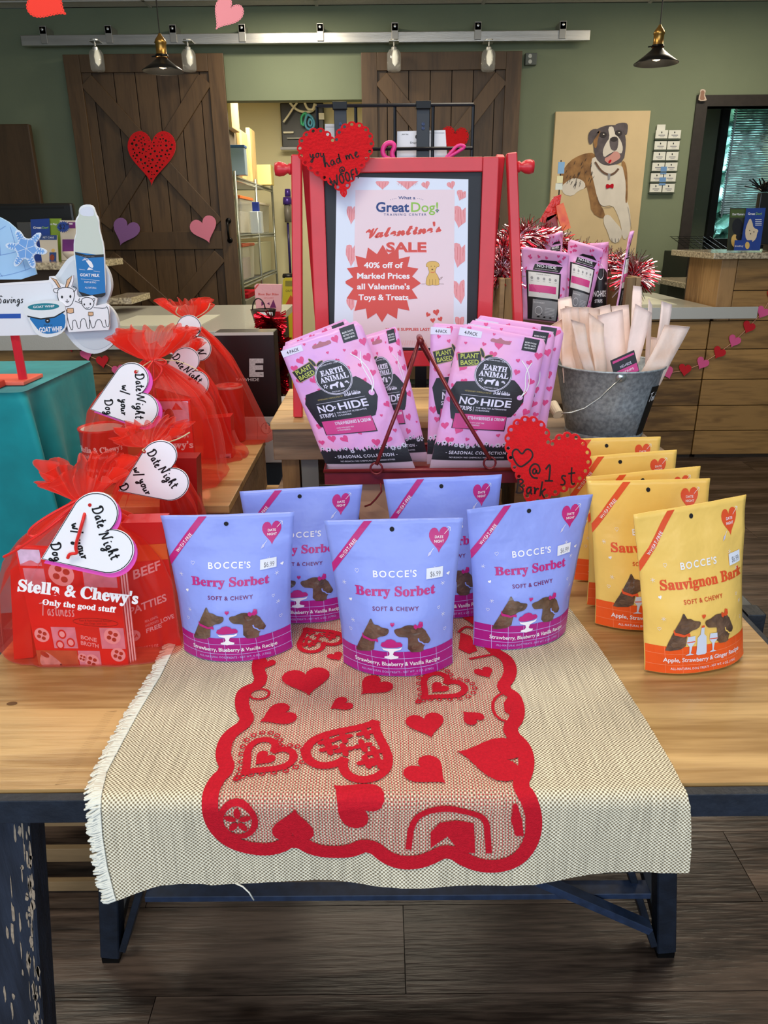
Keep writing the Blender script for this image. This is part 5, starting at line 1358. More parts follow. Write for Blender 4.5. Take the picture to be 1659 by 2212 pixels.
# ------------------------------------------------------------------ felt hearts with punched scalloped rims
FELT = mat('red_felt', (212, 26, 34), 0.95, noise_amt=0.05, noise_scale=60, bump=0.5, bump_scale=260, spec=0.1, sheen=0.3)
INKB = mat('marker_ink', (28, 10, 12), 0.7)
def scal_heart(w_, n=34, amp=0.026, fat=1.0):
    big = heart_pts(720, fat)
    per = [0]
    for i in range(1, 720): per.append(per[-1]+math.dist(big[i], big[i-1]))
    tot = per[-1]+math.dist(big[0], big[-1])
    def pt(s_):
        s_ %= tot
        lo = 0; hi = 719
        while lo < hi:
            m_ = (lo+hi+1)//2
            if per[m_] <= s_: lo = m_
            else: hi = m_-1
        a = big[lo]; b = big[(lo+1) % 720]; d = math.dist(a, b) or 1; t = (s_-per[lo])/d
        return (a[0]+(b[0]-a[0])*t, a[1]+(b[1]-a[1])*t), ((b[0]-a[0])/d, (b[1]-a[1])/d)
    out = []; cen = []
    for k in range(n):
        for j in range(6):
            s_ = tot*(k+j/6)/n; p, d = pt(s_); e = amp*abs(math.sin(PI*j/6))**0.7*min(1.0, min(s_, tot-s_)/0.12)
            out.append((p[0]-d[1]*e, p[1]+d[0]*e))
        p, d = pt(tot*(k+.5)/n); cen.append((p[0]+d[1]*0.016, p[1]-d[0]*0.016))
    return out, cen
def felt_heart(name, label, cx_, cy_, wpx, hpx, rot, Y, n=30, hole=0.023, words=(), group=None, m=FELT, th=0.003, cat='heart decoration', holes=True, tilt=0.0, fat=1.0, amp=0.026):
    out, cen = scal_heart(1, n, amp, fat)
    f = lambda pts: xf(pts, cx_, -cy_, wpx, hpx, rot)
    M0 = front_map(Y)
    M = (lambda u, v, off=0.0: M0(u, v, off)+Vector((0, tilt*(at(u, -v, Y).z-at(cx_, cy_, Y).z), 0))) if tilt else M0
    hl = []
    if holes:
        for c in cen: hl.append(f(ellipse(c[0], c[1], hole, hole, 10)))
    t = thing(name, label, cat, at(cx_, cy_+hpx*0.5, Y), 0, group)
    slab(f(out), M, th, 'felt', m, t, hl)
    if words:
        P = Print(lambda u, v, off=0.0: M(u, v, off+th), L=200, base=0.0003, step=0.0001)
        for w_ in words:
            if w_[0] == 'stroke': P.stroke(f(w_[1]) if False else [(x, -y) for x, y in w_[1]], w_[2], INKB, 1, closed=w_[3], sm=2)
            else: hand(P, w_[0], w_[1], -w_[2], w_[3], INKB, w_[4], rot=w_[5], layer=1, space=w_[6] if len(w_) > 6 else 1.0, slant=0.05)
        P.build('handwriting', t)
    return t
felt_heart('felt_heart', 'red felt heart reading You had me at woof, on the easel corner', 731, 350, 160, 156, 0.17, YE-0.022, n=30,
           words=[('you', 670, 343, 21, 2.6, 0.12, 1.0), ('had me', 702, 364, 24, 2.8, 0.33, 1.0), ('@', 733, 376, 16, 2.4, 0.1), ('WOOF!', 718, 405, 23, 3.2, 0.34, .82)])
felt_heart('felt_heart', 'red felt heart reading at first bark, propped beside the basket', 1170, 1012, 184, 182, -0.38, 0.985, n=30, tilt=0.25,
           words=[('stroke', [(1121, 1009), (1108, 990), (1107, 976), (1118, 970), (1128, 984), (1138, 970), (1150, 975), (1152, 988), (1136, 1002)], 3.6, True),
                  ('@', 1140, 1030, 32, 3.6, 0.0), ('1', 1176, 1036, 36, 3.8, 0.06), ('st', 1206, 1044, 40, 3.4, 0.0), ('Bark', 1110, 1058, 30, 3.6, -0.14, 1.0)])
# ------------------------------------------------------------------ galvanized pails
GALV = mat('galvanized', (132, 142, 152), 0.42, metal=0.45, rgb2=(172, 184, 194), noise_scale=150, bump=0.05, bump_scale=150)
GALVD = mat('galvanized_dark', (84, 88, 88), 0.45, metal=0.7, rgb2=(60, 64, 62), noise_scale=60)
BLW = mat('bail_wire', (170, 172, 172), 0.3, metal=0.9); GRIP = mat('grip_wood', (206, 190, 164), 0.6, noise_amt=0.08, noise_scale=60)
rs = thing('wooden_crate', 'low dark wooden crate under the galvanized pails', 'crate', (0.37, 1.34, TZ+0.0002))
pz = 0.888
for a, b in ((1.215, 1.30), (1.303, 1.39), (1.393, 1.468)): part_at('board', box(NB(), 0.225, 0.485, a, b, pz-0.012, pz, 0.002), PALG, rs, (0.36, a, pz))
for x in (0.228, 0.462): part_at('end_board', box(NB(), x, x+0.02, 1.218, 1.466, TZ+0.002, pz-0.0125, 0.001), PALG, rs, (x, 1.34, 0.8))
part_at('front_slat', box(NB(), 0.2485, 0.4615, 1.22, 1.232, TZ+0.03, pz-0.03, 0.001), PALG, rs, (0.36, 1.22, 0.8))
def pail(label, c, r0, r1, h, m, bail=None, grip=True, name='pail'):
    t = thing(name, label, 'pail', c)
    bm = NB(); lathe(bm, [(0.0, 0.0), (r0, 0.0), (r0+(r1-r0)*.5, h*.5), (r1, h), (r1+0.0028, h+0.0018), (r1+0.0028, h-0.002), (r1-0.001, h-0.002), (r0+(r1-r0)*.5-0.001, h*.5), (r0-0.001, 0.0015), (0.0, 0.0015)], c, 44)
    obj('bucket', bm, m, t, True)
    bm = NB(); lathe(bm, [(r0+0.0012, 0.0), (r0+0.003, 0.004), (r0+0.0012, 0.009)], c, 44); obj('foot_band', bm, m, t, True)
    return t
c = Vector((0.413, 1.352, pz+0.0004)); PR1 = 0.0955; PH = 0.128
p1 = pail('galvanized metal pail with wooden grip, full of pale chew strips', c, 0.068, PR1, PH, GALV)
ear = at(1342, 815, 1.2575); 
bm = NB(); lathe(bm, [(0.0, -0.002), (0.0085, -0.0015), (0.0085, 0.0)], ear, 20, 'Y'); obj('handle_ear', bm, mat('ear_zinc', (196, 206, 210), 0.3, metal=0.8), p1, True)
bm = NB(); tube(bm, [ear+Vector((0, -0.004, 0)), at(1325, 832, 1.235), at(1295, 860, 1.225), at(1262, 882, 1.222), at(1235, 891, 1.222), at(1200, 894, 1.224)], 0.0013, 6); obj('bail_wire', bm, BLW, p1, True)
g0 = at(1206, 896, 1.222); gd = Vector((-0.006, 0.022, 0.013)); bm = NB(); tube(bm, [g0, g0+gd], 0.0088, 16); o = obj('wood_grip', bm, GRIP, p1)
bm = NB(); tube(bm, [g0+gd, g0+gd*4+Vector((0.005, 0.02, 0.0)), Vector((c.x-0.07, c.y+0.10, c.z+PH-0.01))], 0.0013, 6); obj('bail_wire', bm, BLW, p1, True)
# chalk label on the pail's right flank
P = Print(lambda u, v, off=0.0: Vector((c.x+(0.068+(PR1-0.068)*v/PH+off)*math.sin(u), c.y-(0.068+(PR1-0.068)*v/PH+off)*math.cos(u), c.z+v)), L=0.05, base=0.0006)
P.poly([(0.66, 0.004), (1.3, 0.004), (1.3, 0.094), (0.70, 0.098)], mat('chalk_label', (16, 16, 18), 0.5), 0)
hand(P, 'Treat', 0.74, 0.070, 0.016, WHT, 0.0018, asp=11, layer=2, space=.6); P.poly(xf(heart_pts(16), 1.12, 0.03, 0.1, 0.012), HRT, 2)
P.build('chalk_label', p1)
pail('darker galvanized pail half hidden behind the pink bags, left of the full pail', Vector((0.254, 1.41, pz+0.0004)), 0.036, 0.050, 0.118, GALVD)
# pale rawhide-like strips
STR = mat('chew_strip', (250, 228, 222), 0.5, noise_amt=0.05, noise_scale=30, bump=0.15, bump_scale=60); STR2 = mat('chew_strip_warm', (240, 206, 186), 0.55, rgb2=(250, 228, 218), noise_scale=26, bump=0.2, bump_scale=50)
GS = 'chew strips in the pail'
strips = [  # top-left, top-right, bottom-right, bottom-left (px), depth, curl
 ((1204, 646), (1234, 640), (1248, 720), (1212, 720), 1.44, .2), ((1186, 705), (1224, 684), (1250, 808), (1232, 812), 1.33, .4),
 ((1210, 668), (1232, 664), (1244, 806), (1218, 806), 1.33, .5), ((1222, 662), (1250, 664), (1262, 808), (1236, 808), 1.36, .3), ((1246, 664), (1272, 664), (1282, 808), (1256, 808), 1.39, .3),
 ((1264, 662), (1296, 668), (1296, 810), (1272, 812), 1.41, .2), ((1270, 676), (1304, 700), (1310, 812), (1288, 815), 1.31, .6), ((1230, 690), (1262, 700), (1290, 812), (1272, 812), 1.285, .5),
 ((1262, 672), (1318, 658), (1336, 790), (1296, 800), 1.43, .2), ((1292, 682), (1345, 668), (1358, 790), (1316, 812), 1.35, .15), ((1322, 662), (1358, 658), (1366, 780), (1340, 790), 1.44, .2),
 ((1368, 617), (1386, 619), (1386, 760), (1362, 760), 1.45, .1), ((1372, 656), (1408, 676), (1370, 800), (1346, 800), 1.33, .2), ((1400, 644), (1410, 660), (1402, 790), (1396, 790), 1.37, .1),
 ((1428, 650), (1452, 658), (1432, 790), (1412, 790), 1.39, .3), ((1438, 702), (1491, 706), (1426, 810), (1372, 812), 1.30, .25), ((1406, 728), (1424, 730), (1408, 800), (1398, 800), 1.42, .2)]
pn = ['upper left corner', 'left edge', 'left bundle', 'left bundle', 'left bundle', 'left bundle', 'left bundle', 'left bundle']
lab = ['pale chew strip poking up highest at the left rear of the pail', 'pale chew strip bulging outward at the left rim of the pail', 'first narrow chew strip of the left bundle in the pail', 'second narrow chew strip of the left bundle in the pail',
       'third narrow chew strip of the left bundle in the pail', 'fourth narrow chew strip of the left bundle in the pail', 'curled chew strip with a pointed corner in front of the pail bundle', 'wavy chew strip in front of the left bundle in the pail',
       'wide chew strip with a slanting top at the rear centre of the pail', 'wide lilac-white chew strip standing centre front in the pail', 'small corner of a chew strip behind the centre one in the pail', 'tall thin chew strip standing highest at the right rear of the pail',
       'broad chew strip leaning right behind the printed sleeve in the pail', 'very thin edge-on chew strip right of centre in the pail', 'folded pale lilac chew strip standing at the right rear of the pail', 'large chew strip leaning out over the right rim of the pail', 'short dark-edged chew strip low at the right of the pail']
for i, (q4, l) in enumerate(zip(strips, lab)):
    tl, tr, br_, bl_2, Y, cu = q4
    Yb = min(Y, 1.40) if Y > 1.3 else 1.315
    A = [at(*tl, Y), at(*tr, Y+0.006), at(*br_, Yb), at(*bl_2, Yb-0.004)]
    dn = Vector((0, 0, -0.018))
    nn = 14; V = []; Fc = []
    for side in (0, 1):
        for j in range(nn+1):
            for k in range(5):
                u, v = k/4, j/nn
                p = (A[3]+dn).lerp(A[2]+dn, u).lerp(A[0].lerp(A[1], u), v)
                p = p+Vector((0.004*cu*math.sin(v*7+i), -0.010*cu*math.sin(v*PI)+0.004*cu*math.sin(u*PI)+0.003*math.sin(v*5+u*2+i), 0))
                V.append(tuple(p+Vector((0, 0.0018*side, 0))))
    N5 = (nn+1)*5
    for side in (0, 1):
        for j in range(nn):
            for k in range(4):
                a = side*N5+j*5+k; f = (a, a+1, a+6, a+5); Fc.append(f if side == 0 else f[::-1])
    for j in range(nn):
        a = j*5; Fc.append((a, a+5, a+5+N5, a+N5)); a += 4; Fc.append((a+5, a, a+N5, a+5+N5))
    for k in range(4): a = nn*5+k; Fc.append((a+1, a, a+N5, a+1+N5))
    o = obj('chew_strip', (V, Fc), STR2 if i in (1, 2, 3, 4, 5, 6, 7, 15) else STR, None, True); tag(o, l, 'chew strip', GS)
# printed sleeve stuck between the strips
sl = thing('printed_sleeve', 'black and pink printed sleeve tilted among the chew strips', 'label', at(1350, 800, 1.268))
q4 = [(1318, 779), (1369, 756), (1384, 815), (1332, 836)]
slab(P2(q4), front_map(1.268), 0.002, 'card', CHAR, sl)
P = Print(front_map(1.268, 0.002), L=80, base=0.0003)
P.poly(P2([(1322, 781), (1368, 761), (1369, 765), (1323, 786)]), BAND, 1); P.poly(P2([(1332, 802), (1374, 783), (1379, 800), (1338, 818)]), BAND, 1)
P.text('NO-HIDE', 1352, -790, 6, PALE, 2, rot=0.42, width=26); P.text('STRIPS', 1357, -802, 5, WHT, 2, rot=0.42, width=26); P.text('NO', 1366, -818, 9, WHT, 2, rot=0.42, bold=0.02)
P.build('printed_face', sl)
# ------------------------------------------------------------------ rear display: crate of pink bags edged with tinsel
rc = thing('wooden_crate', 'tall wooden crate behind the pails holding pink bags, tinsel along its rim', 'crate', (0.42, 1.95, 0))
RX0, RX1, RY0, RY1 = at(1078, 700, 1.8).x, at(1379, 700, 1.8).x, 1.80, 2.12
rzt = at(1330, 600, 1.8).z
CRW = wood('crate_brown', (112, 86, 58), (166, 134, 96), 5, (0.12, 1, 1), 0.6)
for k, (z0, z1) in enumerate(((0.02, 0.20), (0.23, 0.42), (0.45, 0.63), (0.66, 0.82), (0.84, rzt-0.0))):
    for (a, b, c_, d_) in ((RX0, RX1, RY0, RY0+0.012), (RX0, RX1, RY1-0.012, RY1), (RX0, RX0+0.012, RY0+0.013, RY1-0.013), (RX1-0.012, RX1, RY0+0.013, RY1-0.013)):
        if k == 4 and c_ == RY0: z1_ = z0+0.10
        else: z1_ = z1
        part_at('slat', box(NB(), a, b, c_, d_, z0, z1_, 0.002), CRW, rc, ((a+b)/2, c_, z0))
for x in (RX0+0.013, RX1-0.033):
    for y_ in (RY0+0.013, RY1-0.033): part_at('post', box(NB(), x, x+0.02, y_, y_+0.02, 0.0, rzt, 0.001), PALV, rc, (x, y_, 0))
part_at('shelf_board', box(NB(), RX0+0.014, RX1-0.014, RY0+0.034, RY1-0.034, 0.84, 0.852), CRW, rc, (0.4, 1.9, 0.84))
BLKL = mat('label_black', (30, 30, 34), 0.4); GREYL = mat('label_grey', (150, 150, 156), 0.45); OFFW = mat('label_white', (222, 222, 224), 0.4)
def rear_bag(label, quad, Y, seed, twist=0.0, back=True, lean=0.0):
    S0 = chew_surface(*[quad[i] for i in (0, 1, 3, 2)], Y, 0.022, seed, Y+0.02)
    bend = lambda u, v: Vector((0, (-0.03*max(0, v-0.8)*5*math.sin(u*3)) + twist*(u-0.5)*0.12, 0))
    S = lambda u, v, off=0.0, back=False: S0(u, v, off, back)+bend(u, v)
    t = thing('chew_bag', label, 'treat bag', (S0.corner[0]+S0.corner[1])/2, 0, 'pink bags in the rear crate')
    pouch_body(S, t, PNK, 'pouch', 18, 22, True)
    P = Print(lambda u, v, off=0.0: S(u, v, off), L=0.08, base=0.0005, step=0.00016)
    random.seed(seed)
    for k in range(26): a = random.choice([random.uniform(.04, .2), random.uniform(.85, .96)]) if k < 18 else random.uniform(.1, .9); b = random.uniform(.05, .96) if k < 18 else random.uniform(.84, .95); P.poly(xf(heart_pts(12), a, b, .07, .045, random.uniform(-.6, .6)), HRT, 0)
    if back:
        P.poly([(.22, .70), (.80, .70), (.88, .80), (.72, .86), (.40, .85), (.28, .80)], BLKL, 1); P.text('NO-HIDE', .52, .745, .04, WHT, 2, bold=0.02, width=.42); P.text('THE HEALTHY ALTERNATIVE TO RAWHIDE', .52, .715, .012, WHT, 2, width=.5)
        P.poly([(.12, .02), (.84, .02), (.84, .69), (.08, .69)], BLKL, 1); P.rect(.13, .33, .80, .67, OFFW, 2); P.rect(.14, .40, .74, .50, BAND, 3); P.rect(.22, .03, .80, .30, GREYL, 3)
        for k in range(5): P.poly(ellipse(.2+k*.13, .59, .028, .02, 10), GREYL, 3); P.rect(.175+k*.13, .55, .225+k*.13, .553, BLKL, 3)
        P.stroke(ellipse(.36, .15, .08, .055, 16), .008, WHT, 4, closed=True, sm=0); P.text('RAWHIDE?', .36, .25, .02, WHT, 4, width=.24)
        for k in range(6): P.rect(.5, .09+k*.02, .74, .094+k*.02, WHT, 4)
        P.text('MADE WITH', .45, .64, .012, BLKL, 3, width=.3)
    else:
        P.poly([(.06, .05), (.94, .05), (.94, .60), (.70, .66), (.3, .66), (.06, .56)], BLKL, 1); P.text('NO-HIDE', .5, .30, .08, WHT, 2, bold=0.02, width=.7); P.text('STRIPS', .4, .22, .045, WHT, 2, bold=0.02, width=.4); P.stroke(ellipse(.5, .62, .17, .1, 20), .012, WHT, 2, closed=True, sm=0)
    P.build('front_print', t)
rear_bag('pink chew bag showing its white back label, leftmost in the rear crate', [(1126, 532), (1230, 546), (1216, 700), (1128, 690)], 1.86, 21)
rear_bag('pink chew bag showing a rippled back label, second in the rear crate', [(1228, 516), (1304, 540), (1270, 684), (1218, 668)], 1.90, 22)
rear_bag('pink chew bag turned to show its dark front, middle of the rear crate', [(1272, 525), (1314, 522), (1310, 690), (1274, 690)], 1.95, 23, back=False)
rear_bag('narrow pink chew bag with a curled top, rightmost in the rear crate', [(1350, 500), (1372, 498), (1354, 680), (1318, 680)], 1.88, 24, twist=.6)
rear_bag('pink chew bag whose pointed top peeks out behind the leftmost one', [(1180, 508), (1216, 498), (1212, 640), (1170, 640)], 2.0, 25)
# tinsel garland along the rim
TINR = mat('tinsel_red', (180, 16, 40), 0.18, metal=0.9); TINS = mat('tinsel_silver', (236, 214, 226), 0.15, metal=0.9)
def tinsel(label, path, r, n, m1, m2, seed, wd=0.0016, name='tinsel_garland'):
    random.seed(seed); V = []; Fc = []; mi = []
    L_ = [0]
    for a, b in zip(path[:-1], path[1:]): L_.append(L_[-1]+(b-a).length)
    for k in range(n):
        s_ = random.random()*L_[-1]
        for j in range(len(path)-1):
            if s_ <= L_[j+1]: break
        p = path[j].lerp(path[j+1], (s_-L_[j])/(L_[j+1]-L_[j]))
        d = Vector((random.gauss(0, 1), random.gauss(0, 1), random.gauss(0, 1))).normalized(); l = r*random.uniform(.5, 1.1)
        sd = d.orthogonal().normalized()*wd; e = p+d*l+Vector((0, 0, -0.15*l)); k0 = len(V)
        mid = p+d*l*.5+sd.cross(d)*0.5
        V += [tuple(p-sd), tuple(p+sd), tuple(mid+sd), tuple(mid-sd), tuple(e+sd*.7), tuple(e-sd*.7)]
        Fc += [(k0, k0+1, k0+2, k0+3), (k0+3, k0+2, k0+4, k0+5)]; mi += [k % 2 and 1 or 0]*2
    o = obj(name, (V, Fc, mi), [m1, m2]); o['kind'] = 'stuff'; tag(o, label, 'tinsel', kind='stuff')
    return o
tinsel('red and silver tinsel garland along the rim of the rear crate', [at(1080, 610, 1.86), at(1085, 545, 1.9), at(1125, 508, 2.0), at(1180, 520, 2.08), at(1250, 552, 2.1), at(1320, 570, 2.08), at(1372, 585, 2.02), at(1368, 600, 1.9)], 0.060, 4200, TINR, TINS, 5)
# clip strip with red treat packs hanging from it
cs = thing('clip_strip', 'wire clip strip with red treat packets hanging in front of the dog portrait', 'display strip', (at(1208, 480, 2.1).x, 2.16, 0))
bx_ = at(1212, 352, 2.16)
bm = NB(); tube(bm, [Vector((bx_.x, 2.16, 0.003)), Vector((bx_.x, 2.16, bx_.z)), at(1212, 347, 2.10)], 0.0016, 6); lathe(bm, [(0.0, 0.0), (0.05, 0.0), (0.05, 0.004), (0.0, 0.006)], (bx_.x, 2.16, 0), 20); obj('wire', bm, BLK, cs)
for i, (a, b, mm) in enumerate([((1206, 350), (1218, 375), mat('tag_blue', (120, 160, 190), 0.4)), ((1203, 380), (1215, 395), mat('tag_yellow', (216, 206, 150), 0.4)), ((1200, 396), (1214, 410), mat('tag_clear', (206, 210, 190), 0.4))]):
    pa, pb = at(a[0], a[1], 2.1), at(b[0], b[1], 2.1)
    obj('price_tag', box(NB(), pa.x, pb.x, 2.098, 2.100, pb.z, pa.z), mm, cs)
REDF = mat('red_foil', (206, 40, 26), 0.25, noise_amt=0.25, noise_scale=60, bump=0.4, bump_scale=90)
for q4 in ([(1196, 425), (1212, 420), (1205, 462), (1176, 482), (1164, 478), (1180, 450)], [(1200, 445), (1216, 438), (1226, 470), (1232, 492), (1214, 500), (1204, 470)], [(1180, 470), (1200, 462), (1206, 492), (1190, 506), (1172, 502)]):
    k_ = q4[0][0]; slab(P2(q4), front_map(2.09 if k_ == 1200 else 2.105), 0.006, 'treat_packet', {1196: REDF, 1200: mat('orange_foil', (232, 120, 40), 0.3, rgb2=(206, 40, 26), noise_scale=30), 1180: mat('dark_red_foil', (150, 24, 20), 0.3)}[k_], cs)
# ================================================================== sheer red gift bags
def organza():
    m = bpy.data.materials.new('red_organza'); m.use_nodes = True; nt = m.node_tree; N = nt.nodes; L = nt.links
    b = N['Principled BSDF']; b.inputs['Base Color'].default_value = (*s2l((244, 52, 30)), 1); b.inputs['Roughness'].default_value = 0.4; b.inputs['Sheen Weight'].default_value = 0.4
    tr = N.new('ShaderNodeBsdfTransparent'); tr.inputs[0].default_value = (1.0, 0.80, 0.77, 1)
    tl = N.new('ShaderNodeBsdfTranslucent'); tl.inputs[0].default_value = (*s2l((250, 60, 34)), 1)
    m1 = N.new('ShaderNodeMixShader'); m1.inputs[0].default_value = 0.35; L.new(b.outputs[0], m1.inputs[1]); L.new(tl.outputs[0], m1.inputs[2])
    mx = N.new('ShaderNodeMixShader'); L.new(tr.outputs[0], mx.inputs[1]); L.new(m1.outputs[0], mx.inputs[2])
    at_ = N.new('ShaderNodeAttribute'); at_.attribute_name = 'gather'
    n = N.new('ShaderNodeTexNoise'); n.inputs['Scale'].default_value = 18; n.inputs['Detail'].default_value = 4
    tc = N.new('ShaderNodeTexCoord'); L.new(tc.outputs['Object'], n.inputs[0])
    a1 = N.new('ShaderNodeMath'); a1.operation = 'MULTIPLY_ADD'; a1.inputs[1].default_value = 0.22; a1.inputs[2].default_value = 0.17; L.new(n.outputs[0], a1.inputs[0])
    a2 = N.new('ShaderNodeMath'); a2.operation = 'MULTIPLY_ADD'; a2.inputs[1].default_value = 0.42; L.new(at_.outputs['Fac'], a2.inputs[0]); L.new(a1.outputs[0], a2.inputs[2])
    L.new(a2.outputs[0], mx.inputs[0]); L.new(mx.outputs[0], N['Material Output'].inputs[0])
    return m
ORGZ = organza()
RIB = mat('red_ribbon', (222, 30, 26), 0.35, sheen=0.2); TWINE = mat('twine', (206, 186, 150), 0.8)
CARDW = mat('tag_white', (240, 242, 250), 0.45); CARDP = mat('tag_pink', (232, 84, 190), 0.45); INKT = mat('tag_ink', (14, 14, 18), 0.5)
def gift(label, xl, xr, ymid, Yc, bd, zb, neck, top, seed, flare=0.5, slim=False):
    a0, a1 = at(xl, ymid, Yc).x, at(xr, ymid, Yc).x; X0, a = (a0+a1)/2, (a1-a0)/2
    nk = at(neck[0], neck[1], Yc); H = nk.z-zb; dx = nk.x-X0; HR = at(top[0], top[1], Yc).z-nk.z; dr = at(top[0], top[1], Yc).x-nk.x
    t = thing('gift_bag', label, 'gift bag', (X0, Yc, zb), 0, 'sheer red organza gift bags')
    prof = [(0, .90), (.05, 1.0), (.2, 1.0), (.45, .96), (.62, .84), (.76, .62), (.88, .34), (.96, .15), (1.0, .085)]
    if slim: prof = [(0, 1.08), (.06, 1.12), (.12, 1.0), (.3, .88), (.5, .76), (.7, .60), (.85, .38), (.96, .14), (1.0, .085)]
    def lerp(tb_, x):
        for (p, q), (r, s) in zip(tb_[:-1], tb_[1:]):
            if x <= r: return q+(s-q)*(x-p)/(r-p)
        return tb_[-1][1]
    V = []; gat = []; Fc = []; nt_ = 200; rows = []
    for j in range(45):
        rows.append(('b', j/44))
    for j in range(1, 17): rows.append(('r', j/16))
    for kind, tt in rows:
        for i in range(nt_):
            th = 2*PI*i/nt_; c_, s_ = math.cos(th), math.sin(th)
            if kind == 'b':
                w_ = lerp(prof, tt); e = 2/(3.4-1.4*tt)
                x = math.copysign(abs(c_)**e, c_)*a*w_; y = math.copysign(abs(s_)**e, s_)*(bd*min(1, w_*1.05+.0)+0.004)
                A = 0.015+0.30*max(0, (tt-0.45)/0.55)**1.6
                ph = th*13+2.2*noise.noise(Vector((c_*1.5, s_*1.5, seed)))+tt*1.2
                f = 1+A*math.sin(ph)+0.5*A*math.sin(th*23+seed)+0.05*noise.noise(Vector((c_*2, s_*2, tt*3+seed)))
                z = zb+H*tt
                if tt < 0.1: x *= 1+0.10*abs(c_)**6*(1-tt*10)
                px_, py_ = X0+dx*(tt**1.5)+x*f, Yc+y*f
                g = max(0, (tt-0.6)/0.4)**1.3*0.8
            else:
                w_ = 0.085+(flare*0.92-0.085)*(1-(1-min(1, tt*1.15))**2.2)
                ph = th*9+2.5*noise.noise(Vector((c_*1.2, s_*1.2, seed+5)))
                f = 1+(0.16+0.10*tt)*math.sin(ph*2.0+tt*1.3)+0.12*math.sin(th*27+seed+tt*2)+0.14*noise.noise(Vector((c_*2, s_*2, tt*2+seed)))
                z = nk.z+HR*(1-(1-tt)**1.5)*(1.0+0.12*math.sin(th*4+seed)+0.10*math.sin(ph*2))-0.22*HR*tt**3*(0.5+0.5*math.cos(th*3+seed))
                px_, py_ = nk.x+dr*tt+a*w_*c_*f, Yc+(bd*0.9)*w_*2.2*s_*f
                g = 0.85-0.30*tt
            V.append((px_, py_, z)); gat.append(g)
    R = len(rows)
    for j in range(R-1):
        for i in range(nt_):
            a_, b_ = j*nt_+i, j*nt_+(i+1) % nt_; Fc.append((a_, b_, b_+nt_, a_+nt_))
    Fc.append(tuple(range(nt_))[::-1])
    o = obj('organza', (V, Fc), ORGZ, t, True)
    at_ = o.data.attributes.new('gather', 'FLOAT', 'POINT'); at_.data.foreach_set('value', gat)
    bm = NB(); tube(bm, [(nk.x+a*.105*math.cos(k*PI/8), Yc+bd*.16*math.sin(k*PI/8)+0.0, nk.z+0.001*math.sin(k)) for k in range(16)], 0.0022, 6, closed=True); obj('neck_ribbon', bm, RIB, t, True)
    return t, X0, a, nk
def ribbon(t, pts, r=0.0016, m=None, name='ribbon'):
    p = smoothpts([tuple(q) for q in pts], 2); bm = NB(); tube(bm, p, r, 6); return obj(name, bm, m or RIB, t, True)
def heart_tag(label, c, tip, ln, wd, Y, lines, hole, pink=None, wpx=1.7):
    """c, tip in picture px: the heart's middle and its point; ln, wd = long and cross size"""
    rot = math.atan2(-(tip[1]-c[1]), tip[0]-c[0])+PI/2
    t = thing('heart_tag', label, 'gift tag', at(c[0], c[1], Y), 0, 'heart tags on the gift bags')
    M = front_map(Y)
    o = xf(vheart(), c[0], -c[1], wd, ln, rot)
    if pink: slab([(x+pink[0], y+pink[1]) for x, y in o], front_map(Y+0.0035), 0.0025, 'pink_backing', CARDP, t)
    slab(o, M, 0.0012, 'card', CARDW, t)
    P = Print(front_map(Y, 0.0012), L=200, base=0.0002)
    P.stroke(xf(vheart(), c[0], -c[1], wd*.975, ln*.975, rot), wpx*.8, INKT, 1, closed=True, sm=0)
    for s_, x, y, h, r_ in lines: hand(P, s_, x, -y, h, INKT, wpx*1.55, rot=r_, layer=1, slant=0.06, space=.82 if s_ == 'Date' else .95)
    P.poly(ellipse(hole[0], -hole[1], 4, 4, 12), mat('tag_hole_red', (190, 24, 24), 0.6), 1)
    P.build('handwriting', t)
    return t
SROW = -1.22
# riser under the rear gift bags
rs2 = thing('wooden_riser', 'light wooden riser box under the rear red gift bags', 'riser', (-0.355, 1.28, TZ+0.0002))
for i, (a, b) in enumerate(((1.075, 1.20), (1.202, 1.33), (1.332, 1.46))): part_at('board', box(NB(), -0.47, -0.24, a, b, 0.838, 0.85, 0.001), OAK, rs2, (-0.4, a, 0.85))
part_at('front_board', box(NB(), -0.468, -0.242, 1.078, 1.088, TZ+0.002, 0.8375), PALG, rs2, (-0.4, 1.08, 0.8))
for x in (-0.468, -0.252): part_at('end_board', box(NB(), x, x+0.01, 1.089, 1.458, TZ+0.002, 0.8375), PALG, rs2, (x, 1.2, 0.8))
zr = 0.8505
# -------- contents
RPK = mat('pack_red', (196, 30, 26), 0.35, coat=0.2); RPK2 = mat('pack_red_bright', (214, 34, 30), 0.35); RDK = mat('pack_maroon', (150, 22, 20), 0.35)
PHO = mat('photo_lilac', (206, 176, 206), 0.5, noise_amt=0.12, noise_scale=90); PHB = mat('photo_brown', (170, 110, 70), 0.5, noise_amt=0.2, noise_scale=60); PLT = mat('photo_plate', (232, 210, 222), 0.5); FOO = mat('photo_food', (140, 66, 44), 0.5, noise_amt=0.3, noise_scale=200)
def panel(name, label, cat, quad, Y, th, m, z=None, group=None, Yt=None):
    """an upright pack: its four corners in px on the plane at Y, leaning back to Yt at the top"""
    c = at((quad[2][0]+quad[3][0])/2, (quad[2][1]+quad[3][1])/2, Y)
    t = thing(name, label, cat, c, 0, group)
    A = [at(quad[0][0], quad[0][1], Yt or Y), at(quad[1][0], quad[1][1], Yt or Y), at(quad[2][0], quad[2][1], Y), at(quad[3][0], quad[3][1], Y)]
    def M(u, v, off=0.0): return A[3].lerp(A[2], u).lerp(A[0].lerp(A[1], u), v)+Vector((0, -off, 0))
    slab([(0, 0), (1, 0), (1, 1), (0, 1)], lambda u, v, off: M(u, v, off-th), th, 'pack', m, t)
    return t, M
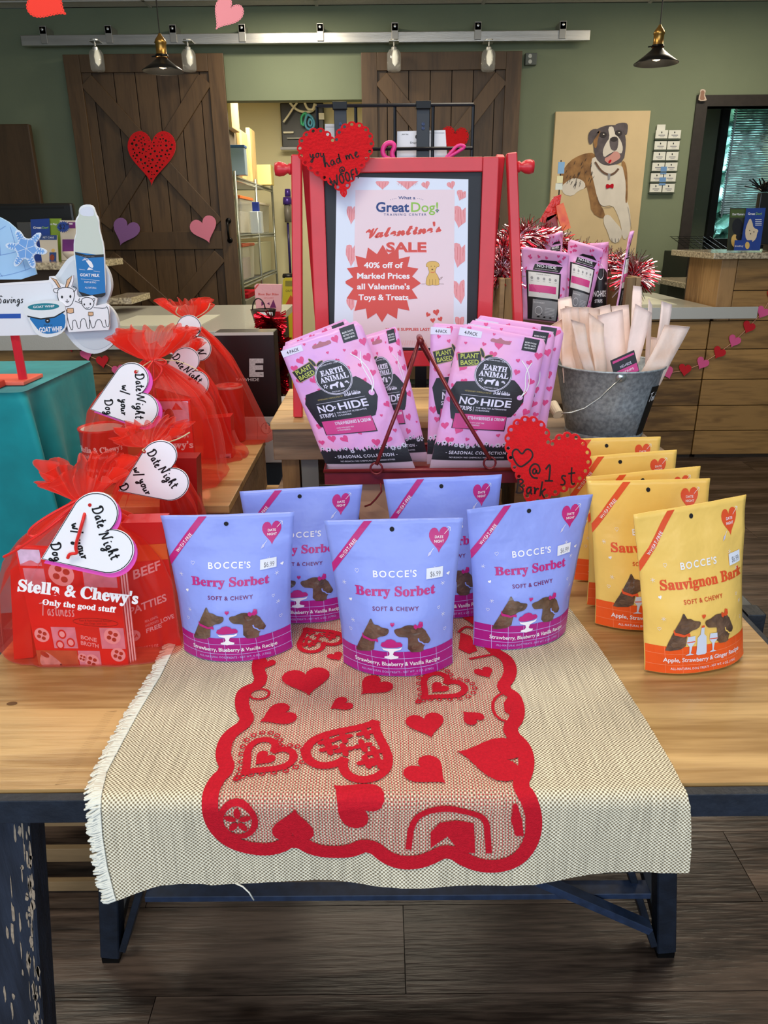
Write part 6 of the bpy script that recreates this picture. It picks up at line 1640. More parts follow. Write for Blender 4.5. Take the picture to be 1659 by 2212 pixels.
# A: front bag
A_, ax0, aa, ank = gift('sheer red gift bag standing foremost at the left front of the table', 8, 396, 1300, 0.842, 0.062, TZ+0.0015, (182, 1077), (186, 1000), 1, flare=0.42)
bx2, M = panel('patties_pack', 'red pack of patties inside the foremost gift bag, right side', 'treat pack', [(262, 1130), (352, 1128), (392, 1398), (272, 1420)], 0.826, 0.03, RPK)
P = Print(M, L=0.2, base=0.0004)
P.text('BEEF', .52, .62, .07, PLT, 1, bold=.02, rot=.1, width=.6); P.text('PATTIES', .48, .36, .06, PLT, 1, bold=.02, rot=.1, width=.75); P.text('FREE', .55, .18, .035, PLT, 1, bold=.02, rot=.1, width=.3); P.text('LOVE', .82, .24, .035, PLT, 1, bold=.02, rot=.1, width=.26)
P.text('PEA, LENTIL', .52, .26, .02, PLT, 1, width=.26, rot=.1); P.text('AND POTATO', .52, .225, .02, PLT, 1, width=.26, rot=.1); P.rect(.0, .72, 1, .84, mat('pack_orange', (206, 84, 30), .4), 1)
P.poly(ellipse(.16, .16, .13, .045, 18), PLT, 1); P.text('USA', .16, .145, .03, RPK, 2, bold=.02, width=.18); P.text('NET WT 5.5 OZ', .4, .04, .025, PLT, 1, width=.4)
P.build('printed_face', bx2)
br, M = panel('recipe_booklet', 'red booklets with food photos inside the foremost gift bag', 'booklet', [(32, 1183), (250, 1190), (279, 1446), (86, 1444)], 0.786, 0.008, RPK2, Yt=0.80)
P = Print(M, L=0.3, base=0.0004, step=0.0001)
for (a, b, c, d, m_) in [(.02, .86, .24, .99, PHO), (.26, .70, .62, .97, RPK), (.04, .66, .25, .84, PHO), (.64, .70, .98, .97, PHO), (.02, .18, .20, .36, RPK2), (.21, .18, .47, .36, PHO), (.48, .18, .72, .36, RPK), (.73, .18, .99, .36, PHO), (.0, .0, .45, .16, PHB), (.46, .0, .70, .16, PHO), (.71, .0, 1.0, .16, RPK2)]: P.rect(a, b, c, d, m_, 1)
for (a, b, r) in [(.42, .80, .13), (.10, .29, .08), (.86, .29, .09), (.60, .07, .08), (.9, .13, .08), (.5, .1, .05)]:
    P.poly(ellipse(a, b, r, r*.75, 20), PLT, 2)
    for k in range(4): P.poly(ellipse(a+r*.45*math.cos(k*1.57+.4), b+r*.36*math.sin(k*1.57+.4), r*.28, r*.2, 10), FOO, 3)
for (a, b) in [(.32, .30), (.40, .23), (.28, .21)]: P.poly(ellipse(a, b, .045, .04, 14), RPK, 3); P.poly(ellipse(a, b, .03, .026, 14), PLT, 4)
P.text('BONE', .60, .25, .035, PLT, 3, bold=.02, width=.17, rot=-.15); P.text('BROTH', .60, .20, .035, PLT, 3, bold=.02, width=.19, rot=-.15)
P.poly(smoothpts([(.02, .02), (.03, .11), (.10, .15), (.15, .13), (.26, .05), (.27, .02), (.2, .01)], 2, True), mat('photo_fur', (196, 172, 168), .6, noise_amt=.2, noise_scale=120), 3); P.poly(ellipse(.09, .125, .05, .022, 12, -.4), FOO, 4); P.poly(ellipse(.25, .035, .014, .012, 8), BLKP, 5)
hand(P, 'Tastiness', .14, .455, .11, PLT, .010, rot=-.02, layer=3, space=.62, asp=1.15); P.stroke(ellipse(.70, .405, .24, .033, 26, -.03), .004, BLKP, 2, closed=True, sm=0)
P.text('Raw & Raw-Inspired Recipes', .70, .412, .016, BLKP, 3, width=.34); P.text('For Dogs and Cats', .70, .388, .016, BLKP, 3, width=.24)
P.build('printed_face', br)
for k in range(3):
    slab([(1.005+.022*k, 0), (1.018+.022*k, 0), (1.018+.022*k, .95), (1.005+.022*k, .95)], lambda u, v, off: M(u, v, off-0.006-.002*k), 0.002, 'sheet', CARDW, br)
tb2, M = panel('clear_treat_tube', 'clear-wrapped red treat tube at the left inside the foremost gift bag', 'treat pack', [(22, 1232), (55, 1228), (72, 1420), (30, 1425)], 0.80, 0.02, mat('tube_red', (206, 40, 34), 0.15, coat=0.8))
# white maker's lettering printed on the sheer cloth
LM2 = lambda x, y, off=0.0: at(x, -y, 0.7745-0.004*math.cos((x-200)/120))+Vector((0, -off, 0))
P = Print(LM2, L=14, base=0.0004)
P.text("Stella & Chewy's", 168, -1290, 26, WHT, 1, kind='serif', bold=0.03, width=262, rot=-0.11)
P.text('Only the good stuff', 171, -1314, 12.5, WHT, 1, kind='serif', bold=0.02, width=160, rot=-0.11)
P.build('white_lettering', A_)
heart_tag('white heart tag with pink backing on the foremost gift bag', (180, 1168), (77, 1212), 196, 178, 0.748,
          [('Date', 199, 1098, 24, -1.25), ('Night', 214, 1154, 24, -1.12), ('w/', 155, 1131, 22, -1.36), ('your', 163, 1167, 23, -1.28), ('Dog', 110, 1174, 22, -1.38)], (195, 1090), pink=(7, -8), wpx=2.2)
ribbon(A_, [at(190, 1076, .775), at(184, 1108, .744), at(172, 1150, .742), at(162, 1182, .742), at(168, 1196, .742), at(150, 1196, .742), at(146, 1206, .742)], 0.0019)
ribbon(A_, [at(176, 1076, .78), at(110, 1110, .772), at(66, 1140, .765), at(60, 1158, .765), at(84, 1160, .765), at(150, 1098, .770), at(182, 1079, .775)], 0.0017)
ribbon(A_, [at(178, 1079, .78), at(120, 1130, .765), at(60, 1172, .762), at(30, 1192, .765), at(8, 1203, .768)], 0.0017)
# B: second bag
B_, *_ = gift('sheer red gift bag second from the front, mostly hidden behind the foremost', 222, 440, 1060, 1.0, 0.05, TZ+0.0015, (322, 963), (330, 922), 2, flare=0.62)
p, M = panel('red_pack', 'plain red pack inside the second gift bag', 'treat pack', [(345, 990), (424, 990), (428, 1120), (345, 1130)], 1.015, 0.03, RDK)
heart_tag('white heart tag of the second gift bag, tilted right above the lavender pouches', (325, 1030), (252, 1062), 150, 132, 0.905,
          [('Date', 318, 978, 20, -1.05), ('Night', 342, 1014, 20, -.95), ('w/', 288, 1012, 19, -1.2), ('your', 300, 1037, 19, -1.15), ('D', 258, 1050, 19, -1.1)], (312, 975), wpx=1.9)
ribbon(B_, [at(318, 966, .97), at(306, 972, .905), at(312, 976, .902)], 0.0009, TWINE, 'twine'); ribbon(B_, [at(326, 966, .97), at(375, 952, .93), at(392, 945, .93), at(410, 934, .93)], 0.0009, TWINE, 'twine')
# C: third
C_, *_ = gift('large sheer red gift bag in the middle of the group, behind the second', 176, 470, 900, 1.20, 0.072, zr+0.001, (328, 776), (335, 712), 3, flare=0.52)
p, M = panel('recipe_booklet', 'red booklets with a dog photo inside the large middle gift bag', 'booklet', [(330, 864), (410, 864), (420, 992), (332, 995)], 1.165, 0.010, RPK2)
P = Print(M, L=.3, base=0.0004, step=0.0001)
P.rect(.04, .55, .95, .98, PHO, 1); P.poly(smoothpts([(.30, .58), (.28, .75), (.36, .86), (.50, .86), (.58, .72), (.56, .58)], 1, True), FOO, 2); P.poly([(.16, .92), (.34, .82), (.10, .76)], RPK, 3); P.poly([(.5, .84), (.62, .96), (.80, .84)], RPK, 3)
P.text("Stella & Chewy's", .5, .38, .05, PLT, 2, kind='serif', bold=.02, width=.8); P.text("wy's", .75, .20, .12, WHT, 2, kind='serif', bold=.02, width=.5); hand(P, 'ess', .5, .05, .12, PLT, .012, layer=2, asp=1.3, space=.7)
P.build('printed_face', p)
c = on(222, 1000, zr+0.001); c.y = 1.215; c.x = at(222, 940, 1.215).x
bm = NB(); lathe(bm, [(0, 0), (0.036, 0), (0.037, 0.002), (0.037, 0.086), (0.0385, 0.088), (0.0385, 0.091), (0.035, 0.091), (0.034, 0.087), (0, 0.087)], c, 32)
t = thing('food_can', 'red-labelled food can with silver lid at the left inside the middle gift bag', 'can', c); obj('can', bm, mat('can_label', (190, 40, 32), .35), t, True)
bm = NB(); lathe(bm, [(0, 0.0875), (0.034, 0.0875), (0.034, 0.0882), (0, 0.0882)], c, 32); obj('lid', bm, ALU, t)
P = Print(lambda u, v, off=0.0: Vector((c.x+(0.037+off)*math.sin(u), c.y-(0.037+off)*math.cos(u), c.z+v)), L=.1, base=.0004)
P.text("Stella & Chewy's", 0.1, .055, .010, WHT, 1, kind='serif', bold=.02, width=2.2); P.text('Only the good stuff', 0.1, .045, .006, PLT, 1, kind='serif', width=1.6); P.text("Stella & Chewy's", 0, .022, .006, PLT, 1, kind='serif', width=1.5)
P.build('printed_label', t)
heart_tag('white heart tag with pink backing on the large middle gift bag', (263, 862), (188, 886), 142, 140, 1.105,
          [('Date', 292, 808, 20, -1.50), ('Night', 295, 852, 20, -1.62), ('w/', 264, 832, 18, -1.58), ('your', 262, 862, 18, -1.60), ('Dog', 226, 864, 18, -1.45)], (294, 803), pink=(9, -6), wpx=1.8)
ribbon(C_, [at(326, 780, 1.17), at(310, 790, 1.12), at(295, 803, 1.10)], 0.001, TWINE, 'twine')
ribbon(C_, [at(330, 780, 1.13), at(316, 800, 1.11), at(314, 818, 1.11), at(330, 826, 1.11), at(345, 812, 1.11), at(352, 796, 1.11), at(336, 782, 1.13)], 0.0013); ribbon(C_, [at(334, 780, 1.13), at(352, 790, 1.11), at(362, 782, 1.11), at(350, 774, 1.11), at(334, 778, 1.13)], 0.0012)
ribbon(C_, [at(330, 782, 1.13), at(334, 850, 1.12), at(326, 905, 1.12), at(322, 940, 1.12)], 0.0011)
ribbon(C_, [at(340, 778, 1.15), at(380, 778, 1.13), at(410, 790, 1.12), at(428, 800, 1.12)], 0.0009, TWINE, 'twine')
# E: bag between C and D, and D rearmost
E_, *_ = gift('sheer red gift bag right behind the large middle one', 318, 510, 900, 1.345, 0.05, zr+0.001, (398, 775), (400, 735), 4, flare=0.35, slim=True)
p, M = panel('red_pack', 'red pack with pale barcode label inside the bag behind the middle one', 'treat pack', [(438, 905), (498, 900), (505, 1035), (440, 1040)], 1.33, 0.03, RPK)
P = Print(M, L=.5, base=.0005); P.rect(.55, .12, .95, .42, PHO, 1)
for k in range(7): P.rect(.72, .15+k*.035, .9, .165+k*.035, BLKP, 2)
P.build('printed_face', p)
heart_tag('white heart tag seen dimly through sheer cloth behind the middle bag', (385, 815), (318, 842), 118, 112, 1.283,
          [('Date', 372, 772, 17, -.95), ('Night', 396, 800, 17, -.75), ('w/', 345, 800, 16, -1.2)], (350, 790), wpx=1.5)
D_, *_ = gift('sheer red gift bag at the very back of the group beside the black box', 392, 572, 900, 1.462, 0.045, zr+0.001, (412, 692), (398, 648), 5, flare=0.55, slim=True)
heart_tag('white heart tag hanging highest, on the rearmost gift bag', (398, 740), (338, 768), 100, 104, 1.395,
          [('Date', 413, 712, 18, -1.40), ('N', 424, 756, 18, -1.3)], (404, 706), wpx=1.6)
c = Vector((at(505, 960, 1.46).x, 1.455, zr+0.0015))
bm = NB(); lathe(bm, [(0, 0), (0.026, 0), (0.027, 0.002), (0.027, 0.105), (0.028, 0.107), (0.028, 0.11), (0.026, 0.11), (0.025, 0.106), (0, 0.106)], c, 28)
t = thing('food_can', 'tall red can with silver rim inside the rearmost gift bag', 'can', c); obj('can', bm, MATS['can_label'], t, True)
bm = NB(); lathe(bm, [(0.0275, 0.106), (0.0285, 0.108), (0.0275, 0.111)], c, 28); obj('rim', bm, ALU, t, True)
ribbon(D_, [at(412, 692, 1.44), at(448, 672, 1.42), at(454, 655, 1.42)], 0.001, TWINE, 'twine'); ribbon(D_, [at(408, 694, 1.42), at(404, 706, 1.39)], 0.0009, TWINE, 'twine'); ribbon(D_, [at(405, 690, 1.42), at(378, 678, 1.40), at(384, 664, 1.40)], 0.0012, TWINE, 'twine')
# ================================================================== left: teal cloth table with goat-milk signs
TEAL = mat('teal_cloth', (0, 138, 148), 0.75, noise_amt=0.10, noise_scale=14, bump=0.7, bump_scale=9, sheen=0.15)
tzt = 0.967; XR = -0.676; YFt, YBt = 1.381, 1.742
tt_ = thing('draped_table', 'tall display stand draped in teal cloth at the left edge', 'table', (-0.95, 1.56, 0))
nu = 150; path = []
X0_, rad = -1.30, 0.02
pts = [(X0_, YFt)]
n1 = 60
for i in range(n1+1): pts.append((X0_+(XR-rad-X0_)*i/n1, YFt))
for i in range(1, 8): a = -PI/2+PI/2*i/8; pts.append((XR-rad+rad*math.cos(a), YFt+rad+rad*math.sin(a)))
for i in range(31): pts.append((XR, YFt+rad+(YBt-YFt-2*rad)*i/30))
for i in range(1, 8): a = PI/2*i/8; pts.append((XR-rad+rad*math.cos(a), YBt-rad+rad*math.sin(a)))
for i in range(40): pts.append((XR-rad-(XR-rad-X0_)*i/39, YBt))
V = []; Fc = []; NR = 40; zb0 = 0.50
n = len(pts)
cen = Vector((-0.99, 1.56))
for j in range(NR+1):
    t = j/NR; z = tzt-(tzt-zb0)*t
    for i, p in enumerate(pts):
        v = Vector(p)-cen; s_ = i*0.02
        k = 0.004*math.sin(i*0.33)+0.075*max(0, math.exp(-((i-64)/6.0)**2))*t**0.6+0.012*math.sin(i*0.16+1.2)*t+0.055*math.exp(-((i-75)/3.2)**2)*t**.8-0.045*math.exp(-((i-70)/2.2)**2)*t**.8+0.040*math.exp(-((i-88)/4)**2)*t-0.03*math.exp(-((i-81)/3)**2)*t+0.008*noise.noise(Vector((i*.12, z*6, 0)))*t
        q = v+v.normalized()*(k if t > 0.02 else 0)
        V.append((cen.x+q.x, cen.y+q.y, z-(0.006*t if t < .05 else 0.0)))
for j in range(NR):
    for i in range(n-1): a = j*n+i; Fc.append((a, a+1, a+n+1, a+n))
Fc.append(tuple(range(n)))
obj('cloth', (V, Fc), TEAL, tt_, True).data.polygons[-1].use_smooth = False
obj('stand', box(NB(), -1.25, XR-0.035, YFt+0.04, YBt-0.04, 0, tzt-0.02), mat('stand_dark', (34, 34, 38), .6), tt_)
# worn dark frames flanking the oak table
for (lbl, x0, x1, y0, y1, zt_) in (('worn black frame post low behind the foremost gift bag at the far left', -0.532, -0.502, 0.905, 0.935, 0.735), ('black frame post and rail beyond the right edge of the oak table', 0.503, 0.529, 0.905, 0.935, 0.745)):
    t = tb; obj('arm_end', box(NB(), x0, x1, y0, y1, zt_-.06, zt_, 0.002), mat('worn_black', (24, 28, 36), .5, noise_amt=.3, noise_scale=60, bump=.2), t)
    obj('side_arm', box(NB(), x0+0.004, x1-0.004, y1+0.0005, 1.36 if x0 < 0 else 1.45, zt_-0.03, zt_-0.002, 0.002), mat('rail_grey', (58, 62, 66), .4, noise_amt=.2, noise_scale=50), t)
# salmon tray on the teal cloth
SAL = mat('salmon_red', (226, 74, 58), 0.45)
a, b = on(0, 830, tzt+.004), on(110, 818, tzt+.004)
t = thing('red_board', 'flat salmon-red base board on the teal cloth under the signs', 'stand base', (-0.85, 1.47, tzt+0.0015))
bm = NB(); box(bm, -1.22, -0.735, 1.395, 1.44, tzt+0.0015, tzt+0.014, 0.002); obj('lower_step', bm, SAL, t)
bm = NB(); box(bm, -1.22, -0.70, 1.441, 1.53, tzt+0.0015, tzt+0.009, 0.002); obj('upper_step', bm, mat('salmon_light', (236, 110, 92), .45), t)
pp = thing('sign_pole', 'slanting red pole holding up the white savings banner', 'pole', at(52, 824, 1.47))
bm = NB(); tube(bm, [at(51, 824, 1.47)+Vector((0, 0, 0.004)), at(26, 690, 1.475)], 0.0088, 6); obj('pole', bm, mat('pole_red', (204, 40, 56), .35), pp)
YS = 1.46
# white banner
bn = thing('savings_banner', 'white paper banner lettered Savings with a blue line', 'sign', at(80, 722, YS))
slab(P2([(-90, 618), (122, 605), (145, 690), (120, 722), (-90, 727)]), front_map(YS), 0.004, 'board', mat('banner_white', (232, 236, 246), .5), bn)
P = Print(front_map(YS, 0.004), L=300, base=.0003)
P.poly(P2([(-90, 617), (122, 604), (124, 609), (-90, 622)]), WHT, 1); P.poly(P2([(-90, 679), (47, 677), (47, 687), (-90, 688)]), mat('line_blue', (34, 84, 176), .5), 1)
hand(P, 'Savings', -2, -655, 17, INKT, 1.8, rot=0.02, layer=2, space=.9)
P.build('lettering', bn)
# pale blue igloo card and snowflake
IGB = mat('ice_blue', (150, 196, 240), .55, rgb2=(176, 212, 246), noise_scale=4); IGL = mat('ice_line', (118, 156, 214), .6)
ig = thing('igloo_card', 'pale blue brick-patterned dome card at the far left edge', 'cutout', at(0, 606, YS+.03))
slab(smoothpts(P2([(-60, 604), (-60, 470), (-20, 462), (0, 468), (28, 484), (55, 516), (72, 560), (84, 603)]), 1, True), front_map(YS+.03), 0.005, 'card', IGB, ig)
P = Print(front_map(YS+.03, .005), L=300, base=.0003)
for pts in ([(-60, 505), (0, 498), (15, 488)], [(-60, 556), (0, 552), (38, 544), (60, 534)], [(-60, 602), (8, 597), (60, 583), (76, 575)], [(0, 498), (4, 552)], [(50, 555), (58, 584)], [(-20, 560), (8, 597)], [(25, 490), (40, 543)]): P.stroke(P2(pts), 1.2, IGL, 1)
P.build('printed_face', ig)
sf = thing('snowflake_card', 'six-armed blue snowflake card in front of the dome card', 'cutout', at(57, 585, YS-.012))
c = (58, 537); R_ = 46; arms = []
angs = [math.radians(a) for a in (-10, 48, 118, 170, 237, 292)]
for an in angs:
    for d, r in ((-.34, .50), (-.22, .78), (-.08, .98), (.08, .98), (.22, .78), (.34, .50)): arms.append((c[0]+R_*r*math.cos(an+d*.9), -c[1]+R_*r*1.0*math.sin(an+d*.9)))
SNB = mat('snow_blue', (112, 164, 228), .5); SNW = mat('snow_white', (214, 230, 250), .5)
slab(smoothpts(arms, 1, True), front_map(YS-.012), .003, 'card', SNW, sf)
P = Print(front_map(YS-.012, .003), L=300, base=.0003, step=.00015)
P.poly(xf(smoothpts(arms, 1, True), c[0]*(1-.9), -c[1]*(1-.9), .9), SNB, 1)
for an in angs:
    P.stroke([(c[0], -c[1]), (c[0]+R_*.42*math.cos(an+.5), -c[1]+R_*.42*math.sin(an+.5))], 1.1, SNW, 2, sm=0)
    for r in (.5, .62, .74, .86):
        for sd in (-1, 1):
            x, y = c[0]+R_*r*math.cos(an), -c[1]+R_*r*math.sin(an); l = 9*(1.15-r)
            P.stroke([(x-math.sin(an)*sd*l*.5, y+math.cos(an)*sd*l*.5), (x-math.sin(an)*sd*(l*.5+4.5), y+math.cos(an)*sd*(l*.5+4.5))], 2.2, SNW, 2, sm=0)
    P.stroke([(c[0]+R_*.42*math.cos(an+.5), -c[1]+R_*.42*math.sin(an+.5)), (c[0]+R_*.55*math.cos(an), -c[1]+R_*.55*math.sin(an)), (c[0]+R_*.42*math.cos(an-.5), -c[1]+R_*.42*math.sin(an-.5))], .9, SNW, 2, sm=0)
P.build('printed_face', sf)
# white cloud board
cl_ = thing('cloud_board', 'thick white cloud-shaped board behind the bottle and goat cutouts', 'sign', at(190, 762, YS+.012))
cloud = [(160, 552), (148, 562), (136, 580), (124, 598), (105, 605), (112, 640), (120, 680), (132, 700), (150, 722), (165, 742), (185, 758), (212, 764), (240, 752), (256, 732), (261, 705), (256, 682), (244, 664), (232, 655), (240, 640), (246, 618), (242, 592), (228, 568), (206, 552), (182, 546)]
slab(smoothpts(P2(cloud), 2, True), front_map(YS+.012), .012, 'board', mat('foam_white', (214, 222, 232), .45), cl_)
slab(smoothpts(xf(P2(cloud), 186*.07, -660*.07, .93), 2, True), front_map(YS+.0005), .0015, 'raised_face', mat('foam_face', (202, 212, 224), .5), cl_)
# bottle cutout
bt = thing('bottle_cutout', 'cutout of a goat milk bottle with blue label on the cloud board', 'cutout', at(205, 640, YS-.008))
bo = [(172, 452), (178, 444), (192, 441), (204, 445), (209, 462), (215, 472), (216, 490), (219, 505), (226, 530), (228, 560), (230, 632), (222, 642), (182, 640), (172, 632), (168, 590), (161, 548), (161, 520), (167, 500), (164, 480), (167, 470), (172, 464)]
slab(smoothpts(P2(bo), 1, True), front_map(YS-.008), .004, 'card', mat('cut_edge_white', (232, 238, 244), .5), bt)
P = Print(front_map(YS-.008, .004), L=300, base=.0003, step=.00012)
P.poly(smoothpts(xf(P2(bo), 195*.05, -545*.05, .95), 1, True), mat('milk_pale', (206, 218, 212), .45, rgb2=(196, 206, 190), noise_scale=2), 1)
P.poly(smoothpts(P2([(174, 452), (192, 445), (203, 450), (206, 464), (200, 468), (176, 466)]), 1, True), mat('cap_white', (216, 224, 240), .4), 2)
LBL = mat('label_blue', (22, 116, 188), .45)
P.poly(P2([(164, 544), (226, 552), (230, 636), (223, 641), (178, 638), (172, 630)]), LBL, 3)
P.poly(P2([(164, 544), (190, 551), (226, 549), (226, 555), (190, 557), (165, 550)]), BLKP, 4); P.poly(P2([(172, 629), (198, 637), (230, 632), (229, 637), (222, 642), (180, 640)]), BLKP, 4)
P.text('GOAT MILK', 196, -597, 6.5, WHT, 5, bold=.03, width=42, rot=-.03); P.text('FARM & RING', 197, -611, 4, WHT, 5, width=25, rot=-.04); P.text('ALL NATURAL', 198, -623, 4, WHT, 5, width=25, rot=-.04); P.text('CRAFT YOUR OWN BLEND', 190, -554.5, 2, GREYL, 5, width=32, rot=-.05)
P.stroke(P2([(173, 581), (186, 583)]), .6, WHT, 5, sm=0); P.stroke(P2([(204, 585), (218, 587)]), .6, WHT, 5, sm=0); P.stroke(P2([(177, 602), (217, 606)]), .6, WHT, 5, sm=0)
P.poly(P2([(188, 564), (194, 561), (200, 566), (204, 575), (202, 579), (196, 576), (193, 571)]), WHT, 5); P.stroke(P2([(192, 563), (186, 560), (180, 562)]), 1.3, WHT, 5); P.stroke(P2([(194, 562), (189, 557), (183, 558)]), 1.0, WHT, 5); P.poly(P2([(194, 577), (204, 582), (190, 583)]), WHT, 5)
P.build('printed_face', bt)
# two goats cutout
gt = thing('goats_cutout', 'white cutout drawing of two smiling goats with horns and bells', 'cutout', at(195, 715, YS-.016))
go = [(108, 597), (118, 596), (130, 612), (140, 616), (150, 600), (160, 594), (160, 606), (155, 620), (168, 626), (168, 636), (172, 642), (200, 638), (212, 645), (208, 660), (230, 655), (238, 660), (238, 704), (236, 712), (150, 717), (144, 690), (140, 660), (132, 655), (124, 636), (114, 626), (118, 618), (108, 604)]
slab(P2(go), front_map(YS-.016), .004, 'card', CARDW, gt)
P = Print(front_map(YS-.016, .004), L=300, base=.0003, step=.00012)
SK = 1.3
for pts, cl3 in (([(128, 622), (116, 624), (120, 632), (128, 632)], 0), ([(160, 618), (168, 621), (164, 628), (160, 630)], 0), ([(127, 624), (140, 620), (158, 622), (164, 632), (160, 652), (152, 662), (138, 662), (130, 652), (125, 636)], 1),
                 ([(174, 644), (171, 650), (180, 652)], 0), ([(202, 645), (208, 644), (204, 652)], 0), ([(180, 644), (190, 641), (202, 645), (206, 656), (198, 668), (188, 668), (180, 660), (177, 650)], 1),
                 ([(146, 668), (148, 690), (155, 712), (160, 711), (158, 692), (166, 690), (170, 710), (176, 708), (176, 690), (186, 686), (190, 710), (196, 708), (194, 680)], 0), ([(164, 650), (180, 656)], 0),
                 ([(204, 664), (230, 666), (232, 660), (237, 672), (238, 704), (232, 706), (229, 690)], 0), ([(196, 690), (200, 708), (206, 707), (210, 690), (220, 690), (224, 706), (230, 706)], 0), ([(141, 692), (146, 712)], 0)):
    P.stroke(P2(pts), SK, INKT, 2, closed=bool(cl3), sm=1)
HRN = mat('horn_tan', (224, 180, 140), .5)
for hp in ([(111, 599), (124, 604), (133, 620), (129, 622), (120, 608)], [(158, 595), (147, 604), (143, 620), (148, 621), (154, 607)]): P.poly(P2(hp), HRN, 2); P.stroke(P2(hp), SK, INKT, 3, closed=True, sm=0)
for (x, y) in ((136, 641), (154, 640)): P.poly(ellipse(x, -y, 2.2, 3.2, 10), INKT, 3)
for (x, y) in ((184, 657), (197, 656)): P.poly(ellipse(x, -y, 1.6, 2.4, 10), INKT, 3)
P.stroke(P2([(144, 650), (147, 653), (151, 650)]), SK, INKT, 3); P.stroke(P2([(147, 646), (147, 653)]), SK, INKT, 3, sm=0); P.stroke(P2([(188, 664), (191, 666), (195, 663)]), SK, INKT, 3)
for (x, y, r) in ((154, 670, 6.5), (198, 677, 5)): P.poly(P2(xf([(-1, -.7), (1, -.7), (1.1, .7), (0, 1), (-1.1, .7)], x, y, r, r)), HRN, 3); P.stroke(P2(xf([(-1, -.7), (1, -.7), (1.1, .7), (0, 1), (-1.1, .7)], x, y, r, r)), SK, INKT, 4, closed=True, sm=0)
P.build('drawing', gt)
# tub cutout
tu = thing('tub_cutout', 'cutout of a goat whip tub with white lid and blue label', 'cutout', at(105, 725, YS-.02))
tub = [(51, 668), (60, 656), (90, 650), (125, 648), (140, 656), (144, 670), (146, 690), (144, 710), (132, 722), (108, 729), (88, 726), (76, 716), (62, 684), (53, 676)]
slab(smoothpts(P2(tub), 1, True), front_map(YS-.02), .004, 'card', MATS['cut_edge_white'], tu)
P = Print(front_map(YS-.02, .004), L=300, base=.0003, step=.00012)
P.poly(smoothpts(P2([(62, 682), (90, 688), (120, 684), (142, 672), (144, 704), (132, 716), (108, 721), (90, 718), (80, 706)]), 1, True), LBL, 2)
P.poly(P2([(61, 681), (90, 687), (120, 683), (142, 670), (142, 673), (120, 686), (90, 690), (62, 684)]), BLKP, 3)
P.poly(ellipse(96, -662, 34, 7.5, 26, .04), mat('lid_teal', (24, 128, 146), .4), 2); P.text('GOAT WHIP', 97, -664, 5, WHT, 3, bold=.02, width=46, rot=.05)
P.poly(ellipse(105, -692, 5.5, 5.5, 16), BLKP, 3); P.text('GOAT WHIP', 112, -716, 11, WHT, 4, bold=.03, width=50, rot=.06); P.poly(ellipse(105, -692, 2, 1.2, 8), WHT, 4); P.text('BIKE & CO', 106, -703, 3, BLKP, 4, width=18)
P.build('printed_face', tu)
# ================================================================== dark cartons and tinsel behind
CB = mat('carton_black', (16, 12, 14), .35, noise_amt=.1, noise_scale=10, coat=.2)
def carton(label, x0, y0, x1, y1, Y, d, m, zb_=None, zt_=None):
    a, b, c_, d_ = pdims(x0, y0, x1, y1, Y)
    if zb_ is not None: c_ = zb_
    if zt_ is not None: d_ = zt_
    t = thing('carton', label, 'box', ((a+b)/2, Y+d/2, c_)); obj('box', box(NB(), a, b, Y, Y+d, c_, d_, .002), m, t); return t, (a, b, c_, d_)
YC_ = 1.64
z1_ = at(540, 900, YC_).z; z2_ = at(570, 1000, YC_).z
t, (a, b, c_, d_) = carton('black carton with a big white E beside the rearmost red gift bag', 470, 718, 597, 898, YC_, .06, CB, zb_=z1_)
P = Print(front_map(YC_), L=200, base=.0005)
P.text('E', 554, -811, 36, mat('carton_grey', (196, 192, 196), .5, noise_amt=.15, noise_scale=300), 1, bold=.06, width=31); P.text('RAWHIDE', 560, -823, 6.5, MATS['carton_grey'], 1, align='r', bold=.015, width=50); P.poly(ellipse(564, -809, 1.6, 1.6, 10), GREYL, 1)
P.build('lettering', t)
obj('lid_edge', box(NB(), a+.001, b-.001, YC_-.0015, YC_-.0002, d_-.006, d_), mat('lid_edge_white', (206, 204, 200), .5), t)
t, (a, b, c_, d_) = carton('white carton with a round dark emblem under the black carton', 468, 899, 612, 1000, YC_, .22, mat('carton_white', (196, 194, 196), .5), zb_=z2_, zt_=z1_-.0005)
P = Print(front_map(YC_), L=200, base=.0005); P.stroke(ellipse(575, -925, 11, 12, 20), .8, BLKP, 1, closed=True, sm=0); P.text('EARTH', 573, -920, 4, BLKP, 1, width=14, rot=-1.57, kind='serif'); P.text('ANIMAL', 580, -925, 4, BLKP, 1, width=16, rot=-1.57, kind='serif'); P.rect(556, -948, 557, -903, GREYL, 1); P.build('emblem', t)
carton('black block added below the white carton, standing in for the shade in the gap', 466, 1001, 614, 1060, YC_, .22, CB, zb_=0.0, zt_=z2_-.0005)  # black filler added for the shade between crate and riser, under the white carton
tp = thing('tinsel_post', 'thin dark post wound with red tinsel behind the black carton', 'post', (at(604, 800, 1.93).x, 1.93, 0))
xp = at(604, 800, 1.93).x
bm = NB(); tube(bm, [(xp, 1.93, 0.0), (xp, 1.93, at(588, 690, 1.93).z)], .005, 8); lathe(bm, [(0, 0), (.06, 0), (.06, .006), (0, .008)], (xp, 1.93, 0), 20); obj('post', bm, BLK, tp)
random.seed(9); V = []; Fc = []
ztop = at(588, 686, 1.93).z
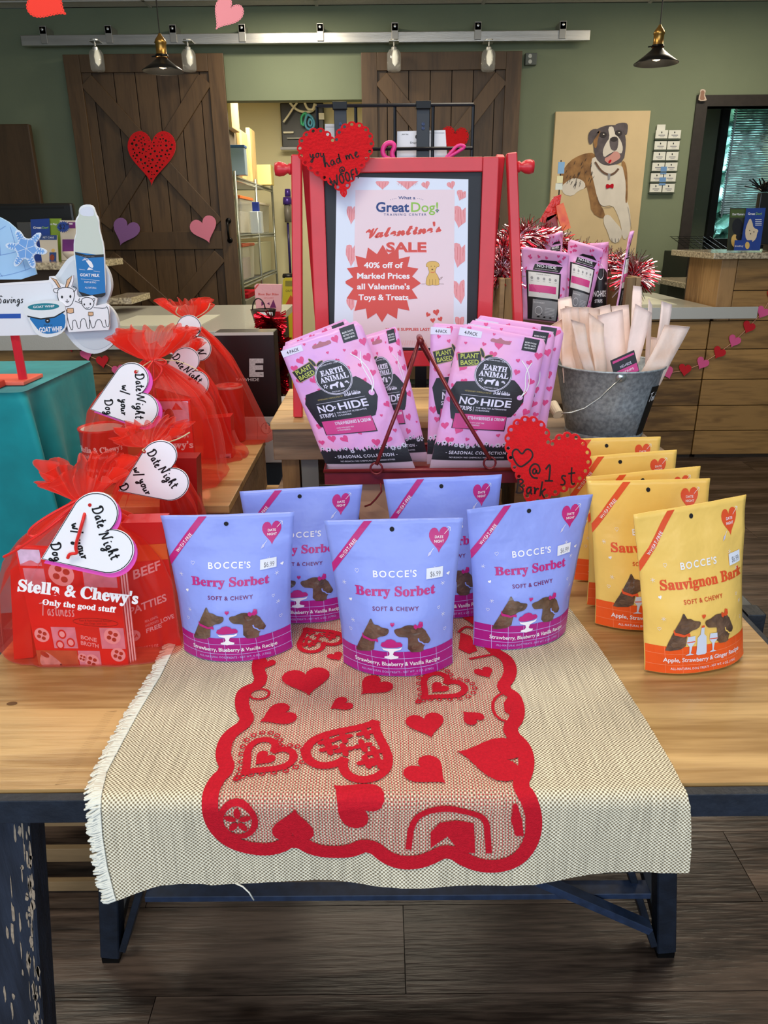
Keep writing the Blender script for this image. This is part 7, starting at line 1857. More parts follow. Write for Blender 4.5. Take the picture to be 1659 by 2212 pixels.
for k in range(2600):
    z = ztop-random.random()*(ztop-.85); rr = .013+.014*math.sin((z*38))**2; an = random.random()*2*PI
    p = Vector((xp+.028*math.cos(z*40)*.6+.0, 1.93+.02*math.sin(z*40), z)); d = Vector((math.cos(an), math.sin(an), random.uniform(-.5, .5))); sd = d.orthogonal().normalized()*.0013; e = p+d*rr*1.5; k0 = len(V)
    V += [tuple(p-sd), tuple(p+sd), tuple(e+sd), tuple(e-sd)]; Fc.append((k0, k0+1, k0+2, k0+3))
o = obj('tinsel', (V, Fc), TINR, tp); o['kind'] = 'stuff'
# ------------------------------------------------------------------ things on the left counter
RS = mat('rose_pouch', (240, 176, 186), .4, bump=.1)
Yp = 3.62
bm_t = thing('rose_pouch', 'small pale pink treat pouch standing behind the dark bowl', 'treat pouch', at(580, 688, Yp))
slab(P2([(551, 616), (555, 613), (610, 614), (608, 668), (605, 690), (556, 690)]), front_map(Yp), .02, 'pouch', RS, bm_t)
P = Print(front_map(Yp, .02), L=200, base=.0005)
P.poly(P2([(551, 622), (558, 613), (562, 613), (551, 627)]), CORAL, 1); P.text('Rose Bar Bites', 581, -637, 5, CORAL, 1, kind='serif', bold=.01, width=44); P.text('SOFT & CHEWY', 582, -644, 2.4, CORAL, 1, width=22); P.poly(P2([(566, 650), (574, 655), (566, 660)]), PLUM, 1); P.poly(P2([(583, 652), (578, 655), (584, 658)]), PLUM, 1); P.poly(P2([(592, 646), (598, 664), (584, 664)]), PLUM, 1); P.rect(556, -690, 606, -672, RED, 1)
P.build('front_print', bm_t)
c = at(570, 688, 3.50); bw = thing('feeding_bowl', 'dark metal bowl with a wire hoop handle on the left counter', 'bowl', (c.x, 3.50, lz+.0005))
R0 = 28/1600*3.3
bm = NB(); lathe(bm, [(0, 0), (R0*.45, 0), (R0*.8, .03), (R0, .078), (R0*1.03, .080), (R0*.97, .076), (R0*.76, .032), (R0*.42, .003), (0, .003)], (c.x, 3.50, lz+.0005), 30); obj('bowl', bm, mat('bowl_dark', (74, 66, 62), .35, metal=.5), bw, True)
bm = NB(); tube(bm, [(c.x-.02+R0*.5*math.cos(a), 3.50, lz+.08+R0*.85*math.sin(a)) for a in [PI*k/12 for k in range(13)]], .003, 6); obj('hoop', bm, mat('bowl_wire', (60, 56, 54), .35, metal=.7), bw, True)
bm = NB(); box(bm, c.x-.01, c.x+.05, 3.5-R0*1.08, 3.5-R0*1.04, lz+.06, lz+.074); obj('paper_label', bm, CARDW, bw)
# monitor, brochures and price burst on the raised bar
ML = mat('monitor_black', (24, 24, 24), .35); gz = g1+0.0006
ma, mb, mc, md = pdims(-190, 440, 164, 560, 4.12)
mo = thing('computer_monitor', 'back of a wide black computer monitor on the left granite bar', 'monitor', ((ma+mb)/2, 4.12, gz))
obj('shell', box(NB(), ma, mb, 4.12, 4.16, gz+.05, md, .012), ML, mo); obj('vent_slot', box(NB(), ma+.1, at(134, 449, 4.1).x, 4.117, 4.1195, at(60, 451, 4.1).z, at(60, 447, 4.1).z), mat('slot_black', (4, 4, 4), .6), mo)
obj('stand', box(NB(), (ma+mb)/2-.1, (ma+mb)/2+.1, 4.10, 4.20, gz, gz+.049, .004), ML, mo)
bx3 = thing('card_reader', 'dark grey box with a cable loop beside the brochures', 'device', (at(60, 520, 4.0).x, 4.0, gz))
a, b, c_, d_ = pdims(42, 480, 72, 560, 4.0); obj('box', box(NB(), a, b, 4.0, 4.04, gz, d_, .004), mat('device_grey', (70, 70, 70), .5), bx3)
BLU = mat('brochure_blue', (34, 66, 150), .45); GRN = mat('brochure_green', (130, 160, 50), .45); PUR = mat('brochure_purple', (120, 50, 130), .45); CRM = mat('brochure_cream', (216, 206, 190), .5)
def sheetq(name, label, cat, quad, Y, m, deco, th=.006, group=None, zfix=None):
    t = thing(name, label, cat, at((quad[2][0]+quad[3][0])/2, (quad[2][1]+quad[3][1])/2, Y), 0, group)
    slab(P2(quad), front_map(Y), th, 'card', m, t); P = Print(front_map(Y, th), L=300, base=.0006, step=.0004); deco(P)
    if P.v: P.build('printed_face', t)
    return t
GB = 'brochures on the left granite bar'
def d1_(P): P.text('Great', 82, -494, 5, WHT, 1, bold=.02, width=18); P.text('Dog!', 99, -494, 5, GRNP, 1, bold=.02, width=13)
sheetq('brochure', 'blue folded brochure standing in the rack on the left granite bar', 'brochure', [(67, 474), (107, 472), (112, 566), (72, 566)], 3.98, BLU, d1_, group=GB)
sheetq('brochure', 'olive green brochure next to the blue one on the left bar', 'brochure', [(107, 472), (133, 472), (132, 566), (112, 566)], 3.995, GRN, lambda P: P.text('& Play', 117, -486, 4, WHT, 1, bold=.02, width=14), group=GB)
def d3_(P): P.rect(136, -543, 162, -517, PUR, 1); P.rect(148, -493, 164, -480, PUR, 1); P.rect(150, -485, 158, -482, WHT, 2)
sheetq('brochure', 'cream and purple brochure right of the blue price burst', 'brochure', [(130, 476), (166, 476), (160, 562), (134, 562)], 3.985, CRM, d3_, group=GB)
def d4_(P): P.rect(87, -518, 124, -508, NAVYP, 1); P.text('PET CARE', 106, -515, 4, WHT, 2, width=24); P.poly(ellipse(116, -541, 4, 4, 12), TAN, 1); P.rect(108, -564, 123, -545, NAVYP, 1); P.poly(ellipse(114, -556, 5, 7, 12), FOO, 2)
sheetq('brochure', 'small cream card with a puppy picture in front of the brochures', 'card', [(85, 508), (124, 508), (127, 566), (92, 566)], 3.93, CRM, d4_, group=GB)
burst = []
for k in range(40): r = 15 if k % 2 else 11; burst.append((137+r*math.cos(k*PI/20), -490+r*.85*math.sin(k*PI/20)))
t = thing('price_burst', 'blue starburst price card lettered $2 on the left bar', 'price card', at(137, 503, 3.9)); slab(burst, front_map(3.9), .004, 'card', BLU, t)
P = Print(front_map(3.9, .004), L=300, base=.0006); P.text('$2', 135, -495, 11, BLKP, 1, width=13); P.stroke(P2([(143, 486), (150, 484)]), 1.2, BLKP, 1, sm=0); P.build('lettering', t)
bm = NB(); c = at(133, 560, 3.88); lathe(bm, [(0, 0), (.02, 0), (.045, .03), (.047, .045), (.042, .045), (.018, .004), (0, .004)], (c.x+.06, 3.88, gz), 20); o = obj('small_bowl', bm, mat('bowl_cream', (216, 204, 190), .4), smooth=True); tag(o, 'small cream bowl on the edge of the left granite bar', 'bowl')
# ------------------------------------------------------------------ right bar: brochures, toy, black monitor
gzr = gz1+.0006
GR = 'brochures on the right granite bar'
def r1(P): P.poly(P2([(1577, 452), (1612, 452), (1608, 470), (1576, 470)]), mat('brochure_olive', (76, 96, 44), .5), 1); P.text('Dog Manners', 1594, -465, 5, WHT, 2, bold=.02, width=26); P.poly(ellipse(1592, -490, 12, 18, 16), BLKP, 2); P.poly(ellipse(1586, -520, 8, 14, 14), TAN, 2); P.poly(ellipse(1596, -512, 8, 8, 12), BLKP, 3)
sheetq('brochure', 'dark brochure with a black dog picture on the right granite bar', 'brochure', [(1577, 449), (1614, 449), (1600, 541), (1570, 541)], 4.10, mat('brochure_dark', (52, 56, 42), .45), r1, group=GR)
def r2(P):
    P.text('Great', 1622, -464, 5, WHT, 1, bold=.02, width=15); P.text('Dog!', 1638, -464, 5, GRNP, 1, bold=.02, width=13)
    P.poly(smoothpts(P2([(1619, 470), (1624, 480), (1626, 492), (1638, 497), (1634, 504), (1632, 516), (1622, 524), (1610, 518), (1608, 500), (1612, 485)]), 1, True), mat('puppy_white', (226, 206, 176), .6), 1)
    for x, y in ((1618, 498), (1627, 501), (1620, 505)): P.poly(ellipse(x, -y, 1.2, 1.4, 8), BLKP, 2)
    for k in range(4): P.rect(1630, -475-k*4, 1644, -473.5-k*4, WHT, 1)
sheetq('brochure', 'blue brochure with a white puppy on the right granite bar', 'brochure', [(1612, 450), (1653, 449), (1640, 541), (1598, 541)], 4.075, BLU, r2, group=GR)
def r3(P): P.text('GreatDog!', 1595, -533, 4, WHT, 1, width=18); P.poly(ellipse(1613, -530, 5, 8, 12), TAN, 1)
sheetq('brochure', 'small blue business card with a tan dog in front of the brochures', 'card', [(1587, 519), (1624, 519), (1622, 541), (1585, 541)], 4.04, BLU, r3, group=GR)
c = on(1660, 536, gzr); bm = NB(); bmesh.ops.create_uvsphere(bm, u_segments=16, v_segments=10, radius=1.0)
for v in bm.verts: v.co = Vector((v.co.x*.055+c.x, v.co.y*.03+4.04, gzr+.016+v.co.z*.016))
t = thing('plush_toy', 'bright pink-red plush toy lying on the right granite bar', 'toy', (c.x, 4.04, gzr)); obj('body', bm, mat('toy_pink', (226, 40, 80), .7), t, True)
for k in range(2): bm = NB(); lathe(bm, [(.0305-.002*k, -.004), (.0315, 0), (.0305, .004)], (0, 0, 0), 14, 'X'); [setattr(v, 'co', Vector((v.co.x+c.x-.012-k*.02, v.co.y*.98+4.04, v.co.z*.54+gzr+.016))) for v in bm.verts]; obj('stripe', bm, WHT, t)
a, b, c_, d_ = pdims(1634, 416, 1760, 540, 4.25)
mo = thing('computer_monitor', 'black computer monitor cut by the right edge of the photo', 'monitor', ((a+b)/2, 4.25, gzr)); obj('shell', box(NB(), a, b, 4.25, 4.29, gzr+.03, d_, .006), ML, mo); obj('stand', box(NB(), (a+b)/2-.06, (a+b)/2+.06, 4.24, 4.33, gzr, gzr+.0295), ML, mo)
bm = NB(); random.seed(4)
pc = at(1652, 414, 4.27)
for k in range(26): tube(bm, [pc+Vector((random.gauss(0, .02), 0, 0)), pc+Vector((random.gauss(0, .045), random.gauss(0, .02), .02+random.random()*.05))], .004, 4)
o = obj('dark_trinket', bm, BLK, mo); o['kind'] = 'stuff'
# printer table with wire tray by the office opening
a, b, c_, d_ = pdims(1478, 545, 1540, 700, 5.7)
t = thing('printer_cabinet', 'black cabinet with a wire rack tray by the office opening', 'cabinet', ((a+b)/2+.1, 5.9, 0)); obj('cabinet', box(NB(), a, 3.1, 5.7, 6.2, 0, d_, .004), mat('cabinet_black', (14, 14, 16), .35), t); obj('side_rail', box(NB(), a+.17, a+.22, 5.68, 5.699, .3, d_-.02), mat('rail_mid', (54, 54, 58), .4), t)
bm = NB(); zr_ = d_+.002
for k in range(7): tube(bm, [(a+.02+k*.05, 5.72, zr_+.002), (a+.02+k*.05, 6.15, zr_+.1)], .0022, 4)
for k in range(8): tube(bm, [(a+.01, 5.72+k*.061, zr_+.002+k*.014), (a+.34, 5.72+k*.061, zr_+.002+k*.014)], .0022, 4)
o = obj('wire_rack', bm, BLK, t); o['kind'] = 'stuff'
# ------------------------------------------------------------------ dog portrait on canvas
YP = BW-0.035
a, b, c_, d_ = at(1197, 400, YP).x, at(1390, 400, YP).x, at(1290, 548, YP).z, at(1300, 240, YP).z
a = at(1201, 241, YP).x; b = at(1406, 239, YP).x
pt = thing('dog_portrait', 'canvas painting of a sitting brindle boxer dog on the green wall', 'painting', ((a+b)/2, YP, c_))
obj('canvas', box(NB(), a, b, YP, BW-.002, c_-.03, d_, .003), mat('canvas_tan', (214, 190, 148), .8, noise_amt=.03, noise_scale=6, bump=.1, bump_scale=300), pt)
P = Print(front_map(YP), L=400, base=.0008, step=.0008)
def K(pts): return [(1240+x/6.9125, -(240+y/6.9125)) for x, y in pts]
BRN = mat('fur_brindle', (122, 88, 58), .8, rgb2=(166, 124, 78), noise_scale=14); FWH = mat('fur_white', (222, 214, 202), .8, noise_amt=.05, noise_scale=10); FGR = mat('fur_grey', (92, 84, 88), .8, noise_amt=.2, noise_scale=16); FDK = mat('fur_dark', (56, 50, 52), .8); FPK = mat('dog_pink', (206, 148, 140), .7)
P.poly(smoothpts(K([(-270, 1110), (-180, 900), (-60, 740), (80, 660), (200, 625), (290, 620), (330, 700), (330, 900), (250, 1050), (180, 1160), (60, 1150), (-60, 1120), (-200, 1180)]), 1, True), BRN, 1)
P.poly(smoothpts(K([(-200, 1130), (-60, 1010), (60, 1000), (160, 1060), (170, 1150), (60, 1190), (-20, 1270), (-150, 1250)]), 1, True), FWH, 2)
P.poly(smoothpts(K([(130, 700), (280, 640), (330, 760), (310, 1000), (330, 1200), (350, 1330), (470, 1530), (430, 1620), (260, 1520), (230, 1300), (170, 1050)]), 1, True), BRN, 3)
P.poly(smoothpts(K([(280, 660), (420, 760), (640, 800), (740, 840), (800, 1000), (790, 1180), (770, 1300), (830, 1450), (850, 1750), (780, 1920), (720, 1900), (700, 1700), (640, 1520), (570, 1400), (400, 1430), (340, 1280), (290, 1050), (240, 850)]), 1, True), FWH, 4)
P.poly(smoothpts(K([(440, 1560), (520, 1540), (600, 1640), (700, 1750), (720, 1860), (640, 1980), (540, 1940), (500, 1800), (440, 1680)]), 1, True), FWH, 5)
P.poly(smoothpts(K([(700, 760), (750, 740), (790, 860), (800, 1180), (790, 1380), (760, 1360), (775, 1100), (740, 900)]), 1, True), BRN, 5)
P.poly(smoothpts(K([(300, 290), (400, 240), (500, 210), (640, 210), (720, 260), (770, 380), (770, 560), (740, 740), (620, 800), (480, 820), (360, 760), (300, 640), (280, 440)]), 1, True), FGR, 6)
P.poly(smoothpts(K([(205, 380), (230, 300), (300, 262), (380, 275), (370, 330), (300, 420), (260, 500), (220, 490)]), 1, True), FGR, 7); P.poly(smoothpts(K([(590, 230), (640, 185), (740, 170), (800, 190), (800, 280), (780, 370), (730, 300), (660, 260)]), 1, True), FGR, 7)
P.poly(smoothpts(K([(280, 420), (360, 290), (400, 300), (350, 420), (340, 540), (300, 560)]), 1, True), BRN, 7)
P.poly(smoothpts(K([(500, 240), (580, 225), (600, 320), (650, 380), (700, 450), (730, 560), (700, 650), (620, 590), (520, 640), (440, 700), (420, 600), (470, 480), (530, 400)]), 1, True), FWH, 8)
P.poly(smoothpts(K([(520, 420), (580, 380), (650, 390), (660, 470), (640, 580), (590, 600), (535, 560)]), 1, True), FGR, 9); P.poly(ellipse(*K([(590, 425)])[0], 8, 5, 14), FDK, 10)
for e in ((430, 355), (660, 330)): P.poly(ellipse(*K([e])[0], 8, 6.5, 14), FDK, 9); P.poly(ellipse(*K([(e[0]+8, e[1]-6)])[0], 1.8, 1.5, 8), FWH, 10)
P.poly(smoothpts(K([(430, 720), (540, 660), (600, 600), (650, 610), (690, 660), (680, 710), (600, 760), (520, 800)]), 1, True), FPK, 10); P.poly(smoothpts(K([(500, 760), (540, 720), (560, 740), (520, 790)]), 1, True), RED, 11)
P.stroke(K([(310, 760), (400, 900), (520, 960), (600, 930), (660, 860)]), 4.2, mat('collar_brown', (104, 76, 58), .6), 11)
P.poly(K([(500, 930), (540, 935), (530, 1020), (505, 1020)]), GREYL, 12); P.poly(smoothpts(K([(470, 1095), (500, 1090), (530, 1105), (560, 1085), (590, 1090), (580, 1160), (560, 1150), (530, 1140), (490, 1160), (472, 1150)]), 1, True), RED, 12)
random.seed(2)
for k in range(36):
    x, y = random.uniform(-120, 300), random.uniform(690, 1100); P.stroke(K([(x, y), (x-20, y+random.uniform(30, 70))]), .9, FDK, 9, sm=0) if 640+((x-280)**2)/900 < y < 1100-(x-50)*.3 else None
for x in (560, 610, 660): P.stroke(K([(x, 1900), (x+6, 1960)]), .8, FGR, 10, sm=0)
P.stroke(K([(340, 1280), (380, 1400), (470, 1440), (560, 1430)]), .9, FGR, 10); P.stroke(K([(800, 1430), (830, 1600), (850, 1760)]), .6, FGR, 10)
P.build('painted_dog', pt)
# ------------------------------------------------------------------ business cards on the wall
cr_ = thing('card_rack', 'wall rack of white business cards in six pairs right of the dog portrait', 'card rack', (at(1437, 420, BW-.02).x, BW-.02, at(1437, 420, BW-.02).z))
CDM = mat('business_card', (224, 224, 214), .5); TP = mat('blue_tape', (110, 150, 200), .4)
for r_, (y0, y1, xl, xr) in enumerate(((281, 299, 1416.5, 1470.5), (305, 323, 1414, 1467.5), (328, 346, 1411.5, 1465), (351, 369, 1409, 1463), (374, 392, 1406, 1460), (397, 415, 1404, 1457))):
    xm_ = (xl+xr)/2
    for i, (a_, b_) in enumerate(((xl, xm_-1), (xm_+1, xr))):
        A = pdims(a_, y0, b_, y1, BW-.03); bm = box(NB(), A[0], A[1], BW-.03, BW-.022, A[2], A[3])
        o = obj('business_card', bm, CDM, cr_)
        P = Print(front_map(BW-.03), L=300, base=.001); xc_ = (a_+b_)/2
        P.poly(ellipse(xc_, -(y0+5), 1.3, 2.2, 8), BLKP, 1); P.rect(xc_-7, -(y0+12), xc_+7, -(y0+10), GREYL, 1); P.rect(xc_-4, -(y0+15), xc_+5, -(y0+14), GREYL, 1)
        P.build('print', o)
    A = pdims(xl-1, y1-3, xr+1, y1+2, BW-.035); obj('shelf', box(NB(), A[0], A[1], BW-.036, BW-.001, A[2]-.004, A[2]+.002), mat('rack_grey', (70, 78, 64), .5), cr_)
A = pdims(1419, 269, 1437, 286, BW-.02); obj('business_card', box(NB(), A[0], A[1], BW-.02, BW-.014, A[2], A[3]), CDM, cr_)
A = pdims(1427, 360, 1440, 376, BW-.032); obj('blue_tape', box(NB(), A[0], A[1], BW-.0335, BW-.0325, A[2], A[3]), TP, cr_); A = pdims(1424, 383, 1438, 400, BW-.032); obj('blue_tape', box(NB(), A[0], A[1], BW-.0335, BW-.0325, A[2], A[3]), TP, cr_)
# dog magnet on the trim corner
dm = thing('dog_cutout', 'tiny tan dog cutout sitting on the corner of the dark office trim', 'ornament', at(1517, 219, BW-.045))
slab(smoothpts(P2([(1508, 219), (1509, 208), (1512, 202), (1511, 196), (1514, 193), (1520, 193), (1524, 197), (1521, 204), (1524, 212), (1526, 218)]), 1, True), front_map(BW-.04), .01, 'cutout', mat('cutout_tan', (206, 186, 170), .5), dm)
P = Print(front_map(BW-.04, .01), L=300, base=.001); P.poly(smoothpts(P2([(1510, 217), (1512, 205), (1513, 197), (1518, 195), (1521, 200), (1519, 206), (1522, 216)]), 1, True), mat('dog_brown', (150, 112, 92), .6), 1); P.build('painted_face', dm)
# ------------------------------------------------------------------ pendant lamps
SHD = mat('shade_black', (22, 22, 22), .32, metal=.3); BRS = mat('aged_brass', (176, 136, 72), .3, metal=.9); COR = mat('lamp_cord', (28, 26, 24), .6)
BUL = mat('bulb_glow', (255, 236, 200), .3, emit=(255, 214, 150), emit_s=5)
def pendant(label, px, ytop_shade, ybot, wpx, Y, power):
    cb, ct_ = at(px, ybot, Y), at(px, ytop_shade, Y); X = cb.x; R_ = wpx/2/F_PX*(Y*math.cos(TILT)-(cb.z-1.25)*math.sin(TILT)); h = ct_.z-cb.z+.012
    t = thing('pendant_lamp', label, 'pendant lamp', (X, Y, cb.z), 0, 'black pendant lamps')
    zb_ = cb.z
    bm = NB(); lathe(bm, [(R_, 0), (R_*1.005, .003), (R_*.64, h*.40), (R_*.30, h*.78), (R_*.22, h*.95), (R_*.2, h), (R_*.28, h*.76), (R_*.62, h*.39), (R_*.985, .001)], (X, Y, zb_), 40); obj('shade', bm, SHD, t, True)
    bm = NB(); lathe(bm, [(.028, 0), (.03, .008), (.026, .014), (.026, .055), (.03, .06), (.024, .075), (.010, .092), (.006, .10)], (X, Y, zb_+h-.004), 20); obj('brass_socket', bm, BRS, t, True)
    bm = NB(); lathe(bm, [(.031, 0), (.033, .004), (.031, .012)], (X, Y, zb_+h-.006), 20); tube(bm, [(X-.05, Y, zb_+h-.002), (X-.032, Y, zb_+h)], .003, 6); obj('collar', bm, BLK, t)
    bm = NB(); tube(bm, [(X, Y, zb_+h+.09), (X, Y, 2.742)], .003, 6); obj('upright_line', bm, COR, t)
    bm = NB(); lathe(bm, [(.0, 0), (.018, .006), (.028, .025), (.024, .05), (.013, .075), (.012, h)], (X, Y, zb_+.012), 18); obj('bulb', bm, BUL, t, True)
    l = bpy.data.lights.new('pendant_bulb_light', 'POINT'); l.energy = power; l.color = (1, .82, .6); l.shadow_soft_size = .03; o = bpy.data.objects.new('pendant_bulb_light', l); COL.objects.link(o); o.location = (X, Y, zb_-.03)
pendant('black cone pendant lamp with brass socket in front of the left barn door', 353, 127, 155, 88, 4.25, 3)
pendant('black cone pendant lamp with brass socket hanging over the right counter', 1417, 106, 138, 93, 4.45, 3)
# ------------------------------------------------------------------ hearts on doors and ceiling
def foam_heart(label, cx_, cy_, w_, h_, rot, Y, m, th=.008):
    t = thing('foam_heart', label, 'heart decoration', at(cx_, cy_+h_*.5, Y)); slab(xf(heart_pts(40), cx_, -cy_, w_, h_, rot), front_map(Y), th, 'foam', m, t); return t
DY = BW-.125
foam_heart('purple foam heart tilted on the left barn door', 270, 503, 58, 58, -.34, DY, mat('foam_purple', (150, 104, 168), .6)); foam_heart('pink foam heart tilted on the left barn door near its handle', 443, 498, 58, 58, .34, DY, mat('foam_pink', (232, 134, 160), .6))
fh = thing('lace_felt_heart', 'red felt heart with cut-out openings on the upper left barn door', 'heart decoration', at(330, 402, DY))
cx_, cy_, w_, h_ = 328, 342, 104, 118
hs_ = []
random.seed(6); cand = []
_in = heart_pts(60)
def inside(p, s_):
    poly = [(a*s_, b*s_) for a, b in _in]; c2 = False; j = len(poly)-1
    for i in range(len(poly)):
        if (poly[i][1] > p[1]) != (poly[j][1] > p[1]) and p[0] < (poly[j][0]-poly[i][0])*(p[1]-poly[i][1])/(poly[j][1]-poly[i][1])+poly[i][0]: c2 = not c2
        j = i
    return c2
for k in range(3000):
    p = (random.uniform(-.5, .5), random.uniform(-.5, .5)); r = random.choice([.016, .02, .026, .03])
    if inside(p, .86) and all(math.dist(p, c[0]) > r+c[1]+.016 for c in cand): cand.append((p, r))
    if len(cand) > 74: break
slab(xf(heart_pts(60), cx_, -cy_, w_, h_, 0), front_map(DY), .006, 'felt', FELT, fh, [xf(ellipse(c[0][0], c[0][1], c[1], c[1]*random.uniform(.6, 1), 7), cx_, -cy_, w_, h_, 0) for c in cand])
t = felt_heart('felt_heart', 'red felt heart with punched rim on the right barn door, half behind the wire rack', 981, 308, 58, 66, -.1, DY, n=26)
CR2 = mat('card_red', (232, 52, 40), .7); CP2 = mat('card_pink', (240, 150, 164), .7)
def hung(label, cx_, cy_, w_, h_, rot, Y, m, topx):
    t = felt_heart('hanging_heart', label, cx_, cy_, w_, h_, rot, Y, n=38, hole=.011, m=m, th=.002, group='paper hearts hanging from the ceiling', amp=.022)
    p = at(topx, cy_-h_*.4, Y); bm = NB(); tube(bm, [p, Vector((p.x, Y, 2.742))], .0006, 4); obj('thread', bm, WHT, t)
hung('red paper heart hanging from the ceiling at the top left', 108, 8, 84, 84, .98, 3.0, CR2, 96); hung('pink paper heart hanging from the ceiling near the top', 487, 34, 62, 72, -.60, 3.0, CP2, 486)
# ------------------------------------------------------------------ heart garlands on the counters
GH1 = mat('garland_red', (200, 26, 40), .8); GH2 = mat('garland_pink', (226, 92, 148), .8)
def garland(label, pts, Y, sz, cols, rots):
    t = thing('heart_garland', label, 'garland', at(pts[0][0], pts[0][1], Y))
    bm = NB(); tube(bm, [at(x, y, Y-.004) for x, y in pts], .0022, 5); obj('string', bm, mat('garland_string', (206, 150, 120), .7), t)
    for (x, y), c_, r_ in zip(pts, cols, rots):
        if c_: slab(xf(heart_pts(24), x, -y, sz, sz, r_), front_map(Y-.006), .004, 'heart', GH1 if c_ == 'r' else GH2, t)
garland('garland of red and pink felt hearts swagged across the right counter front', [(1442, 806), (1479, 800), (1516, 786), (1552, 763), (1585, 738), (1616, 708), (1646, 676), (1668, 640)], CF-.024, 27, 'prprprpr', [.3, -.15, -.5, -.55, -.45, -.45, -.5, -.4])
garland('garland of hearts seen below the white cloud sign on the left counter', [(152, 748), (188, 767), (222, 782), (256, 802), (282, 822)], LF-.024, 27, 'rprpr', [.3, .3, .15, .2, .2])
# ------------------------------------------------------------------ wire grid display behind the easel
gp = thing('wire_grid_rack', 'black wire grid rack rising behind the red easel', 'display rack', (at(853, 300, 1.72).x, 1.74, 0)); YG = 1.70
ztp, zlo = at(853, 228, YG).z, at(853, 322, YG).z
xs_ = [at(x, 275, YG).x for x in (686, 769, 853, 935, 1021)]
for x in xs_: bm = NB(); tube(bm, [(x, YG, .98), (x, YG, ztp)], .0034, 6); obj('wire', bm, mat('grid_black', (16, 18, 26), .35, metal=.3), gp)
for z in (ztp, zlo, zlo-(ztp-zlo), zlo-2*(ztp-zlo), .98): bm = NB(); tube(bm, [(xs_[0], YG-.004, z), (xs_[-1], YG-.004, z)], .0034, 6); obj('wire', bm, MATS['grid_black'], gp)
for a_, b_ in ((722, 749), (900, 928)):
    xa, xb = at(a_, 275, YG).x, at(b_, 275, YG).x
    obj('upright_strap', box(NB(), xa, xb, YG+.004, YG+.009, 0.004, ztp+.004, .001), mat('strap_navy_black', (20, 24, 34), .4), gp)
    obj('hook', box(NB(), xa-.002, xb+.002, YG-.009, YG+.003, ztp-.007, ztp+.007, .001), BLK, gp)
    for y_ in (268, 277): bm = NB(); p = at((a_+b_)/2, y_, YG+.003); lathe(bm, [(0, -.002), (.0035, -.0015), (.0035, .001)], p, 10, 'Y'); obj('screw', bm, mat('screw_dark', (44, 54, 80), .3, metal=.5), gp)
obj('foot', box(NB(), xs_[0]-.02, xs_[-1]+.02, YG-.12, YG+.12, 0, .004), BLK, gp)
def hc(P):
    P.text('JENNY TING', 875, -292, 3, BLKP, 1, width=14); P.text('e', 901, -300, 13, BLKP, 1, bold=.03); P.text('Dogs', 893, -310, 4, BLKP, 1, width=14); P.rect(921, -288, 960, -287, GREYL, 1)
    P.stroke(ellipse(915, -336, 8, 7, 18), 2, BLKP, 1, closed=True, sm=0)
sheetq('header_card', 'white hanging header card behind the wire grid above the easel', 'card', [(858, 284), (962, 281), (966, 345), (857, 345)], YG+.02, CARDW, hc, th=.0015)
sheetq('header_card', 'small pale card behind the left strap of the wire grid', 'card', [(702, 268), (738, 268), (738, 300), (702, 300)], YG+.03, mat('card_greywhite', (206, 206, 210), .5), lambda P: P.rect(704, -275, 736, -274, GREYL, 1), th=.0015)
lp = thing('leash', 'bright pink leash coiled over the wire grid above the easel', 'leash', at(840, 330, YG-.01)); PKL = mat('leash_pink', (240, 60, 150), .35)
bm = NB(); tube(bm, smoothpts([tuple(at(x, y, YG-.014)) for x, y in [(850, 345), (832, 342), (825, 326), (833, 310), (848, 308), (853, 318), (846, 330), (850, 344)]], 2), .005, 6); obj('loop', bm, PKL, lp, True)
bm = NB(); tube(bm, smoothpts([tuple(at(x, y, YG-.014)) for x, y in [(960, 345), (975, 328), (990, 312), (1008, 316), (985, 330), (968, 340)]], 2), .0035, 6); obj('loop', bm, PKL, lp, True)
# ================================================================== storage room contents
CHR = mat('chrome_wire', (168, 172, 164), .3, metal=.8); su = thing('wire_shelving', 'chrome wire shelving unit in the storage room behind the doors', 'shelving', (-1.35, 7.8, 0))
SX0, SX1, SY = -1.62, -1.215, (6.75, 7.85, 9.0)
for y_ in SY:
    for x in (SX0, SX1): bm = NB(); tube(bm, [(x, y_, 0), (x, y_, 1.70)], .013, 8); obj('post', bm, CHR, su, True)
SZ = (.28, .80, 1.20, 1.66)
for z in SZ:
    bm = NB()
    for y_ in (SY[0], SY[-1]): tube(bm, [(SX0, y_, z), (SX1, y_, z)], .008, 6)
    for x in (SX0, SX1):
        for dz_ in (0, -.028): tube(bm, [(x, SY[0], z+dz_), (x, SY[-1], z+dz_)], .006, 5)
        for k in range(56): tube(bm, [(x, SY[0]+k*.04, z-.028), (x, SY[0]+k*.04+.02, z)], .003, 4, caps=False)
    for k in range(70): tube(bm, [(SX0, SY[0]+.03+k*.0318, z+.006), (SX1, SY[0]+.03+k*.0318, z+.006)], .0028, 4, caps=False)
    o = obj('wire_shelf', bm, CHR, su); o['kind'] = 'stuff'
def item(name, label, cat, x0, x1, y0, y1, z0, z1, m, parts=(), bev=.006, group=None, taper=0):
    t = thing(name, label, cat, ((x0+x1)/2, (y0+y1)/2, z0), 0, group); bm = box(NB(), x0, x1, y0, y1, z0, z1, bev)
    if taper:
        for v in bm.verts:
            if v.co.z < (z0+z1)/2: v.co.x = (x0+x1)/2+(v.co.x-(x0+x1)/2)*(1-taper); v.co.y = (y0+y1)/2+(v.co.y-(y0+y1)/2)*(1-taper)
    obj('body', bm, m, t)
    for n_, a, b, c2, d2, e, f, mm in parts: obj(n_, box(NB(), a, b, c2, d2, e, f, .004), mm, t)
    return t
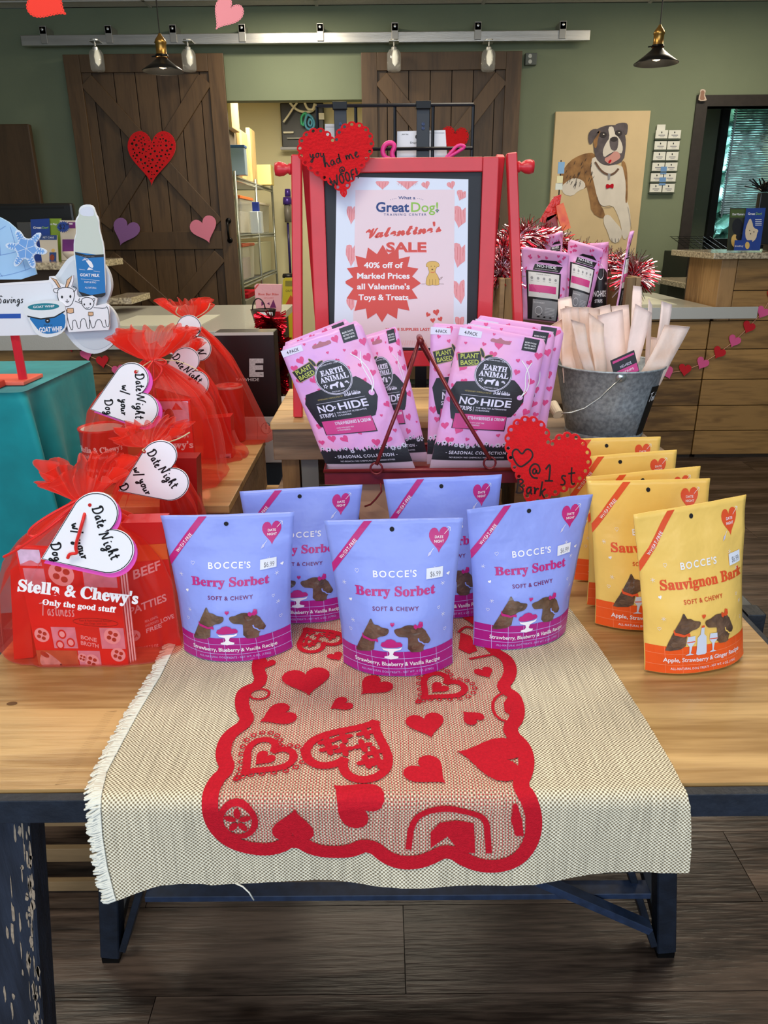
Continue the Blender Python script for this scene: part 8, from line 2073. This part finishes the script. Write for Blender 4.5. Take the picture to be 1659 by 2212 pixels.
BINC = mat('clear_bin', (200, 200, 190), .2, alpha=.5, coat=.3); CRD = mat('cardboard', (190, 150, 96), .75, noise_amt=.04, noise_scale=10); WDX = wood('boxwood', (196, 160, 98), (222, 190, 130), 5, (1, 1, .2), .6, knots=False); GYB = mat('bin_grey', (118, 116, 106), .5); BLUB = mat('bin_blue', (60, 100, 150), .4); ORB = mat('bin_orange', (226, 110, 36), .4)
s_ = .012
GS2 = 'storage things on the wire shelving'
item('cardboard_box', 'dark storage carton on the top wire shelf beside the barn door', 'box', -1.60, -1.27, 6.85, 7.25, SZ[3]+s_, SZ[3]+.37, mat('carton_dim', (96, 84, 66), .7), group=GS2)
item('wooden_box', 'pale wooden box stacked highest on the storage shelf', 'box', -1.60, -1.22, 6.84, 7.2, SZ[3]+.372, SZ[3]+.62, WDX, [('lid', -1.61, -1.20, 6.82, 7.22, SZ[3]+.6205, SZ[3]+.66, WDX)], group=GS2)
item('leaning_plank', 'tall pale board standing on the top wire shelf', 'board', -1.28, -1.25, 7.35, 7.75, SZ[3]+s_, SZ[3]+.42, WDX, group=GS2); item('leaning_plank', 'second pale board behind the first on the top wire shelf', 'board', -1.27, -1.23, 7.80, 8.1, SZ[3]+s_, SZ[3]+.48, WDX, group=GS2)
item('blue_jar', 'blue-lidded clear jar on the top wire shelf', 'jar', -1.25, -1.13, 6.80, 6.92, SZ[3]+s_, SZ[3]+.22, mat('jar_blueish', (140, 160, 176), .3), [('lid', -1.255, -1.125, 6.795, 6.925, SZ[3]+.2205, SZ[3]+.24, BLUB)], group=GS2)
item('yellow_parcel', 'small yellow parcel toward the back of the top wire shelf', 'parcel', -1.30, -1.12, 8.3, 8.5, SZ[3]+s_, SZ[3]+.2, mat('parcel_yellow', (226, 206, 130), .6), group=GS2)
item('storage_bin', 'clear storage bin with orange lid on the second wire shelf', 'bin', -1.55, -1.23, 7.0, 7.7, SZ[2]+s_, SZ[2]+.30, BINC, [('lid', -1.56, -1.225, 6.99, 7.71, SZ[2]+.3005, SZ[2]+.325, ORB), ('contents', -1.5, -1.26, 7.05, 7.6, SZ[2]+.02, SZ[2]+.2, CRM)], taper=.08, group=GS2)
item('storage_bin', 'clear storage bin near the back of the second wire shelf', 'bin', -1.55, -1.23, 8.0, 8.8, SZ[2]+s_, SZ[2]+.28, BINC, [('lid', -1.56, -1.225, 7.99, 8.81, SZ[2]+.2805, SZ[2]+.30, CRM)], taper=.08, group=GS2)
item('water_jug', 'clear jug with a dark blue cap on the second wire shelf', 'jug', -1.20+.0, -1.10, 7.30, 7.42, SZ[2]+s_, SZ[2]+.20, mat('jug_clear', (196, 206, 214), .15, alpha=.6), [('cap', -1.18, -1.12, 7.33, 7.39, SZ[2]+.2005, SZ[2]+.28, mat('cap_blue', (24, 50, 140), .4))], group=GS2)
item('storage_bin', 'lilac-filled clear bin on the third wire shelf', 'bin', -1.55, -1.23, 6.95, 7.6, SZ[1]+s_, SZ[1]+.30, BINC, [('contents', -1.5, -1.26, 7.0, 7.5, SZ[1]+.02, SZ[1]+.2, mat('contents_lilac', (150, 110, 150), .6)), ('lid', -1.56, -1.225, 6.94, 7.61, SZ[1]+.3005, SZ[1]+.325, mat('lid_rust', (170, 70, 40), .5))], taper=.08, group=GS2)
item('storage_bin', 'pale bin further back on the third wire shelf', 'bin', -1.55, -1.23, 7.9, 8.8, SZ[1]+s_, SZ[1]+.32, mat('bin_pale', (190, 190, 160), .4), taper=.08, group=GS2)
item('storage_bin', 'grey covered bin low on the bottom wire shelf', 'bin', -1.55, -1.24, 7.0, 8.7, SZ[0]+s_, SZ[0]+.36, GYB, [('red_folder', -1.5, -1.25, 7.2, 7.8, SZ[0]+.362, SZ[0]+.40, RED)], taper=.05, group=GS2)
# black tool board with hoses on the far wall
a, b, c_, d_ = pdims(607, 222, 700, 318, 9.2); hb = thing('hose_board', 'black wall board hung with coiled white, green and blue hoses', 'tool board', ((a+b)/2, 9.2, c_)); obj('board', box(NB(), a, b, 9.2, 9.29, c_, d_, .01), mat('board_black', (26, 26, 26), .4), hb)
def coil(parent, pts, Y, r, m, nm='hose'): bm = NB(); tube(bm, smoothpts([tuple(at(x, y, Y)) for x, y in pts], 2), r, 6); obj(nm, bm, m, parent, True)
HW_ = mat('hose_white', (226, 220, 196), .4); HG = mat('hose_green', (60, 180, 130), .4); HBL = mat('hose_blue', (80, 160, 196), .4)
coil(hb, [(626, 222), (640, 238), (660, 243), (676, 240), (684, 225)], 9.12, .014, HW_); coil(hb, [(658, 222), (664, 236), (676, 238), (680, 224)], 9.10, .014, HW_); coil(hb, [(612, 264), (624, 248), (634, 232), (642, 222)], 9.1, .012, HW_)
coil(hb, [(652, 270), (650, 255), (656, 245), (662, 244), (660, 258), (654, 272)], 9.08, .014, HG); coil(hb, [(664, 247), (658, 262), (662, 278), (674, 280), (680, 268), (674, 252), (664, 247)], 9.06, .014, HBL); coil(hb, [(669, 256), (665, 268), (672, 274), (675, 262), (669, 256)], 9.05, .012, HBL)
for x0, x1, y0, y1, mm in ((612, 634, 284, 288, HW_), (620, 660, 297, 300, mat('strip_grey', (150, 150, 140), .4)), (688, 700, 244, 258, HW_)): A = pdims(x0, y0, x1, y1, 9.17); obj('fitting', box(NB(), A[0], A[1], 9.17, 9.199, A[2], A[3]), mm, hb)
obj('shelf_lip', box(NB(), a-.01, b+.01, 9.12, 9.199, c_-.03, c_-.002), GREYL, hb)
# purple stick vacuum on the wall, yellow floor sign
vc = thing('stick_vacuum', 'purple and grey stick vacuum hanging beside the storage shelving', 'vacuum', at(620, 560, 9.1)); VP = mat('vacuum_purple', (70, 46, 130), .3, metal=.3)
A = pdims(616, 430, 624, 470, 9.2); obj('wall_dock', box(NB(), A[0], A[1], 9.14, 9.299, A[2], A[3]), MATS['bracket_dark'], vc)
def vb(n_, x0, y0, x1, y1, m_, Y=9.1, r=None):
    A = pdims(x0, y0, x1, y1, Y); bm = NB(); w2 = (A[1]-A[0])/2; lathe(bm, [(0, 0), (w2, 0), (w2*1.02, (A[3]-A[2])*.5), (w2*.9, A[3]-A[2]), (0, A[3]-A[2])], ((A[0]+A[1])/2, Y, A[2]), 16); obj(n_, bm, m_, vc, True)
vb('handle', 615, 408, 628, 425, VP); vb('cyclone', 611, 426, 630, 442, VP); vb('dust_bin', 614, 443, 629, 480, mat('vac_grey', (110, 104, 96), .4)); vb('wand', 622, 481, 627, 590, mat('vac_indigo', (40, 30, 90), .3)); vb('floor_head', 610, 591, 636, 600, mat('vac_dark', (30, 30, 34), .4))
A = pdims(612, 598, 640, 672, 5.6); ws = thing('wet_floor_sign', 'yellow folding wet floor sign standing in the storage doorway', 'floor sign', ((A[0]+A[1])/2, 5.6, 0)); YS_ = mat('sign_yellow', (226, 206, 40), .4)
slab(P2([(612, 604), (616, 600), (640, 600), (646, 604), (652, 900), (606, 900)]), front_map(5.6), .02, 'panel', YS_, ws)
P = Print(front_map(5.6, .02), L=300, base=.001); P.rect(617, -618, 640, -606, mat('sign_gap', (150, 140, 60), .6), 1); P.text('CAUTION', 629, -630, 5, BLKP, 1, width=22); P.poly(P2([(629, 636), (642, 660), (616, 660)]), ORT, 1); P.build('printed_face', ws)
# low crate slats in the dark under the table, left
lk = thing('low_crate', 'dim wooden crate on the floor behind the worn front leg', 'crate', (-0.66, 1.15, 0))
for (y0, y1) in ((1765, 1785), (1834, 1862), (1905, 1925)):
    A = pdims(60, y0, 230, y1, 1.12); part_at('slat', box(NB(), -0.80, -0.535, 1.12, 1.132, A[2], A[3], .001), wood('slat_dim', (104, 84, 58), (140, 114, 80), 6), lk, (-0.66, 1.12, A[2]))
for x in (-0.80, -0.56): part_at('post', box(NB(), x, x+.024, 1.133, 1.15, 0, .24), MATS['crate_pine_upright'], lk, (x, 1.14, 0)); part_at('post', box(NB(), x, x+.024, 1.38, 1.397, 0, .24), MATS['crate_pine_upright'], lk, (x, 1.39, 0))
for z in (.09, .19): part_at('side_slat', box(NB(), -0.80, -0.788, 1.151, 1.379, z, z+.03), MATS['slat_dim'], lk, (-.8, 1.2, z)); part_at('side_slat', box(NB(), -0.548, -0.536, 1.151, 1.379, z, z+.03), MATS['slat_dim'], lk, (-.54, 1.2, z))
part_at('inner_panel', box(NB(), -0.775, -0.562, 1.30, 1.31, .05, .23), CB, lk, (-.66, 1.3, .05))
